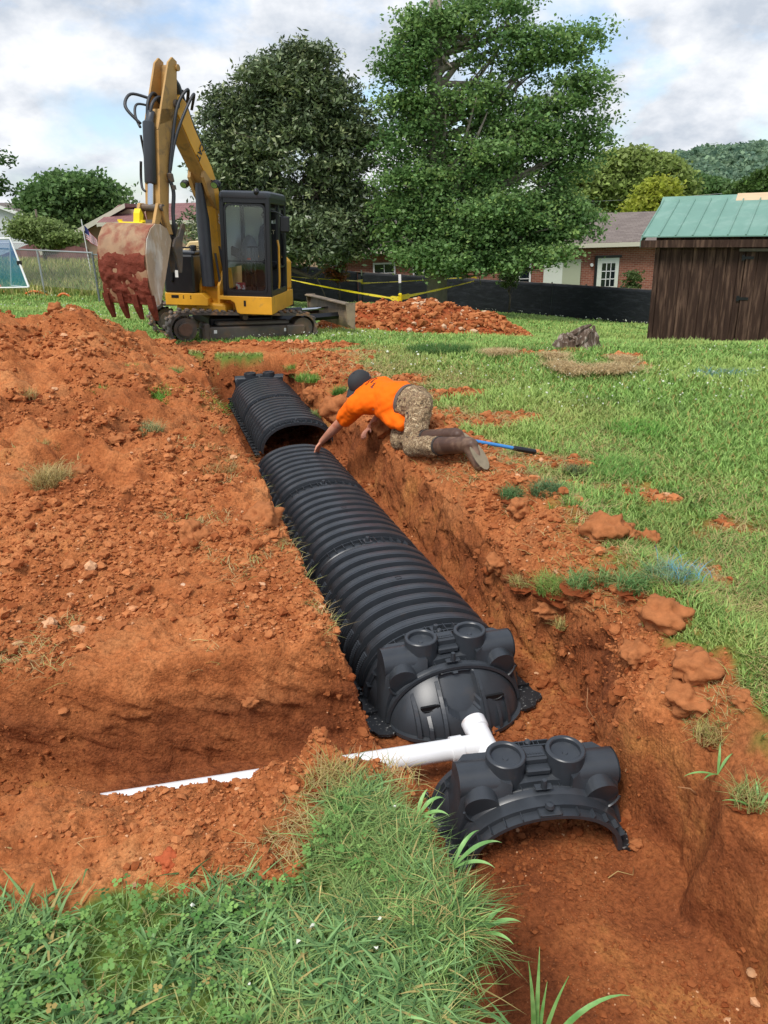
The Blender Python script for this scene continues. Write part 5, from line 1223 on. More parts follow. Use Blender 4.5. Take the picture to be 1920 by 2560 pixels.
LEAF = leaf_mat('leaf_matt'); LEAFG = leaf_mat('leaf_glossy', .5, .38, .18); BLADE = leaf_mat('grass_blade', .25, .6, .3)
def leaf_quads(P, size, aspect, cols, up=.3, fold=.0):
    n = len(P); d = RNG.standard_normal((n, 3)); d[:, 2] = d[:, 2]*.7+up*0; d /= np.linalg.norm(d, axis=1)[:, None]
    nrm = RNG.standard_normal((n, 3)); nrm[:, 2] += up*3; s_ = np.cross(d, nrm); s_ /= np.linalg.norm(s_, axis=1)[:, None]+1e-9
    L_ = (size*(.6+.8*RNG.random(n)))[:, None]; w_ = L_*aspect
    V = np.stack([P-d*L_*.5, P+s_*w_*.5, P+d*L_*.5, P-s_*w_*.5], 1).reshape(-1, 3); F = np.arange(4*n).reshape(n, 4)
    return V, F, np.repeat(cols, 4, 0)
def tree(name, label, cat, base, blobs, nleaf, lsize, aspect, c1, c2, mt, trunk_h, trunk_r, limbs=26, group=None, tuft=.35, hollow=.55, extra=None, seed=1, per=14, wood=BARK, up=.3, third=None, nb=60, bough=.7):
    """blobs: (x, y, z, rx, ry, rz, weight) relative to the base; leaves sit in tufts scattered through the blobs, denser to the outside"""
    rg = np.random.default_rng(seed); root = thing(name, label, cat, loc=tuple(base), group=group)
    B_ = np.array(blobs, float); w_ = B_[:, 6]/B_[:, 6].sum(); nt_ = nleaf//per; k = rg.choice(len(B_), nt_, p=w_)
    d = rg.standard_normal((nt_, 3)); d /= np.linalg.norm(d, axis=1)[:, None]; r = (hollow+(1-hollow)*rg.random(nt_)**.7); r *= 1+.16*rg.standard_normal(nt_)*.6
    # boughs: leaf clumps of differing size gathered round points of the blobs, each a rounded spray with gaps between
    nb_ = int(nb*len(B_)**.5*3); kb = rg.choice(len(B_), nb_, p=w_); db = rg.standard_normal((nb_, 3)); db /= np.linalg.norm(db, axis=1)[:, None]; rb = hollow+(1-hollow)*rg.random(nb_)**.6
    BC = B_[kb, :3]+db*(rb*.90)[:, None]*B_[kb, 3:6]; br = bough*(.55+.9*rg.random(nb_)); pb = br**1.6; sel = rg.choice(nb_, nt_, p=pb/pb.sum())
    d2 = rg.standard_normal((nt_, 3)); d2 /= np.linalg.norm(d2, axis=1)[:, None]; d2[:, 2] = np.where(d2[:, 2] < -.25, -d2[:, 2]*.6, d2[:, 2])
    C_ = BC[sel]+d2*(br[sel]*(.45+.6*rg.random(nt_)))[:, None]*np.array([1.15, 1.15, .62])
    P = np.repeat(C_, per, 0)+rg.standard_normal((nt_*per, 3))*np.array([tuft, tuft, tuft*.6])
    tb_ = rg.random(nb_); t_ = np.clip(tb_[sel]*.7+.3*rg.random(nt_), 0, 1)[:, None]; base_c = np.array(S2L(c1))[None]*(1-t_)+np.array(S2L(c2))[None]*t_
    if third:
        q = rg.random(nt_) < third[1]; base_c[q] = np.array(S2L(third[0]))
    cols = np.repeat(base_c, per, 0)*(1+.22*rg.standard_normal((nt_*per, 1))); cols = np.clip(cols, .004, .9)
    if extra:
        q = rg.random(len(P)) < extra[1]; cols[q] = np.array(S2L(extra[0]))
    V, F, cc = leaf_quads(P, lsize, aspect, cols, up); np_mesh('crown', V, F, mt, parent=root, cols=cc)
    tb = MB(); top = Vector((0, 0, trunk_h)); tb.tube([(0, 0, -.3), (.03, 0, trunk_h*.3), (-.05, .03, trunk_h*.65), tuple(top)], [trunk_r*1.25, trunk_r, trunk_r*.85, trunk_r*.6], 9)
    for i in range(limbs):
        b_ = B_[rg.choice(len(B_), p=w_)]; d_ = rg.standard_normal(3); d_ /= np.linalg.norm(d_); e_ = Vector(b_[:3]+d_*b_[3:6]*.85); z0 = trunk_h*(.25+.75*rg.random()); s_ = Vector((0, 0, z0))
        if e_.z < z0: s_.z = max(e_.z-.5, trunk_h*.2)
        mid = s_.lerp(e_, .5)+Vector((0, 0, -.12*(e_-s_).length))+Vector(rg.standard_normal(3)*.15)
        r0_ = trunk_r*(.28+.3*rg.random()); tb.tube([s_, s_.lerp(mid, .5), mid, mid.lerp(e_, .55), e_], [r0_, r0_*.8, r0_*.55, r0_*.35, r0_*.12], 6)
        for j in range(3):
            q0 = mid.lerp(e_, rg.random()*.7); q1 = q0+Vector(rg.standard_normal(3)*.5)*np.linalg.norm(b_[3:6])*.35; tb.tube([q0, q0.lerp(q1, .5)+Vector((0, 0, .05)), q1], [r0_*.3, r0_*.2, r0_*.08], 5)
    tb.build('trunk', wood, root, smooth=True, fixn=False); return root
def crown_at(px, py, Y, zoff=0): return atY(px, py, Y)
# big magnolia behind the excavator
def blob_px(base, Y, L_):
    out_ = []
    for (px, py, rx, ry, w_, dy) in L_:
        c = atY(px, py, Y+dy); sc_ = (c-Vector((0, 0, EYE))).dot(f0)/FPX; out_.append((c.x-base.x, c.y-base.y, c.z-base.z, rx*sc_, (rx+ry)/2*sc_*.8, ry*sc_, w_))
    return out_
mb_ = Vector((-3.2, 27.5, Hs(-3.2, 27.5)))
tree('magnolia_tree', 'dense dark glossy magnolia tree with pale blossoms behind the excavator', 'tree', mb_, blob_px(mb_, 27.5, [
    (735, 440, 150, 190, 9, 0), (740, 270, 110, 110, 5, 0), (700, 215, 70, 60, 1.8, -.5), (820, 290, 70, 90, 2.5, 0), (630, 330, 80, 90, 2.6, 0), (860, 420, 80, 120, 3.5, 0), (600, 450, 90, 110, 3.5, 0), (560, 400, 55, 70, 1.2, .5),
    (880, 560, 75, 100, 3, 0), (780, 600, 120, 80, 4, -1), (640, 590, 100, 90, 3, 0), (545, 560, 40, 100, 1.2, .5), (770, 175, 35, 45, .5, 0), (655, 185, 35, 40, .5, 0), (535, 300, 16, 40, .35, 0), (560, 240, 12, 30, .2, 0), (590, 260, 22, 50, .5, 0), (905, 340, 35, 50, .6, 0), (790, 148, 12, 34, .35, 0), (745, 150, 26, 28, .4, 0), (690, 175, 22, 28, .3, 0)]),
    120000, .17, .40, '42533a', '7c8c60', LEAFG, 7.0, .22, limbs=30, tuft=.13, hollow=.55, nb=70, bough=.62, extra=('c9cda8', .007), seed=11, per=9, up=.5, third=('8c9668', .16))
mp_ = Vector((2.0, 26.5, Hs(2.0, 26.5)))
tree('maple_tree', 'very tall spreading green maple with grey limbs behind the black fence', 'tree', mp_, blob_px(mp_, 26.5, [
    (1230, 560, 155, 85, 5, -.5), (1100, 600, 130, 80, 4, -.5), (1380, 560, 90, 90, 3, 0), (1220, 420, 165, 90, 5, 0), (1040, 470, 100, 110, 3.5, 0), (1405, 430, 50, 70, 1.3, 0), (1060, 300, 80, 65, 1.5, 0), (1010, 230, 45, 55, .8, 0), (1180, 280, 100, 80, 1.7, 0), (1340, 300, 100, 90, 2.0, 0), (1450, 230, 50, 70, 1.1, 0),
    (1050, 150, 75, 70, 1.5, 0), (1070, 80, 55, 40, .7, 0), (1180, 130, 80, 65, 1.2, 0), (1300, 140, 75, 65, 1.3, 0), (1400, 140, 60, 55, .8, 0), (1160, 45, 60, 30, .55, 0), (1270, 35, 55, 30, .5, 0), (1460, 110, 40, 35, .35, 0), (1470, 340, 40, 60, .6, 0), (1130, 650, 130, 45, 1.8, -1), (1300, 650, 130, 40, 1.8, -1), (985, 370, 40, 60, .6, 0), (1000, 560, 60, 70, 1.2, 0), (1000, 650, 60, 30, .5, 0), (1425, 560, 45, 50, .7, 0)]),
    125000, .115, .75, '567c48', '8fae6a', LEAF, 9.5, .30, limbs=90, tuft=.16, hollow=.35, nb=40, bough=.60, seed=5, per=10, up=.6, wood=mat('grey_bark', '857c70', rough=.95, var=.3), third=('93ad62', .10))
# trees on the left
lt = Vector((atY(255, 600, 44).x, 44, Hs(-12, 44)))
tree('shade_tree', 'big bright green tree between the white house and the tan house', 'tree', lt, blob_px(lt, 44, [(140, 500, 60, 40, 2, 0), (190, 490, 60, 35, 2, 0), (240, 520, 50, 50, 2.2, 0), (125, 525, 35, 30, .8, 0), (175, 565, 75, 45, 2.6, 0), (240, 580, 60, 50, 2, 0), (285, 560, 25, 40, .5, 0), (150, 468, 14, 12, .2, 0)]), 42000, .26, .6, '45663a', '739254', LEAF, 4.5, .22, limbs=14, tuft=.26, hollow=.5, nb=40, bough=1.0, seed=21, per=12)
lt = Vector((atY(110, 640, 36).x, 36, Hs(-14, 36)))
tree('dogwood_tree', 'small pale green layered tree in front of the white house', 'tree', lt, blob_px(lt, 36, [(60, 560, 25, 12, .5, 0), (95, 570, 45, 15, 1.2, 0), (110, 590, 60, 18, 1.8, 0), (130, 608, 50, 12, 1.2, 0), (60, 585, 30, 15, .6, 0), (165, 600, 20, 15, .4, 0)]), 11000, .15, .6, '6a8048', '9aac6a', LEAF, 2.4, .07, limbs=16, tuft=.12, hollow=.2, nb=30, bough=.42, seed=22, per=8)
lt = Vector((atY(-60, 640, 30).x, 30, Hs(-14, 30)))
tree('leaning_tree', 'tree reaching in at the far left edge of the photo', 'tree', lt, blob_px(lt, 30, [(-70, 440, 42, 60, 2, 0), (-8, 402, 10, 6, .10, 0), (-100, 520, 60, 60, 2, 0), (-6, 470, 8, 20, .15, 0)]), 9000, .16, .6, '3c5a30', '5d7a45', LEAF, 4.5, .14, limbs=14, tuft=.15, hollow=.4, nb=30, bough=.5, seed=23, per=8)
# right background
def bgtree(name, label, px, py0, Y, blobs, n, size, c1, c2, seed, **k):
    b_ = atY(px, py0, Y); b_.z = -3.2; return tree(name, label, 'tree', b_, blob_px(b_, Y, blobs), n, size, .6, c1, c2, LEAF, 6, .3, limbs=14, tuft=size*.7, hollow=.5, seed=seed, per=10, nb=45, bough=size*2.8, **k)
bgtree('shade_tree', 'large rounded light green tree above the brick house roof', 1580, 520, 62, [(1570, 420, 70, 30, 2, 0), (1520, 460, 80, 50, 3, 0), (1640, 450, 60, 60, 2.5, 0), (1580, 490, 110, 55, 4, 0), (1470, 500, 50, 60, 1.5, 0), (1560, 398, 30, 14, .4, 0), (1690, 500, 30, 50, .8, 0)], 52000, .36, '788c48', 'a0b064', 31)
bgtree('shade_tree', 'small yellow-green tree in front of the rounded light green tree', 1640, 540, 52, [(1640, 480, 30, 20, 1, 0), (1640, 510, 42, 28, 2, 0), (1620, 525, 45, 20, 1.3, 0), (1655, 465, 15, 10, .2, 0)], 12000, .26, '9aa640', 'bcc050', 32)
bgtree('shade_tree', 'dark green tree at the right edge above the shed', 1890, 520, 58, [(1900, 480, 40, 30, 2, 0), (1930, 460, 40, 30, 1.5, 0), (1880, 510, 45, 25, 1.5, 0), (1860, 500, 20, 20, .5, 0)], 20000, .30, '3e5a2c', '66823f', 33)
bgtree('shade_tree', 'mid green tree between the light green tree and the wooded hill', 1740, 520, 85, [(1740, 480, 60, 28, 2, 0), (1790, 500, 50, 30, 1.5, 0), (1700, 490, 40, 35, 1.2, 0)], 24000, .42, '4f6e40', '749252', 34)
bgtree('shade_tree', 'mid green tree hanging behind the big maple on its right', 1470, 520, 70, [(1450, 470, 40, 45, 1.5, 0), (1480, 440, 22, 20, .5, 0)], 12000, .34, '5c7a44', '80985a', 35)
# bushes low behind the fence
for i, (px, py, Y, lab) in enumerate(((1275, 700, 30, 'low shrub behind the fence under the maple'), (1580, 712, 33, 'short conifer shrub by the brick wall'), (845, 672, 29, 'orange tinted shrub low beside the magnolia'))):
    b_ = atY(px, py, Y); b_.z -= .8; tree('shrub', lab, 'shrub', b_, [(0, 0, .8, .35, .35, .6, 1)], 1500, .12, .5, '4c6038', '7a8c50' if i < 2 else 'b0623a', LEAF, .6, .03, limbs=5, tuft=.06, hollow=.3, seed=40+i, per=6, nb=14, bough=.2)
# wooded hill far right
def hill_h(x, y):
    a = np.exp(-(((x-205)/150)**2+((y-420)/150)**2)); return -6+27*a+1.5*fbm(x*.02, y*.02, 3, 5)
hx_, hy_ = np.meshgrid(np.linspace(60, 520, 60), np.linspace(200, 620, 50)); hz_ = hill_h(hx_, hy_); I = np.arange(hx_.size).reshape(hx_.shape); HF = np.stack([I[:-1, :-1], I[:-1, 1:], I[1:, 1:], I[1:, :-1]], -1).reshape(-1, 4)
tag(np_mesh('hills', np.stack([hx_.ravel(), hy_.ravel(), hz_.ravel()], 1), HF, mat('hill_floor', '2f4a2c', rough=1), smooth=True), kind='structure')
n = 5200; hx_ = 70+RNG.random(n)*330; hy_ = 215+RNG.random(n)*330; k = (hx_/hy_ > .28) & (hx_/hy_ < .95); hx_, hy_ = hx_[k], hy_[k]; hz_ = hill_h(hx_, hy_); n = len(hx_)
rr_ = 2.6+3.6*RNG.random(n)**1.5; per = 40; d = RNG.standard_normal((n, per, 3)); d /= np.linalg.norm(d, axis=2)[..., None]; d[..., 2] = np.abs(d[..., 2])*1.1-.25
P = (np.stack([hx_, hy_, hz_+4], 1)[:, None]+d*rr_[:, None, None]*(.8+.3*RNG.random((n, per, 1)))).reshape(-1, 3)
tc1 = np.array(S2L('62806a')); tc2 = np.array(S2L('8fa884')); t_ = RNG.random((n, 1)); cb = tc1*(1-t_)+tc2*t_; cols = np.repeat(cb, per, 0)*(1+.15*RNG.standard_normal((n*per, 1)))  # distance haze is put into these paler, bluish leaf greens
V, F, cc = leaf_quads(P, 2.0, .8, np.clip(cols, .01, 1), .8); tag(np_mesh('woods', V, F, LEAF, cols=cc), 'far wooded hillside of mixed green trees on the right', 'woods', kind='stuff')
# far tree line so that the horizon is closed everywhere
n = 900; a_ = (RNG.random(n)-.5)*2.4; rd = 120+60*RNG.random(n); tx = rd*np.sin(a_); ty = rd*np.cos(a_); per = 60; d = RNG.standard_normal((n, per, 3)); d /= np.linalg.norm(d, axis=2)[..., None]
k = tx/ty > -.10; tx, ty, d = tx[k], ty[k], d[k]; n = len(tx)
P = (np.stack([tx, ty, np.full(n, -4.+1.5)], 1)[:, None]+d*np.array([4, 4, 4.0])).reshape(-1, 3); t_ = RNG.random((n, 1)); cols = np.repeat(tc1*.8*(1-t_)+tc2*.8*t_, per, 0)  # same haze-tinted greens, a little darker
V, F, cc = leaf_quads(P, 2.0, .7, cols, .6); tag(np_mesh('tree_line', V, F, LEAF, cols=cc), 'distant line of green trees low behind the houses', 'woods', kind='stuff')
# ------------------------------------------------------------------ grass
def blades(P, h, w_, lean, cols, seg=3, curl=1.0):
    """tapered bent blades: P (n,3) roots, h heights, w_ widths, lean = horizontal reach / height"""
    n = len(P); a = RNG.random(n)*6.283; dx = np.cos(a); dy = np.sin(a); b = a+1.2+RNG.random(n)*.8; sx = np.cos(b); sy = np.sin(b); L_ = []
    for i in range(seg+1):
        u = i/seg; hz = h*(u-.35*lean*u*u*curl); r = h*lean*u**1.8; ww = w_*(1-u**1.6)*.5 if i < seg else w_*0
        c = np.stack([P[:, 0]+dx*r, P[:, 1]+dy*r, P[:, 2]+hz-.005], 1)
        if i < seg: L_ += [c+np.stack([sx*ww, sy*ww, ww*0], 1), c-np.stack([sx*ww, sy*ww, ww*0], 1)]
        else: L_ += [c]
    k = len(L_); V = np.stack(L_, 1).reshape(-1, 3); o = (np.arange(n)*k)[:, None]; T_ = []
    for i in range(seg-1): q = 2*i; T_ += [[q, q+1, q+3], [q, q+3, q+2]]
    q = 2*(seg-1); T_ += [[q, q+1, q+2]]
    F = (o[:, :, None]+np.array(T_)[None]).reshape(-1, 3); shade = cols[:, None, :]*np.ones((1, k, 1)); return V, F, shade.reshape(-1, 3)
def gcols(n, c1, c2, straw=.08, c3='b09a5c'):
    t_ = RNG.random((n, 1)); c = np.array(S2L(c1))*(1-t_)+np.array(S2L(c2))*t_; c = c*(1+.18*RNG.standard_normal((n, 1))); k = RNG.random(n) < straw; c[k] = np.array(S2L(c3))*(.7+.5*RNG.random((k.sum(), 1))); return np.clip(c, .005, .8)
def in_main(x, y): return (soil_mask(x, y) < .45)
# lawn: density follows 1/distance^2
x, y = wedge(430000, 2.0, 34, power=.12, margin=.66); k = in_main(x, y) & (y > 2.0) & ((x > XR(y)) | (y > 9.4)); x, y = x[k], y[k]
n = len(x); patch = fbm(x*.5, y*.5, 3, 101); p2 = fbm(x*1.7, y*1.7, 3, 104); hgt = (.045+.03*RNG.random(n))*(1+.5*patch)*(1+.035*np.clip(y-4, 0, 25))*(1+1.1*np.clip(p2-.15, 0, 1)); wd = .0035+.0016*y
c = gcols(n, '6d9444', 'a6c56e', .08); yel = ss(patch+.2*RNG.random(n), .05, .45)[:, None]; c = c*(1-yel*.5)+np.array(S2L('b4c670'))*yel*.5
dk = ss(-p2, .1, .5)[:, None]; c = c*(1-.22*dk); dg = x-grass_right(y); sw = (np.exp(-(np.maximum(dg, 0)/1.1)**2)*ss(fbm(x*1.1, y*1.6, 3, 107)+.3*RNG.random(n), -.2, .5)*(y < 11))[:, None]; c = c*(1-.75*sw)+sw*.75*np.array(S2L('b3a868')); hgt = hgt*(1-.35*sw[:, 0])
V, F, cc = blades(np.stack([x, y, H(x, y, False)], 1), hgt, wd, .35+.7*RNG.random(n), c, seg=2); tag(np_mesh('lawn_grass', V, F, BLADE, cols=cc), 'bright green lawn grass', 'grass', kind='stuff')
# foreground grass
x = -1.9+RNG.random(150000)*2.3; y = .75+RNG.random(150000)*1.35; k = (y < grass_near(x)+.10*fbm(x*6, y*6, 3, 111)+.022*RNG.standard_normal(len(x))) & (soil_mask(x, y) < .9) & (H(x, y, False) > -.12) & (np.abs(x) < .62*(y+.5)); x, y = x[k], y[k]; n = len(x)
thin = fbm(x*4, y*4, 3, 112); k = RNG.random(n) < .08+.72*ss(thin, -.22, .30); x, y = x[k], y[k]; n = len(x)
c = gcols(n, '4c7038', '98ba6c', .15, 'bfae72'); c *= (1+.22*RNG.standard_normal((n, 1))).clip(.4, 1.7); pt = ss(fbm(x*2.3, y*2.3, 3, 115), -.25, .3)[:, None]; c = c*(1-.35*pt)+pt*.35*np.array(S2L('a9b872')); hgt = (.035+.06*RNG.random(n)**1.5)*(1+.5*fbm(x*3, y*3, 2, 113))
V, F, cc = blades(np.stack([x, y, H(x, y, False)+.004], 1), hgt, .0028+.0050*RNG.random(n)**3, .5+1.5*RNG.random(n), c, seg=3); tag(np_mesh('foreground_grass', V, F, BLADE, cols=cc), 'mixed green grass and weeds growing on the near bank', 'grass', kind='stuff')
n = 15000; x = -1.9+RNG.random(n)*2.3; y = .8+RNG.random(n)*1.3; k = (y < grass_near(x)-.0+.05*RNG.standard_normal(n)) & (H(x, y, False) > -.1) & (fbm(x*3.4, y*3.4, 2, 118) > -.05); x, y = x[k], y[k]; n = len(x)
V, F, cc = blades(np.stack([x, y, H(x, y, False)+.01], 1), .04+.05*RNG.random(n), .007+.006*RNG.random(n), 1.0+1.3*RNG.random(n), gcols(n, '476c3c', '90b674', .10, 'b5a468'), seg=4); tag(np_mesh('broad_grass', V, F, BLADE, cols=cc), 'broader flat blades mixed through the near grass', 'grass', kind='stuff')
# clover leaves and broad weeds in the foreground
n = 3400; x = -1.7+RNG.random(n)*2.1; y = .9+RNG.random(n)*1.1; k = (y < grass_near(x)-.01) & (fbm(x*3, y*3, 2, 121) > .08) & (H(x, y, False) > -.1); x, y = x[k], y[k]; n = len(x); z = H(x, y, False)+.035+.035*RNG.random(n)
P = []; cl = []
cc0 = gcols(n, '4d7a3a', '86aa5c', .02)
Vl = []; Fl = []; o = 0
for i in range(n):
    r = .004+.005*RNG.random(); a0 = RNG.random()*6.28; tx_, ty_ = RNG.normal(0, .25, 2)
    for j in range(3):
        a_ = a0+j*2.094; cx_, cy_ = x[i]+math.cos(a_)*r, y[i]+math.sin(a_)*r
        for q in range(5):
            b_ = a_+2.513*(q-2)/2*.5*2; Vl.append((cx_+math.cos(a_+q*1.2566)*r*.85, cy_+math.sin(a_+q*1.2566)*r*.85, z[i]+(math.cos(a_+q*1.2566)*tx_+math.sin(a_+q*1.2566)*ty_)*r)); cl.append(cc0[i])
        Fl.append([o, o+1, o+2, o+3, o+4]); o += 5
tag(np_mesh('clover_leaves', np.array(Vl), np.array(Fl), BLADE, cols=np.array(cl)), 'round clover leaves among the foreground grass', 'clover', kind='stuff')
# white clover heads over the lawn and a few close by
x, y = wedge(6500, 6.5, 32, power=.5, margin=.62); k = in_main(x, y) & (fbm(x*.35, y*.35, 3, 131)+.16*ss(y, 9, 16) > .16+.3*RNG.random(len(x))) & ((x > XR(y)+.8) | (y > 10.5)); x, y = x[k], y[k]
xn = -1.5+RNG.random(30)*1.7; yn = .95+RNG.random(30)*.9; kk = yn < grass_near(xn); x = np.concatenate([x, xn[kk]]); y = np.concatenate([y, yn[kk]]); n = len(x)
r = np.where(y < 3, .0045, .004+.0006*y*RNG.random(n)); V, F, cc = clods(np.stack([x, y, H(x, y, False)+np.where(y < 3, .055, .05+.004*y)], 1), r, np.tile(np.array(S2L('d9dcc8')), (n, 1))*(.8+.3*RNG.random((n, 1))), flat=1, rough=.4)
tag(np_mesh('clover_flowers', V, F, mat('clover_white', (.7, .7, .6), rough=.8, attr='col'), cols=cc), 'small white clover heads dotted over the lawn', 'flowers', kind='stuff')
# straw and torn dry grass on the worked earth
x, y = wedge(150000, 2.2, 10.5, power=.4, margin=.6); dg = x-grass_right(y); d0 = np.exp(-((dg-.35)/.80)**2)*(x > XR(y)+.12); d1 = .0+((x < XL(y)) & (fbm(x*1.6, y*1.6, 3, 141) > .32))*.35
d2 = ((x < XL(y)+.03) & (x > XL(y)-.16))*.55*ss(fbm(y*1.4, y*.3, 2, 142), -.2, .3)
k = (RNG.random(len(x)) < np.maximum(np.maximum(d0*ss(fbm(x*2, y*2, 3, 143), -.4, .25), d1), d2)) & (H(x, y, False) > -.12-.3*ss(y, 8, 11)); x, y = x[k], y[k]
xn = -1.6+RNG.random(5000)*1.7; yn = 1.5+RNG.random(5000)*.75; kk = (fbm(xn*2.6, yn*2.6, 3, 145) > .22) & (yn < 2.12) & (yn > grass_near(xn)-.05); x = np.concatenate([x, xn[kk]]); y = np.concatenate([y, yn[kk]])
n = len(x); c = gcols(n, '93a45c', 'b0a468', .6, 'c2ab78'); V, F, cc = blades(np.stack([x, y, H(x, y, False)+.012], 1), (.02+.03*RNG.random(n))*(1+.05*y), .0018+.0009*y, 1.2+1.4*RNG.random(n), c, seg=2, curl=.6)
tag(np_mesh('torn_straw', V, F, BLADE, cols=cc), 'torn straw and dry grass strewn along the banks', 'straw', kind='stuff')
x = -26+RNG.random(26000)*18; y = 29+RNG.random(26000)*12; k = (x/y > -.62) & (x/y < -.24); x, y = x[k], y[k]; n = len(x)
V, F, cc = blades(np.stack([x, y, H(x, y, False)], 1), .25+.3*RNG.random(n), np.full(n, .05), .4+.3*RNG.random(n), gcols(n, '7d9448', 'b4b468', .25, 'c4b87c'), seg=2); tag(np_mesh('tall_grass', V, F, BLADE, cols=cc), 'unmown yellow-green field grass behind the chain-link fence', 'grass', kind='stuff')
# separate tufts -----------------------------------------------------------------------
def tuft(name, label, cat, px, py, r, n, h, wd, c1, c2, lean=.9, straw=.2, group=None, sod=True, hang=0, c3='b8a06a', dz=0):
    g = at(px, py); root = thing(name, label, cat, loc=tuple(g), group=group); a = RNG.random(n)*6.283; q = np.sqrt(RNG.random(n))*r; P = np.stack([q*np.cos(a), q*np.sin(a), q*0+dz+r*.22*(1-(q/r)**2)*sod], 1)
    P[:, 2] += H(P[:, 0]+g.x, P[:, 1]+g.y, False)-g.z if r > .2 else 0
    V, F, cc = blades(P, h*(.5+RNG.random(n)), np.full(n, wd)*(.6+.8*RNG.random(n)), lean*(.5+RNG.random(n)), gcols(n, c1, c2, straw, c3), seg=3); np_mesh('blades', V, F, BLADE, parent=root, cols=cc)
    if sod:
        V, F, cc = clods(np.array([[0, 0, dz-.01]]), np.array([r*.95]), np.array([S2L('7d4225')]), base=3, flat=.42, rough=.30); np_mesh('root_ball', V, F, CM, parent=root, cols=cc)
    return root
TG = 'grass tufts and sods thrown on the dug earth'
for (px, py, r, n, h, wd, c1, c2, st, lab) in (
    (130, 1215, .16, 700, .16, .005, '9a9658', 'b8a46a', .7, 'large drooping straw-coloured sod on the left clay heap'),
    (330, 930, .12, 260, .10, .006, '5a8a3a', '86ad50', .1, 'small green tuft high on the left clay heap'), (55, 1000, .16, 300, .10, .005, '8a8a50', 'b09c60', .6, 'dark brown sod with dry blades at the upper left of the heap'),
    (110, 1130, .15, 300, .10, .005, '7d8a48', 'a89c60', .4, 'dry grassy sod at the left edge of the heap'), (375, 1085, .13, 380, .12, .005, '7f9a68', 'a5ac78', .3, 'grey-green tuft in the middle of the left heap'), (250, 985, .07, 120, .09, .006, '5f9040', '8ab355', .1, 'tiny green sprig below the high tuft'),
    (530, 1095, .14, 420, .11, .005, '7c8c4a', 'a69b5c', .4, 'brown-green sod near the chamber gap'), (540, 1165, .30, 1500, .12, .004, '8d9450', 'b6a866', .75, 'broad mat of straw on the bank near the gap'),
    (420, 935, .20, 500, .10, .006, '5a7f3c', '8aa557', .2, 'green sod on the crest between heap and trench'), (600, 1020, .22, 900, .11, .005, '5f9038', '8cb84e', .06, 'bright overhanging grass beside the far chambers'), (470, 1010, .38, 2600, .12, .006, '5c9236', '90bc50', .05, 'wide bright green patch of grass left of the far chambers'),
    (440, 1270, .06, 140, .08, .004, '8a9450', 'ada060', .3, 'little sprig in the middle of the left bank'), (850, 1490, .13, 900, .09, .0035, 'a09c58', 'bcab6c', .6, 'straw fringe hanging over the corner of the left bank'), (790, 1400, .10, 600, .08, .0035, '9c9a56', 'bcab6c', .6, 'straw fringe hanging over the left bank above the ribs'),
    (780, 950, .25, 1200, .12, .006, '5a8a38', '8ab050', .08, 'green tuft on the right bank behind the man'), (850, 990, .10, 500, .14, .006, '4a7a34', '6c9a46', .03, 'dark green tuft just left of the cap'), (800, 1060, .12, 420, .10, .005, '6b9050', '94a868', .2, 'sod edge hanging over the right trench wall'),
    (735, 935, .14, 400, .12, .006, '5a8a38', '8ab050', .1, 'green tuft above the far end of the trench'),
    (1290, 1245, .12, 600, .09, .005, '4f7a42', '769460', .05, 'flat dark green tuft near the boot'), (1370, 1235, .13, 700, .10, .005, '4c6a40', '6f8c5c', .05, 'round dark green tuft right of the boot'), (1440, 1190, .10, 420, .10, .005, '4c5c3c', '6b7c52', .1, 'dull green clump on the worn earth'),
    (1390, 1480, .13, 800, .12, .005, '6f9440', '9cb260', .2, 'bright tuft on the sod overhanging the right wall'), (1300, 1480, .08, 300, .08, .004, '8f9a50', 'b0a468', .5, 'yellowish tuft left of the bright overhanging tuft'), (1460, 1470, .10, 420, .11, .005, '5f8c4c', '8ba868', .1, 'green tuft right of the bright overhanging tuft'), (1520, 1460, .08, 260, .10, .005, '6a9050', '94ac6c', .1, 'thin tuft on the right bank'), (1585, 1475, .10, 420, .11, .005, '5c8a4c', '86a868', .1, 'green tuft at the edge of the right lawn'),
    (1405, 1575, .04, 160, .07, .004, 'a0a058', 'bcae70', .5, 'tiny yellow tuft on the right trench wall'), (1100, 880, .55, 3200, .16, .008, '3f6630', '5c8240', .02, 'dark green hump of uncut grass beyond the man'), (1540, 1180, .3, 900, .12, .006, '5a8c40', '88b258', .05, 'long grass beside the scraped patch'),
    (830, 1960, .10, 260, .09, .004, '8f9a50', 'b8a868', .5, 'straw tuft over the buried part of the pipe'), (1590, 1080, .3, 800, .12, .007, '56903c', '86b852', .03, 'taller bright grass on the right lawn'),
    (1870, 2010, .07, 200, .09, .004, '7d9450', 'a5a868', .3, 'ragged tuft at the right edge of the bank'), (1780, 1850, .08, 240, .08, .004, '8f9a50', 'b8a868', .5, 'dry tuft on the loose right bank')):
    tuft('grass_tuft', lab, 'grass tuft', px, py, r*.78, n, h*.72, wd*.85, c1, c2, straw=st, group=TG, sod=r < .2)
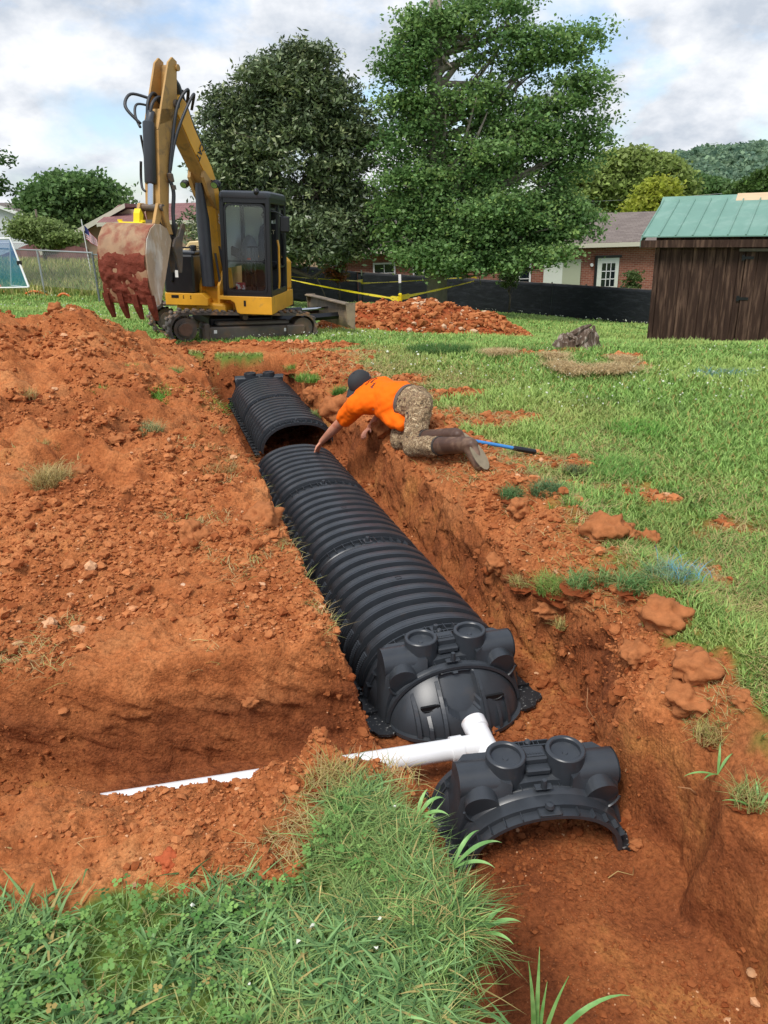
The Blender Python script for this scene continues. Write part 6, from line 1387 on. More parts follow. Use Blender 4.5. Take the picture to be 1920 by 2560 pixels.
# tuft sprayed with blue paint
bt = tuft('painted_tuft', 'grass tuft sprayed with bright blue marking paint on the right bank', 'grass tuft', 1672, 1450, .09, 500, .085, .004, '6b8f66', '93ab84', straw=.1, sod=False)
n = 90; P = np.stack([.05+RNG.normal(0, .05, n), RNG.normal(0, .05, n), np.full(n, .02)], 1); V, F, cc = blades(P, .07*(.5+RNG.random(n)), np.full(n, .003), .8+.6*RNG.random(n), gcols(n, '3f9ad0', '7cc0e0', 0), seg=3); np_mesh('painted_blades', V, F, BLADE, parent=bt, cols=cc)
bt2 = tuft('painted_tuft', 'faint blue paint mark in the lawn near the shed', 'grass tuft', 1810, 942, .30, 300, .08, .006, '5f8f60', '86b070', straw=.0, sod=False)
n = 90; P = np.stack([RNG.normal(0, .18, n), RNG.normal(0, .06, n), np.full(n, .01)], 1); V, F, cc = blades(P, .10*(.5+RNG.random(n)), np.full(n, .007), .8+.6*RNG.random(n), gcols(n, '4a8ab8', '6aa8c8', 0), seg=2); np_mesh('painted_blades', V, F, BLADE, parent=bt2, cols=cc)
# cut hay mats on the lawn
for (px, py, rx, lab) in ((1530, 938, .55, 'largest tan mat of dead grass on the lawn, right'), (1430, 942, .32, 'dark edged clod of dead grass left of the largest mat'), (1560, 915, .30, 'small tan mat of dead grass behind the largest'), (1250, 895, .42, 'tan mat of dead grass left of the stump'), (1385, 905, .30, 'tan mat of dead grass in front of the stump'), (1400, 928, .32, 'reddish mat of dead grass with bare clay')):
    g = at(px, py); root = thing('hay_mat', lab, 'dead grass', loc=tuple(g), group='mats of dead grass on the lawn'); rx *= .62; n = int(6500*rx); P = np.stack([RNG.normal(0, rx*.42, n), RNG.normal(0, .13, n), .02+.03*RNG.random(n)+.035], 1)
    P[:, 2] += H(P[:, 0]+g.x, P[:, 1]+g.y, False)-g.z
    V, F, cc = blades(P, .03+.03*RNG.random(n), np.full(n, .006), 1.5+RNG.random(n), gcols(n, 'bba272', 'd9c294', .15, '8a6a44'), seg=2, curl=.5); np_mesh('dry_blades', V, F, BLADE, parent=root, cols=cc)
    V, F, cc = clods(np.array([[0, 0, .0]]), np.array([rx*.42]), np.array([S2L('9a7a50')]), base=3, flat=.16, rough=.2); V[:, 1] *= .4; np_mesh('mat_base', V, F, CM, parent=root, cols=cc)
# broad-bladed plants close to the camera ---------------------------------------------------
def plant(label, base, leaves, col1='5d8c46', col2='8db46a', name='weed_plant'):
    """leaves: (heading deg, length, width, upward angle deg, droop)"""
    root = thing(name, label, 'plant', loc=tuple(base))
    for (hd_, L_, w_, el, dr_) in leaves:
        q = MB(); n = 12; rings = []; d = Vector((math.sin(rad(hd_)), math.cos(rad(hd_)), 0)); s_ = Vector((d.y, -d.x, 0)); p = Vector((0, 0, 0)); e_ = rad(el)
        for i in range(n+1):
            u = i/n; w__ = w_*(.35+1.3*u if u < .5 else 1)*(1-u**3)*.5 if i < n else .0005; a_ = e_-dr_*u*u
            rings.append([p-s_*w__+Vector((0, 0, w__*.35)), p, p+s_*w__+Vector((0, 0, w__*.35))]); p = p+(d*math.cos(a_)+Vector((0, 0, math.sin(a_))))*(L_/n)
        q.loft(rings, cap=False, cyc=False); c = MB_leafmat(col1, col2); q.build('leaf', c, root, smooth=True, fixn=False)
    return root
def MB_leafmat(a_, b_): return mat('broad_leaf_'+a_, a_, rough=.5, var=.2, vscale=12, col2=b_, c2pos=(.4, .7), c2scale=14)
g = at(1345, 2548); g = atZ(1350, 2575, -.45); g = Vector((.36, 1.13, -.30))
plant('tall broad-bladed grass plant standing in the trench at the bottom edge', Vector((.335, 1.26, -.33)), [(-20, .34, .016, 86, .3), (10, .36, .014, 82, .25), (75, .36, .018, 66, 1.9), (60, .30, .014, 78, .4), (-70, .26, .014, 70, 1.5), (-50, .22, .012, 60, .9), (95, .22, .016, 40, .8), (110, .20, .014, 50, .3), (-110, .16, .012, 55, .6), (30, .26, .013, 80, .3)])
plant('leafy crabgrass plant leaning over the near bank edge', Vector((.16, 1.60, .0)), [(75, .17, .018, 45, 1.6), (100, .13, .016, 35, 1.6), (50, .14, .015, 60, 1.7)], '64924c', '96bb72')
plant('crabgrass plant with curled leaves by the loose end cap', Vector((.07, 1.80, -.02)), [(65, .13, .018, 60, 2.2), (95, .12, .017, 45, 2.0), (30, .11, .014, 65, 1.6), (120, .08, .012, 50, 1.4)], '6c9c50', '9cc078')
plant('low broad grass plant at the corner of the near bank', Vector((.21, 1.40, -.01)), [(85, .12, .016, 40, 1.6), (60, .10, .014, 50, 1.4), (120, .10, .014, 35, 1.5)], '5d8c46', '8db46a')
g = at(1790, 1960); plant('broad-bladed tuft growing on the right trench wall', g, [(60, .10, .011, 60, 1.2), (20, .11, .011, 70, .7), (-90, .12, .012, 15, 1.0), (-120, .08, .010, 30, 1.2)])
g = at(1895, 2030); plant('broad-bladed tuft at the right edge of the photo', g, [(60, .09, .011, 60, 1.2), (-80, .12, .012, 30, 1.0), (10, .10, .010, 60, 1.0)])
n_ = 16
for i in range(n_):
    x_ = float(-.9+RNG.random()*1.05); y_ = float(1.1+RNG.random()*.6)
    if y_ > grass_near(np.array([x_]))[0]-.04: continue
    plant(['broad green weed in the near grass %s' % w0 for w0 in ('left of the clover', 'by the bottom edge', 'beside a clover head', 'in the middle', 'under the pipe', 'near the bare clay', 'close to the trench edge', 'in the corner', 'among thin blades', 'with paler leaves', 'below the red clods', 'next to dry straw', 'with bent leaves', 'with short leaves', 'with long leaves', 'lying flat')][i],
          Vector((x_, y_, Hs(x_, y_)+.01)), [(float(RNG.random()*360), .05+.05*float(RNG.random()), .008+.005*float(RNG.random()), 35+40*float(RNG.random()), 1.0+1.2*float(RNG.random())) for _ in range(5)], '557c40', '83a65e')['group'] = 'broad-bladed weeds in the near grass'
# ------------------------------------------------------------------ heaps, clods, stones, stump
def heap(name, label, cx_, cy_, rx, ry, hh, seed, cols, nst, pale=.1):
    z0 = Hs(cx_, cy_); root = thing(name, label, 'earth heap', loc=(cx_, cy_, z0)); n = 110; u = np.linspace(-1.15, 1.15, n); X_, Y_ = np.meshgrid(u, u)
    r = np.sqrt(X_**2+Y_**2); prof = np.clip(1-r**1.7, -.1, 1); wx, wy = X_*rx, Y_*ry
    zz_ = hh*prof*(1+.55*fbm(wx*1.1+seed, wy*1.1, 3, seed))+prof.clip(0, .3)*3*(.10*bil(wx*3.2, wy*3.2, 3, seed+1)+.04*fbm(wx*9, wy*9, 3, seed+2))
    zz_ = zz_-.12*(prof <= .0)+H(wx+cx_, wy+cy_, False)-z0-.02; I = np.arange(n*n).reshape(n, n); F = np.stack([I[:-1, :-1], I[:-1, 1:], I[1:, 1:], I[1:, :-1]], -1).reshape(-1, 4)
    np_mesh('heap_body', np.stack([wx.ravel(), wy.ravel(), zz_.ravel()], 1), F, HM, parent=root, smooth=True)
    k = RNG.integers(0, n*n, nst); k = k[r.ravel()[k] < 1.02]; P = np.stack([wx.ravel()[k], wy.ravel()[k], zz_.ravel()[k]+.01], 1); R_ = np.minimum(.016*RNG.random(len(k))**-.5, .075); cc0 = lerp(C1[None], C2[None], RNG.random((len(k), 1))); w_ = RNG.random(len(k)) < pale*(.4+1.6*(np.abs(P[:, 0]-.15*rx) < .35*rx)); cc0[w_] = np.array(S2L('c9a888')); R_[w_] *= 1.0
    V, F, cc = clods(P, R_, cc0, base=1); o = np_mesh('clods', V, F, CM, parent=root, cols=cc); o['kind'] = 'stuff'; return root
HM = mat('heap_clay', '93482a', rough=.95, spec=.1, var=.25, vscale=5, col2='ad633c', c2pos=(.4, .65), c2scale=3, bump=.8, bscale=22, bdist=.03)
heap('clay_heap', 'heap of red clay and pale stones on the lawn before the black fence', .85, 14.9, 2.15, 1.0, .62, 5, None, 7000, .05)
heap('clay_heap', 'low spill of clay under the blade beside the big heap', -.75, 14.6, .8, .45, .10, 9, None, 600, .05)
# stump -------------------------------------------------------------------------
g = at(1437, 872); SW = mat('dead_wood', '5c4a3c', rough=.9, var=.35, vscale=5, col2='93877a', c2pos=(.50, .62), c2scale=5, stretch=(4, 4, .7), bump=.8, bscale=12, bdist=.03)
st_ = thing('tree_stump', 'jagged grey rotten tree stump on the lawn', 'stump', loc=tuple(g)); st_.scale = (.82, .82, .82)
q = MB(); n = 40; rings = []
for j in range(10):
    v = j/9; ring = []
    for i in range(n):
        a_ = 2*math.pi*i/n; top = .22+.16*mnoise.noise(Vector((math.cos(a_)*1.5, math.sin(a_)*1.5, 1)))+.10*math.cos(a_-.2); r = (.30+.14*(1-v)**2.5+.035*mnoise.noise(Vector((math.cos(a_)*5, math.sin(a_)*5, v*1.2)))+.05*abs(math.sin(a_*3.5))*(1-v)+.035*abs(mnoise.noise(Vector((math.cos(a_)*11, math.sin(a_)*11, v*.8)))))
        ring.append((math.cos(a_)*r*1.1, math.sin(a_)*r*.8, -.08+(top+.08)*v))
    rings.append(ring)
for v in (.85, .5, .2): rings.append([(p[0]*v, p[1]*v, p[2]-.10*(1-v)*1.5+.05*mnoise.noise(Vector((p[0]*9, p[1]*9, v)))) for p in rings[9]])
q.loft(rings); q.build('stump_body', SW, st_, smooth=True, auto=rad(35))
for (p0_, p1_, r_) in (((-.15, -.1, .20), (.22, -.12, .40), .055), ((.0, -.22, .08), (.24, -.16, .34), .05), ((.30, -.1, .05), (.28, -.05, .38), .055), ((-.02, -.26, .12), (-.2, -.2, .30), .035)):
    q = MB(); a_ = Vector(p0_); b_ = Vector(p1_); q.tube([a_, a_.lerp(b_, .35)+Vector((.02, -.02, .03)), a_.lerp(b_, .7)+Vector((-.02, 0, .01)), b_], [r_*1.2, r_, r_*.8, r_*.4], 7); q.build('splinter', SW, st_)
q = MB(); V, F, cc = clods(np.array([[-.12, -.30, -.02]]), np.array([.28]), np.array([C1]), base=3, flat=.4, rough=.3); np_mesh('clay_spill', V, F, CM, parent=st_, cols=cc)
# large separate clods and stones -------------------------------------------------
def big(px, py, r, lab, cat='clod', col=None, flat=.8, grp='large clods of red clay', name='clay_clod', lift=.32, rough=.3, Yd=None):
    g = at(px, py) if Yd is None else Yd; V, F, cc = clods(np.array([[0, 0, 0.]]), np.array([r]), np.array([S2L(col or 'a2663f')]), base=4 if cat == 'clod' else 3, flat=flat, rough=rough)
    V[:, 2] *= .9; VV = V/r; o3 = float(RNG.random()*50); V = V*(1+.07*bil(VV[:, 0]*1.7+o3, VV[:, 1]*1.7+VV[:, 2]*2.3, 3, 7)+.06*fbm(VV[:, 0]*5+VV[:, 2]*4, VV[:, 1]*5-o3, 3, 8))[:, None]*.80
    o = np_mesh(name, V, F, CM if cat == 'clod' else STN, smooth=True, cols=cc); o.location = (g.x, g.y, g.z+r*flat*lift); tag(o, lab, cat, grp); return o
STN = mat('pale_stone', (.5, .35, .22), rough=.8, attr='col', var=.2, vscale=20, bump=.3, bscale=50)
top_ = max((Vector((x_, y_, Hs(x_, y_))) for x_ in np.linspace(-3.8, -3.2, 13) for y_ in np.linspace(8.1, 9.2, 8)), key=lambda p: pix(p)[1]*-1)
top_ = atY(148, 822, 8.6); big(0, 0, .085, 'round clod perched on the crest of the left heap', Yd=Vector((top_.x, 8.6, Hs(top_.x, 8.6)+.02)), flat=1.1, lift=.5)
for (px, py, r, lab) in ((212, 820, .05, 'small clod on the right shoulder of the heap crest'), (660, 1310, .13, 'large rounded clod at the edge above the chambers'), (480, 1345, .085, 'pair of clods in the middle of the left bank, left one'), (515, 1350, .075, 'pair of clods in the middle of the left bank, right one'), (200, 1190, .09, 'round clod beside the drooping sod'),
    (300, 1105, .08, 'round brown clod in the middle of the heap'), (1510, 1340, .11, 'big crumbly clod on the right bank, left of a pair'), (1560, 1345, .09, 'big crumbly clod on the right bank, right of a pair'), (1300, 1280, .09, 'lone clod by the dark green tufts'), (1620, 1360, .07, 'clod on the edge of the right lawn'), (1740, 1690, .09, 'jutting slab of clay at the lip of the right bank'), (1660, 1560, .10, 'lumpy clod on the right bank beside the grass'),
    (1720, 1770, .08, 'flat slab of clay on the right bank'), (1850, 1760, .05, 'small clod on the right lawn edge'), (1590, 1640, .07, 'clod in the row along the right lip'), (960, 1080, .16, 'big sod of brown earth under the bending man'), (850, 1045, .20, 'round sod of brown earth left of the man'), (780, 1010, .12, 'sod on the right lip behind the man'), (1375, 1545, .09, 'overhanging sod on the right wall'), (1240, 1420, .07, 'clod on the right wall lip'),
    (560, 2235, .03, 'bright red clod by the near grass, left'), (430, 2160, .035, 'bright red clod by the near grass, upper'), (480, 2225, .03, 'bright red clod by the near grass, middle'), (630, 1785, .045, 'fallen clod at the foot of the side trench wall'), (1590, 2120, .035, 'clod on the trench floor by the loose cap'), (1110, 2170, .03, 'crumbly light clod in the near grass')):
    big(px, py, r, lab, flat=.85, col='b05a38' if 'bright' in lab else None)
for (px, py, r, col, lab) in ((332, 1525//1, .028, 'c98a5c', 'oval orange stone in the middle of the left bank'), (235, 1075, .035, 'c8a890', 'pale stone high on the left heap'), (168, 1090, .035, 'b07a5c', 'tan stone left of the pale stone'), (130, 1010+60, .02, 'd8c8b8', 'tiny white stone high on the left heap'), (652, 1466, .03, 'c99a74', 'pale orange stone near the bank corner'), (1360, 1905, .016, 'c9a080', 'pale pebble on the floor behind the loose cap'), (135, 1380, .03, 'c08a60', 'flat tan chip low on the left heap'), (460, 1465, .02, 'c9a688', 'pale chip on the left bank'), (1880, 2440, .02, 'b98a62', 'pebble on the trench floor at the right')):
    big(px, py, r, lab, 'stone', col, .5, 'pale stones in the clay', 'stone', .35, .18)
# roots and sticks --------------------------------------------------------------------
def stick(px, py, pts, r, lab, col='a5764e', grp='roots and twigs in the clay', dz=.0):
    g = at(px, py); q = MB(); q.tube([Vector(p) for p in pts], [r*(1-.6*i/(len(pts)-1)) for i in range(len(pts))], 6); o = q.build('twig', mat('root_'+col, col, rough=.8, var=.2), smooth=True); o.location = (g.x, g.y, g.z+dz); tag(o, lab, 'twig', grp)
stick(1140, 2070, [(0, 0, 0), (.02, .01, .02), (.045, .01, .04), (.07, .0, .055)], .004, 'pale root stub beside the loose end cap, upper', dz=.02); stick(1145, 2085, [(0, 0, 0), (.02, -.01, .01), (.05, -.015, .025)], .0035, 'pale root stub beside the loose end cap, lower', dz=.01)
stick(880, 1935, [(0, 0, 0), (.02, .03, .03), (.03, .05, .07)], .005, 'short root at the end of the near bank'); stick(1740, 2010, [(0, 0, 0), (-.03, 0, .03), (-.07, .01, .03)], .004, 'root poking out of the right wall', dz=.02)
stick(1560, 1960, [(0, 0, 0), (.04, .06, .05), (.06, .14, .10), (.12, .2, .16)], .003, 'thin curling root on the right wall', dz=.03); stick(1500, 1840, [(0, 0, 0), (-.05, .06, .08), (-.04, .1, .15)], .003, 'thin root on the right wall above the loose cap', dz=.03)
stick(1520, 2200, [(0, 0, .01), (.04, .02, .02), (.09, .0, .02), (.11, .05, .01)], .002, 'thin rootlet on the trench floor', 'b59a62'); stick(480, 1605, [(0, 0, 0), (.04, -.01, .01), (.10, -.02, .005)], .003, 'straw stalk on the left bank', 'c0a468')
stick(240, 1630, [(0, 0, 0), (-.05, .02, .02), (-.12, .03, .01)], .003, 'pale stalk above the side trench wall', 'c0a468'); stick(30, 2125, [(0, 0, 0), (-.03, .0, .01), (-.09, .0, .005)], .003, 'pale stalk near the left edge', 'c0a468')
# shovel handle behind the man --------------------------------------------------------
BLU = mat('blue_handle', '3f86c8', rough=.4, var=.1); a_ = at(1195, 1122)+Vector((0, 0, .05)); b_ = at(1338, 1146)+Vector((0, 0, .045)); sh = thing('tool_handle', 'long tool with blue shaft and black grip lying behind the boots', 'tool', loc=tuple(a_)); d_ = b_-a_
q = MB(); q.tube([d_*-.08, d_*.62], .013, 10); q.build('shaft', BLU, sh, smooth=True, auto=rad(40)); q = MB(); q.tube([d_*.60, d_*.62, d_*.98, d_*1.0], [.014, .019, .020, .016], 12); q.build('grip', BK, sh, smooth=True, auto=rad(40))
# ------------------------------------------------------------------ the kneeling man
def remeshed(name, mb, vox, mt, parent, smooth_it=4, disp=None):
    me = bpy.data.meshes.new('tmp'); me.from_pydata([tuple(p) for p in mb.v], [], mb.f); import bmesh
    bm = bmesh.new(); bm.from_mesh(me); bmesh.ops.recalc_face_normals(bm, faces=bm.faces); bm.to_mesh(me); bm.free()
    ob = bpy.data.objects.new('tmp', me); COL.objects.link(ob); r = ob.modifiers.new('r', 'REMESH'); r.mode = 'VOXEL'; r.voxel_size = vox
    s_ = ob.modifiers.new('s', 'SMOOTH'); s_.iterations = smooth_it; s_.factor = .5
    dg = bpy.context.evaluated_depsgraph_get(); me2 = bpy.data.meshes.new_from_object(ob.evaluated_get(dg)); bpy.data.objects.remove(ob)
    if disp:
        for v in me2.vertices: v.co += v.normal*disp(v.co)
    me2.materials.clear(); return link_mesh(name, me2, mt, parent, smooth=True)
def cap_(mb, a, b, ra, rb, n=14):
    a = Vector(a); b = Vector(b); d = (b-a); L_ = d.length; d = d/max(L_, 1e-6); pts = []; rr = []
    for k in range(5): t_ = math.pi/2*(1-k/4); pts.append(a-d*ra*math.sin(t_)); rr.append(max(ra*math.cos(t_), .0006))
    for k in range(5): t_ = math.pi/2*k/4; pts.append(b+d*rb*math.sin(t_)); rr.append(max(rb*math.cos(t_), .0006))
    mb.tube(pts, rr, n)
def ell(mb, c, ax, ay, r, n=20, m=12):
    """ellipsoid: centre, local x axis, local y axis, radii"""
    X_ = Vector(ax).normalized(); Z_ = X_.cross(Vector(ay)).normalized(); Y_ = Z_.cross(X_); R = Matrix((X_, Y_, Z_)).transposed(); mb.sphere(c, r, n, m, R)
K1 = at(1032, 1138)+Vector((0, 0, .065)); K2 = at(1000, 1122)+Vector((0, 0, .06))
dK = (K1-Vector((0, 0, EYE))).dot(f0)
T1 = at(1202, 1178)+Vector((0, 0, .03)); dT = (T1-Vector((0, 0, EYE))).dot(f0); A1 = atD(1172, 1112, dT+.05); T2 = at(1168, 1128)+Vector((0, 0, .03)); dT2 = (T2-Vector((0, 0, EYE))).dot(f0); A2 = atD(1138, 1088, dT2+.04)
D0 = dK+.10
H1 = atD(1050, 1012, D0+.02); H2 = atD(1022, 1002, D0+.24); HC = (H1+H2)/2
S1 = atD(893, 1012, D0+.42); S2 = atD(958, 968, D0+.62); NK = atD(925, 978, D0+.52); HD = atD(904, 963, D0+.50)
WR = atD(801, 1106, 0); 
touch = Vector((-.60, 6.62, -.300)); tp2 = pix(touch)
dW = (touch-Vector((0, 0, EYE))).dot(f0)
WR = atD(804, 1104, dW-.06); EL = atD(846, 1062, (D0+.42+dW)/2-.02)
G2 = at(925, 1082)+Vector((0, 0, .03)); EL2 = atD(952, 1035, D0+.55)
man = thing('person', 'man in orange shirt, dark cap and camouflage trousers kneeling and reaching into the trench', 'person', loc=tuple(HC)); O = HC.copy()
SKIN = mat('skin', 'c98d72', rough=.55, var=.12, vscale=14, col2='b5694f', c2pos=(.5, .75), c2scale=10)
def rel(*a): return [Vector(p)-O for p in a]
K1r, K2r, T1r, A1r, T2r, A2r, H1r, H2r, S1r, S2r, NKr, HDr, WRr, ELr, G2r, EL2r = rel(K1, K2, T1, A1, T2, A2, H1, H2, S1, S2, NK, HD, WR, EL, G2, EL2)
HCr = Vector((0, 0, 0)); SC = (S1r+S2r)/2
fwd = (SC-HCr).normalized(); across = (S2r-S1r).normalized(); up_ = across.cross(fwd).normalized()
if up_.z < 0: up_ = -up_
q = MB()
ell(q, HCr, fwd, across, (.11, .12, .09)); cap_(q, HCr+fwd*.05, SC, .10, .13); ell(q, SC*.8, fwd, across, (.20, .19, .12)); cap_(q, S1r, S2r, .075, .075)
for (h, k, a_) in ((H1r, K1r, A1r), (H2r, K2r, A2r)): cap_(q, h, k, .070, .050); cap_(q, k, a_, .048, .04)
for t_, a_ in ((T1r, A1r), (T2r, A2r)): cap_(q, a_, t_, .038, .03)
hdir = (HDr-NKr).normalized(); face = (atD(872, 992, D0+.46)-O-HDr).normalized()      # where the face looks: down and left
cap_(q, SC, HDr, .06, .055)
hu = (hdir-face*hdir.dot(face)).normalized(); hu = (up_-face*up_.dot(face)).normalized()
hs = face.cross(hu).normalized()
ell(q, HDr, hu, hs, (.115, .078, .095)); ell(q, HDr-hu*.045+face*.035, hu, hs, (.075, .055, .062))
q.tube([HDr-hu*.0+face*.092, HDr-hu*.025+face*.118, HDr-hu*.045+face*.095], [.010, .015, .012], 8)          # nose
cap_(q, HDr-hu*.068-hs*.018+face*.084, HDr-hu*.068+hs*.018+face*.084, .008, .008)                               # lips
for s_ in (-1, 1): ell(q, HDr+hs*s_*.078-hu*.012-face*.005, hu, face, (.032, .019, .010)); ell(q, HDr+hs*s_*.03+hu*.008+face*.084, hs, hu, (.016, .009, .008))
cap_(q, S1r, ELr, .056, .044); cap_(q, ELr, ELr.lerp(WRr, .35), .045, .043); cap_(q, ELr.lerp(WRr, .35), WRr, .043, .026)
cap_(q, S2r, EL2r, .055, .044); cap_(q, EL2r, G2r, .043, .026)
def hand(q, wr, fw, pl, side, L_=.088, spread=1.0, curl=.5):
    """wr wrist, fw along the palm, pl palm normal (palm side), side towards the thumb"""
    fw = fw.normalized(); side = (side-fw*side.dot(fw)).normalized(); pl = (pl-fw*pl.dot(fw)-side*pl.dot(side)).normalized()
    for k in range(4):
        o_ = side*(.030-.020*k); cap_(q, wr+side*(.012-.008*k), wr+fw*L_*.95+o_, .014, .011, 10)
        ln = (.046, .052, .048, .038)[k]; p0 = wr+fw*L_+o_; dr = (fw+side*(.18-.12*k)*spread+pl*curl*.35).normalized(); p1 = p0+dr*ln*.75; dr2 = (fw+side*(.12-.09*k)*spread+pl*curl*1.1).normalized(); p2 = p1+dr2*ln*.7
        q.tube([p0-dr*.01, p0, p1, p1+dr2*.003, p2, p2+dr2*.006], [.0095, .0095, .0085, .0085, .0075, .004], 10)
    t0 = wr+fw*.025+side*.022; t1 = t0+(fw*.55+side*.9+pl*.2).normalized()*.042; t2 = t1+(fw*.9+side*.45+pl*.3).normalized()*.034; cap_(q, t0, t1, .014, .011, 10); cap_(q, t1, t2, .011, .008, 10)
htip = (atD(786, 1138, dW)-O); hand(q, WRr, htip-WRr, Vector((0, 0, -1)), across*-1, curl=.7)
hand(q, G2r, Vector((-.5, -.6, -.35)), Vector((0, 0, -1)), Vector((.3, -.6, .2)), L_=.075, curl=.8)
body = remeshed('body', q, .0062, SKIN, man, 3)
# trousers
CAMO = bpy.data.materials.new('camouflage_cloth'); CAMO.use_nodes = True; t = CAMO.node_tree; b = t.nodes['Principled BSDF']; b.inputs['Roughness'].default_value = .9
co = t.nodes.new('ShaderNodeTexCoord'); n1 = t.nodes.new('ShaderNodeTexNoise'); n1.inputs['Scale'].default_value = 11; n1.inputs['Detail'].default_value = 6; n1.inputs['Distortion'].default_value = 2.2; n1.inputs['Roughness'].default_value = .7; t.links.new(co.outputs['Object'], n1.inputs['Vector'])
r_ = t.nodes.new('ShaderNodeValToRGB'); t.links.new(n1.outputs[0], r_.inputs[0]); r_.color_ramp.interpolation = 'CONSTANT'; el = r_.color_ramp.elements
while len(el) < 7: el.new(.5)
for e_, (p_, c_) in zip(el, ((0, '1f1817'), (.38, '6b4e3a'), (.44, 'a8906c'), (.49, '3d2e22'), (.53, '85694a'), (.58, 'c4ae8a'), (.63, '4a4030'))): e_.position = p_; e_.color = (*S2L(c_), 1)
t.links.new(r_.outputs[0], b.inputs['Base Color'])
q = MB(); ell(q, HCr+fwd*.02, fwd, across, (.15, .165, .13)); ell(q, H1r-fwd*.01+up_*.0, fwd, up_, (.10, .11, .085)); ell(q, H2r-fwd*.01+up_*.0, fwd, up_, (.10, .11, .085))
for (h, k, a_) in ((H1r, K1r, A1r), (H2r, K2r, A2r)): cap_(q, h, k, .108, .080); e_ = k.lerp(a_, .42); cap_(q, k, e_, .080, .074)
wr = lambda co_: .009*mnoise.noise(co_*18)+.008*mnoise.noise(Vector((co_.x*9, co_.y*9, co_.z*40)))+.004*mnoise.noise(co_*45)
remeshed('trousers', q, .011, CAMO, man, 3, wr)
q = MB(); n = 36; rings = []
for i in range(n):
    a_ = 2*math.pi*i/n; c = HCr+fwd*.075+across*math.cos(a_)*.158+up_*math.sin(a_)*.126; rd = (across*math.cos(a_)+up_*math.sin(a_)).normalized(); rings.append([c-fwd*.018, c+rd*.007-fwd*.018, c+rd*.007+fwd*.018, c+fwd*.018])
q.loft(rings, closed=True); q.build('belt', mat('brown_belt', '5a4c44', rough=.6), man)
# shirt
ORS = mat('orange_shirt', 'ff6d08', rough=.85, spec=.2, var=.06, vscale=6)
q = MB(); W0 = HCr+fwd*.2; ell(q, SC*.86+up_*.005, fwd, across, (.21, .215, .145)); cap_(q, HCr+fwd*.17, SC*.92, .150, .150); ell(q, HCr+fwd*.22-up_*.03, fwd, across, (.20, .19, .155)); cap_(q, S1r, S2r, .098, .095)
ell(q, HCr+fwd*.20+up_*.01, fwd, across, (.17, .185, .135)); hem = atD(1003, 1062, D0+.06)-O; cap_(q, HCr+fwd*.24-up_*.06-across*.06, hem, .12, .05); cap_(q, HCr+fwd*.34-up_*.05-across*.04, hem+fwd*.10, .12, .045); cap_(q, HCr+fwd*.24-up_*.05+across*.08, hem+across*.18, .12, .045)
sl = S1r.lerp(ELr, .62); cap_(q, S1r, sl, .092, .082); sl2 = S2r.lerp(EL2r, .6); cap_(q, S2r, sl2, .092, .08); cap_(q, SC, NKr.lerp(HDr, .12), .10, .068)
folds = lambda c: .010*mnoise.noise(Vector((c.dot(fwd)*5+c.dot(up_)*3, c.dot(across)*5, c.dot(up_)*16+c.dot(fwd)*8)))+.005*mnoise.noise(c*26)
shirt = remeshed('shirt', q, .009, ORS, man, 5, folds)
# print on the back, laid on the cloth
bm_s = [v.co.copy() for v in shirt.data.vertices]; tree_s = BVHTree.FromPolygons(bm_s, [tuple(p.vertices) for p in shirt.data.polygons])
def back_print(s, size, u, v, mt=BK):
    """u along the shoulders, v towards the waist (metres from between the shoulders)"""
    me = text_mesh(s, size, .0005); 
    for vv in me.vertices:
        x_, y_ = vv.co.x, vv.co.y; p = SC*.92-fwd*(v-y_)+across*(u+x_); h_ = tree_s.ray_cast(p+up_*.6, -up_)
        vv.co = (h_[0]+up_*(.003 if vv.co.z > 0 else .0015)) if h_[0] is not None else p+up_*.10
    me.materials.clear(); link_mesh('shirt_print', me, mt, shirt)
back_print('OUTDOOR', .030, .0, .03); back_print('SERVICE', .024, .0, .065); back_print('866-', .036, -.05, .10)
me = bpy.data.meshes.new('leaf_print'); vs = []
for k in range(12):
    a_ = 2*math.pi*k/12; x_, y_ = .030*math.cos(a_)*(1 if math.cos(a_) > 0 else .8), .012*math.sin(a_); p = SC*.92+fwd*(.03+y_+x_*.4)+across*(x_+.02); h_ = tree_s.ray_cast(p+up_*.6, -up_); vs.append((h_[0] if h_[0] is not None else p)+up_*.003)
me.from_pydata(vs, [], [tuple(range(12))]); link_mesh('leaf_print', me, mat('print_green', '3f6a2c', rough=.7), shirt)
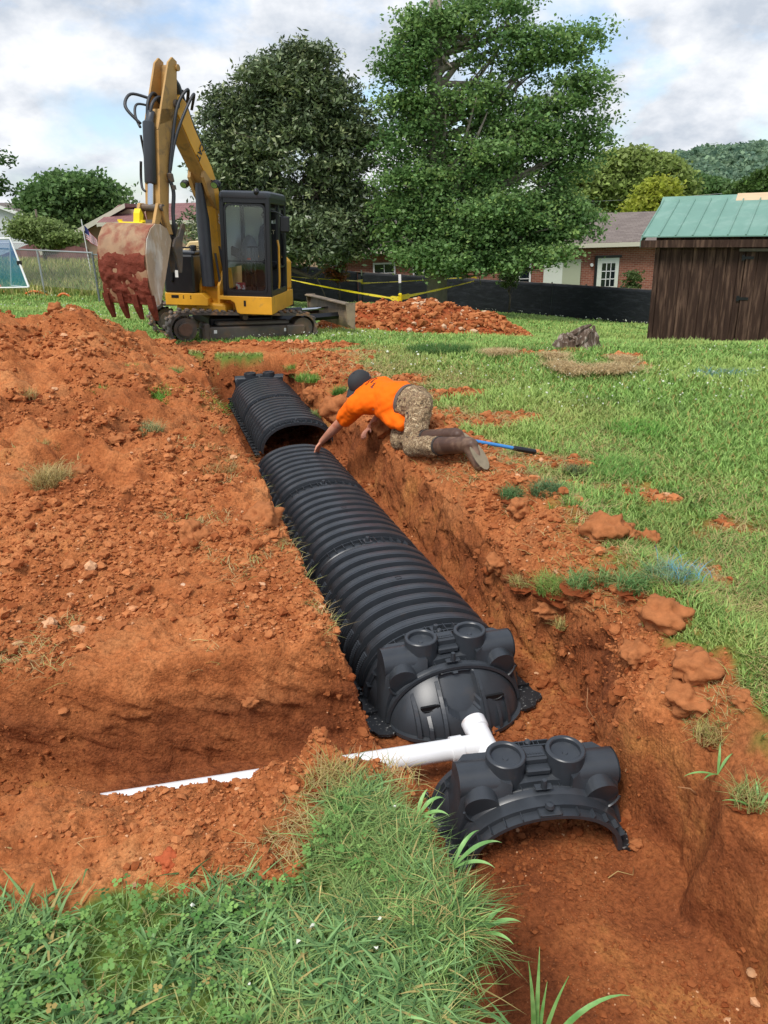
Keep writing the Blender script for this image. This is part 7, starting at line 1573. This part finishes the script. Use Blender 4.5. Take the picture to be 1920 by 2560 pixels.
# boots
BT = mat('brown_rubber_boot', '4e3528', rough=.55, var=.25, vscale=9, col2='7a604c', c2pos=(.5, .7), c2scale=8); SOLE = mat('boot_sole', '7d715c', rough=.8, var=.25, vscale=12)
for (k, a_, t_, lab) in ((K1r, A1r, T1r, None), (K2r, A2r, T2r, None)):
    q = MB(); top = k.lerp(a_, .40); cap_(q, k.lerp(a_, .52), a_, .066, .056); ft = (t_-a_); heel = a_+(a_-k).normalized()*.035; cap_(q, a_, heel, .055, .045); cap_(q, a_.lerp(t_, .15), t_-ft.normalized()*.02, .052, .045); cap_(q, heel-(ft.normalized()*.0), t_+(a_-k).normalized()*.01, .036, .036)
    bo = remeshed('boot', q, .008, BT, man, 3); back = (a_-k).normalized()
    q = MB(); s_ = ft.normalized().cross(back).normalized(); n = 16; ring = []
    for (dd, th) in ((.046, 1), (.060, 1)):
        r = []
        for i in range(n):
            a2 = 2*math.pi*i/n; L_ = (ft.length+.07)/2; c = a_.lerp(t_, .5)-ft.normalized()*.01+back*dd; r.append(c+ft.normalized()*math.cos(a2)*L_+s_*math.sin(a2)*(.046+.006*math.cos(a2)))
        ring.append(r)
    q.loft(ring); q.build('sole', SOLE, bo, bevel=.003)
    q = MB(); q.tube([k.lerp(a_, .50), k.lerp(a_, .53)], [.070, .070], 20); q.build('boot_collar', mat('boot_rim', '3c3530', rough=.7), bo, smooth=True, auto=rad(40))
pn = (Vector((0, 0, EYE))-(K1+(A1-K1)*.78)).normalized(); c = K1r.lerp(A1r, .80)+pn*.062; ax = (A1r-K1r).normalized(); ax = (ax-pn*ax.dot(pn)).normalized(); ay = pn.cross(ax)
q = MB()
for s0, s1 in (((1, 0), (0, 1)), ((0, 1), (-1, 0)), ((-1, 0), (0, -1)), ((0, -1), (1, 0))): q.tube([c+(ax*s0[0]+ay*s0[1])*.024, c+(ax*s1[0]+ay*s1[1])*.024], .0025, 5)
q.tube([c-ax*.008-ay*.008, c-ax*.008+ay*.008], .002, 5); q.tube([c+ax*.008-ay*.008, c+ax*.008+ay*.008], .002, 5); q.tube([c-ax*.008+ay*.006, c+ax*.008+ay*.006], .002, 5); q.build('boot_emblem', WHT, man)
# cap and hair
CAPM = mat('dark_cap', '2b2c2e', rough=.8, var=.1); q = MB()
hairb = MB(); ell(hairb, HDr+hu*.012-face*.016, hu, hs, (.102, .082, .092)); HAIR = mat('dark_hair', '2a1d17', rough=.8, var=.3, vscale=40); remeshed('hair', hairb, .007, HAIR, man, 2, lambda c_: .004*mnoise.noise(c_*70)-.0)
rings = []; n = 32
for j in range(10):
    v = j/9; t_ = v*math.pi/2; rr_ = math.cos(t_)**.8; rings.append([HDr+hu*(.028+.105*math.sin(t_))+(hs*math.cos(2*math.pi*i/n)*.090+face*math.sin(2*math.pi*i/n)*.108)*max(rr_, .02) for i in range(n)])
q.loft(rings); cp_ = q.build('cap', CAPM, man, smooth=True, auto=rad(50))
q = MB(); rings = []
for j in range(8):
    v = j/7; w_ = .082*(1-.35*v**2.2); rings.append([HDr+hu*(.030-.020*v-.030*(x_/.082)**2*(.4+.6*v))+face*(.085+.085*v*(1-.25*(x_/.09)**2))+hs*x_*(w_/.082) for x_ in np.linspace(-.082, .082, 13)])
q.loft(rings, cap=False, cyc=False); o = q.build('cap_brim', CAPM, cp_, smooth=True, fixn=False); so_ = o.modifiers.new('solid', 'SOLIDIFY'); so_.thickness = .005
q = MB(); q.loft([[HDr+hu*(.040+dz_)-face*.108*math.cos(a_)*1.01+hs*math.sin(a_)*.091*1.01 for a_ in np.linspace(-.8, .8, 14)] for dz_ in (0, .018)], cap=False, cyc=False); q.build('cap_strap', mat('grey_strap', '6d7074', rough=.6), cp_, fixn=False)
q = MB(); q.sphere(HDr+hu*.132, (.009, .009, .006), 10, 6); q.build('cap_button', CAPM, cp_, smooth=True)
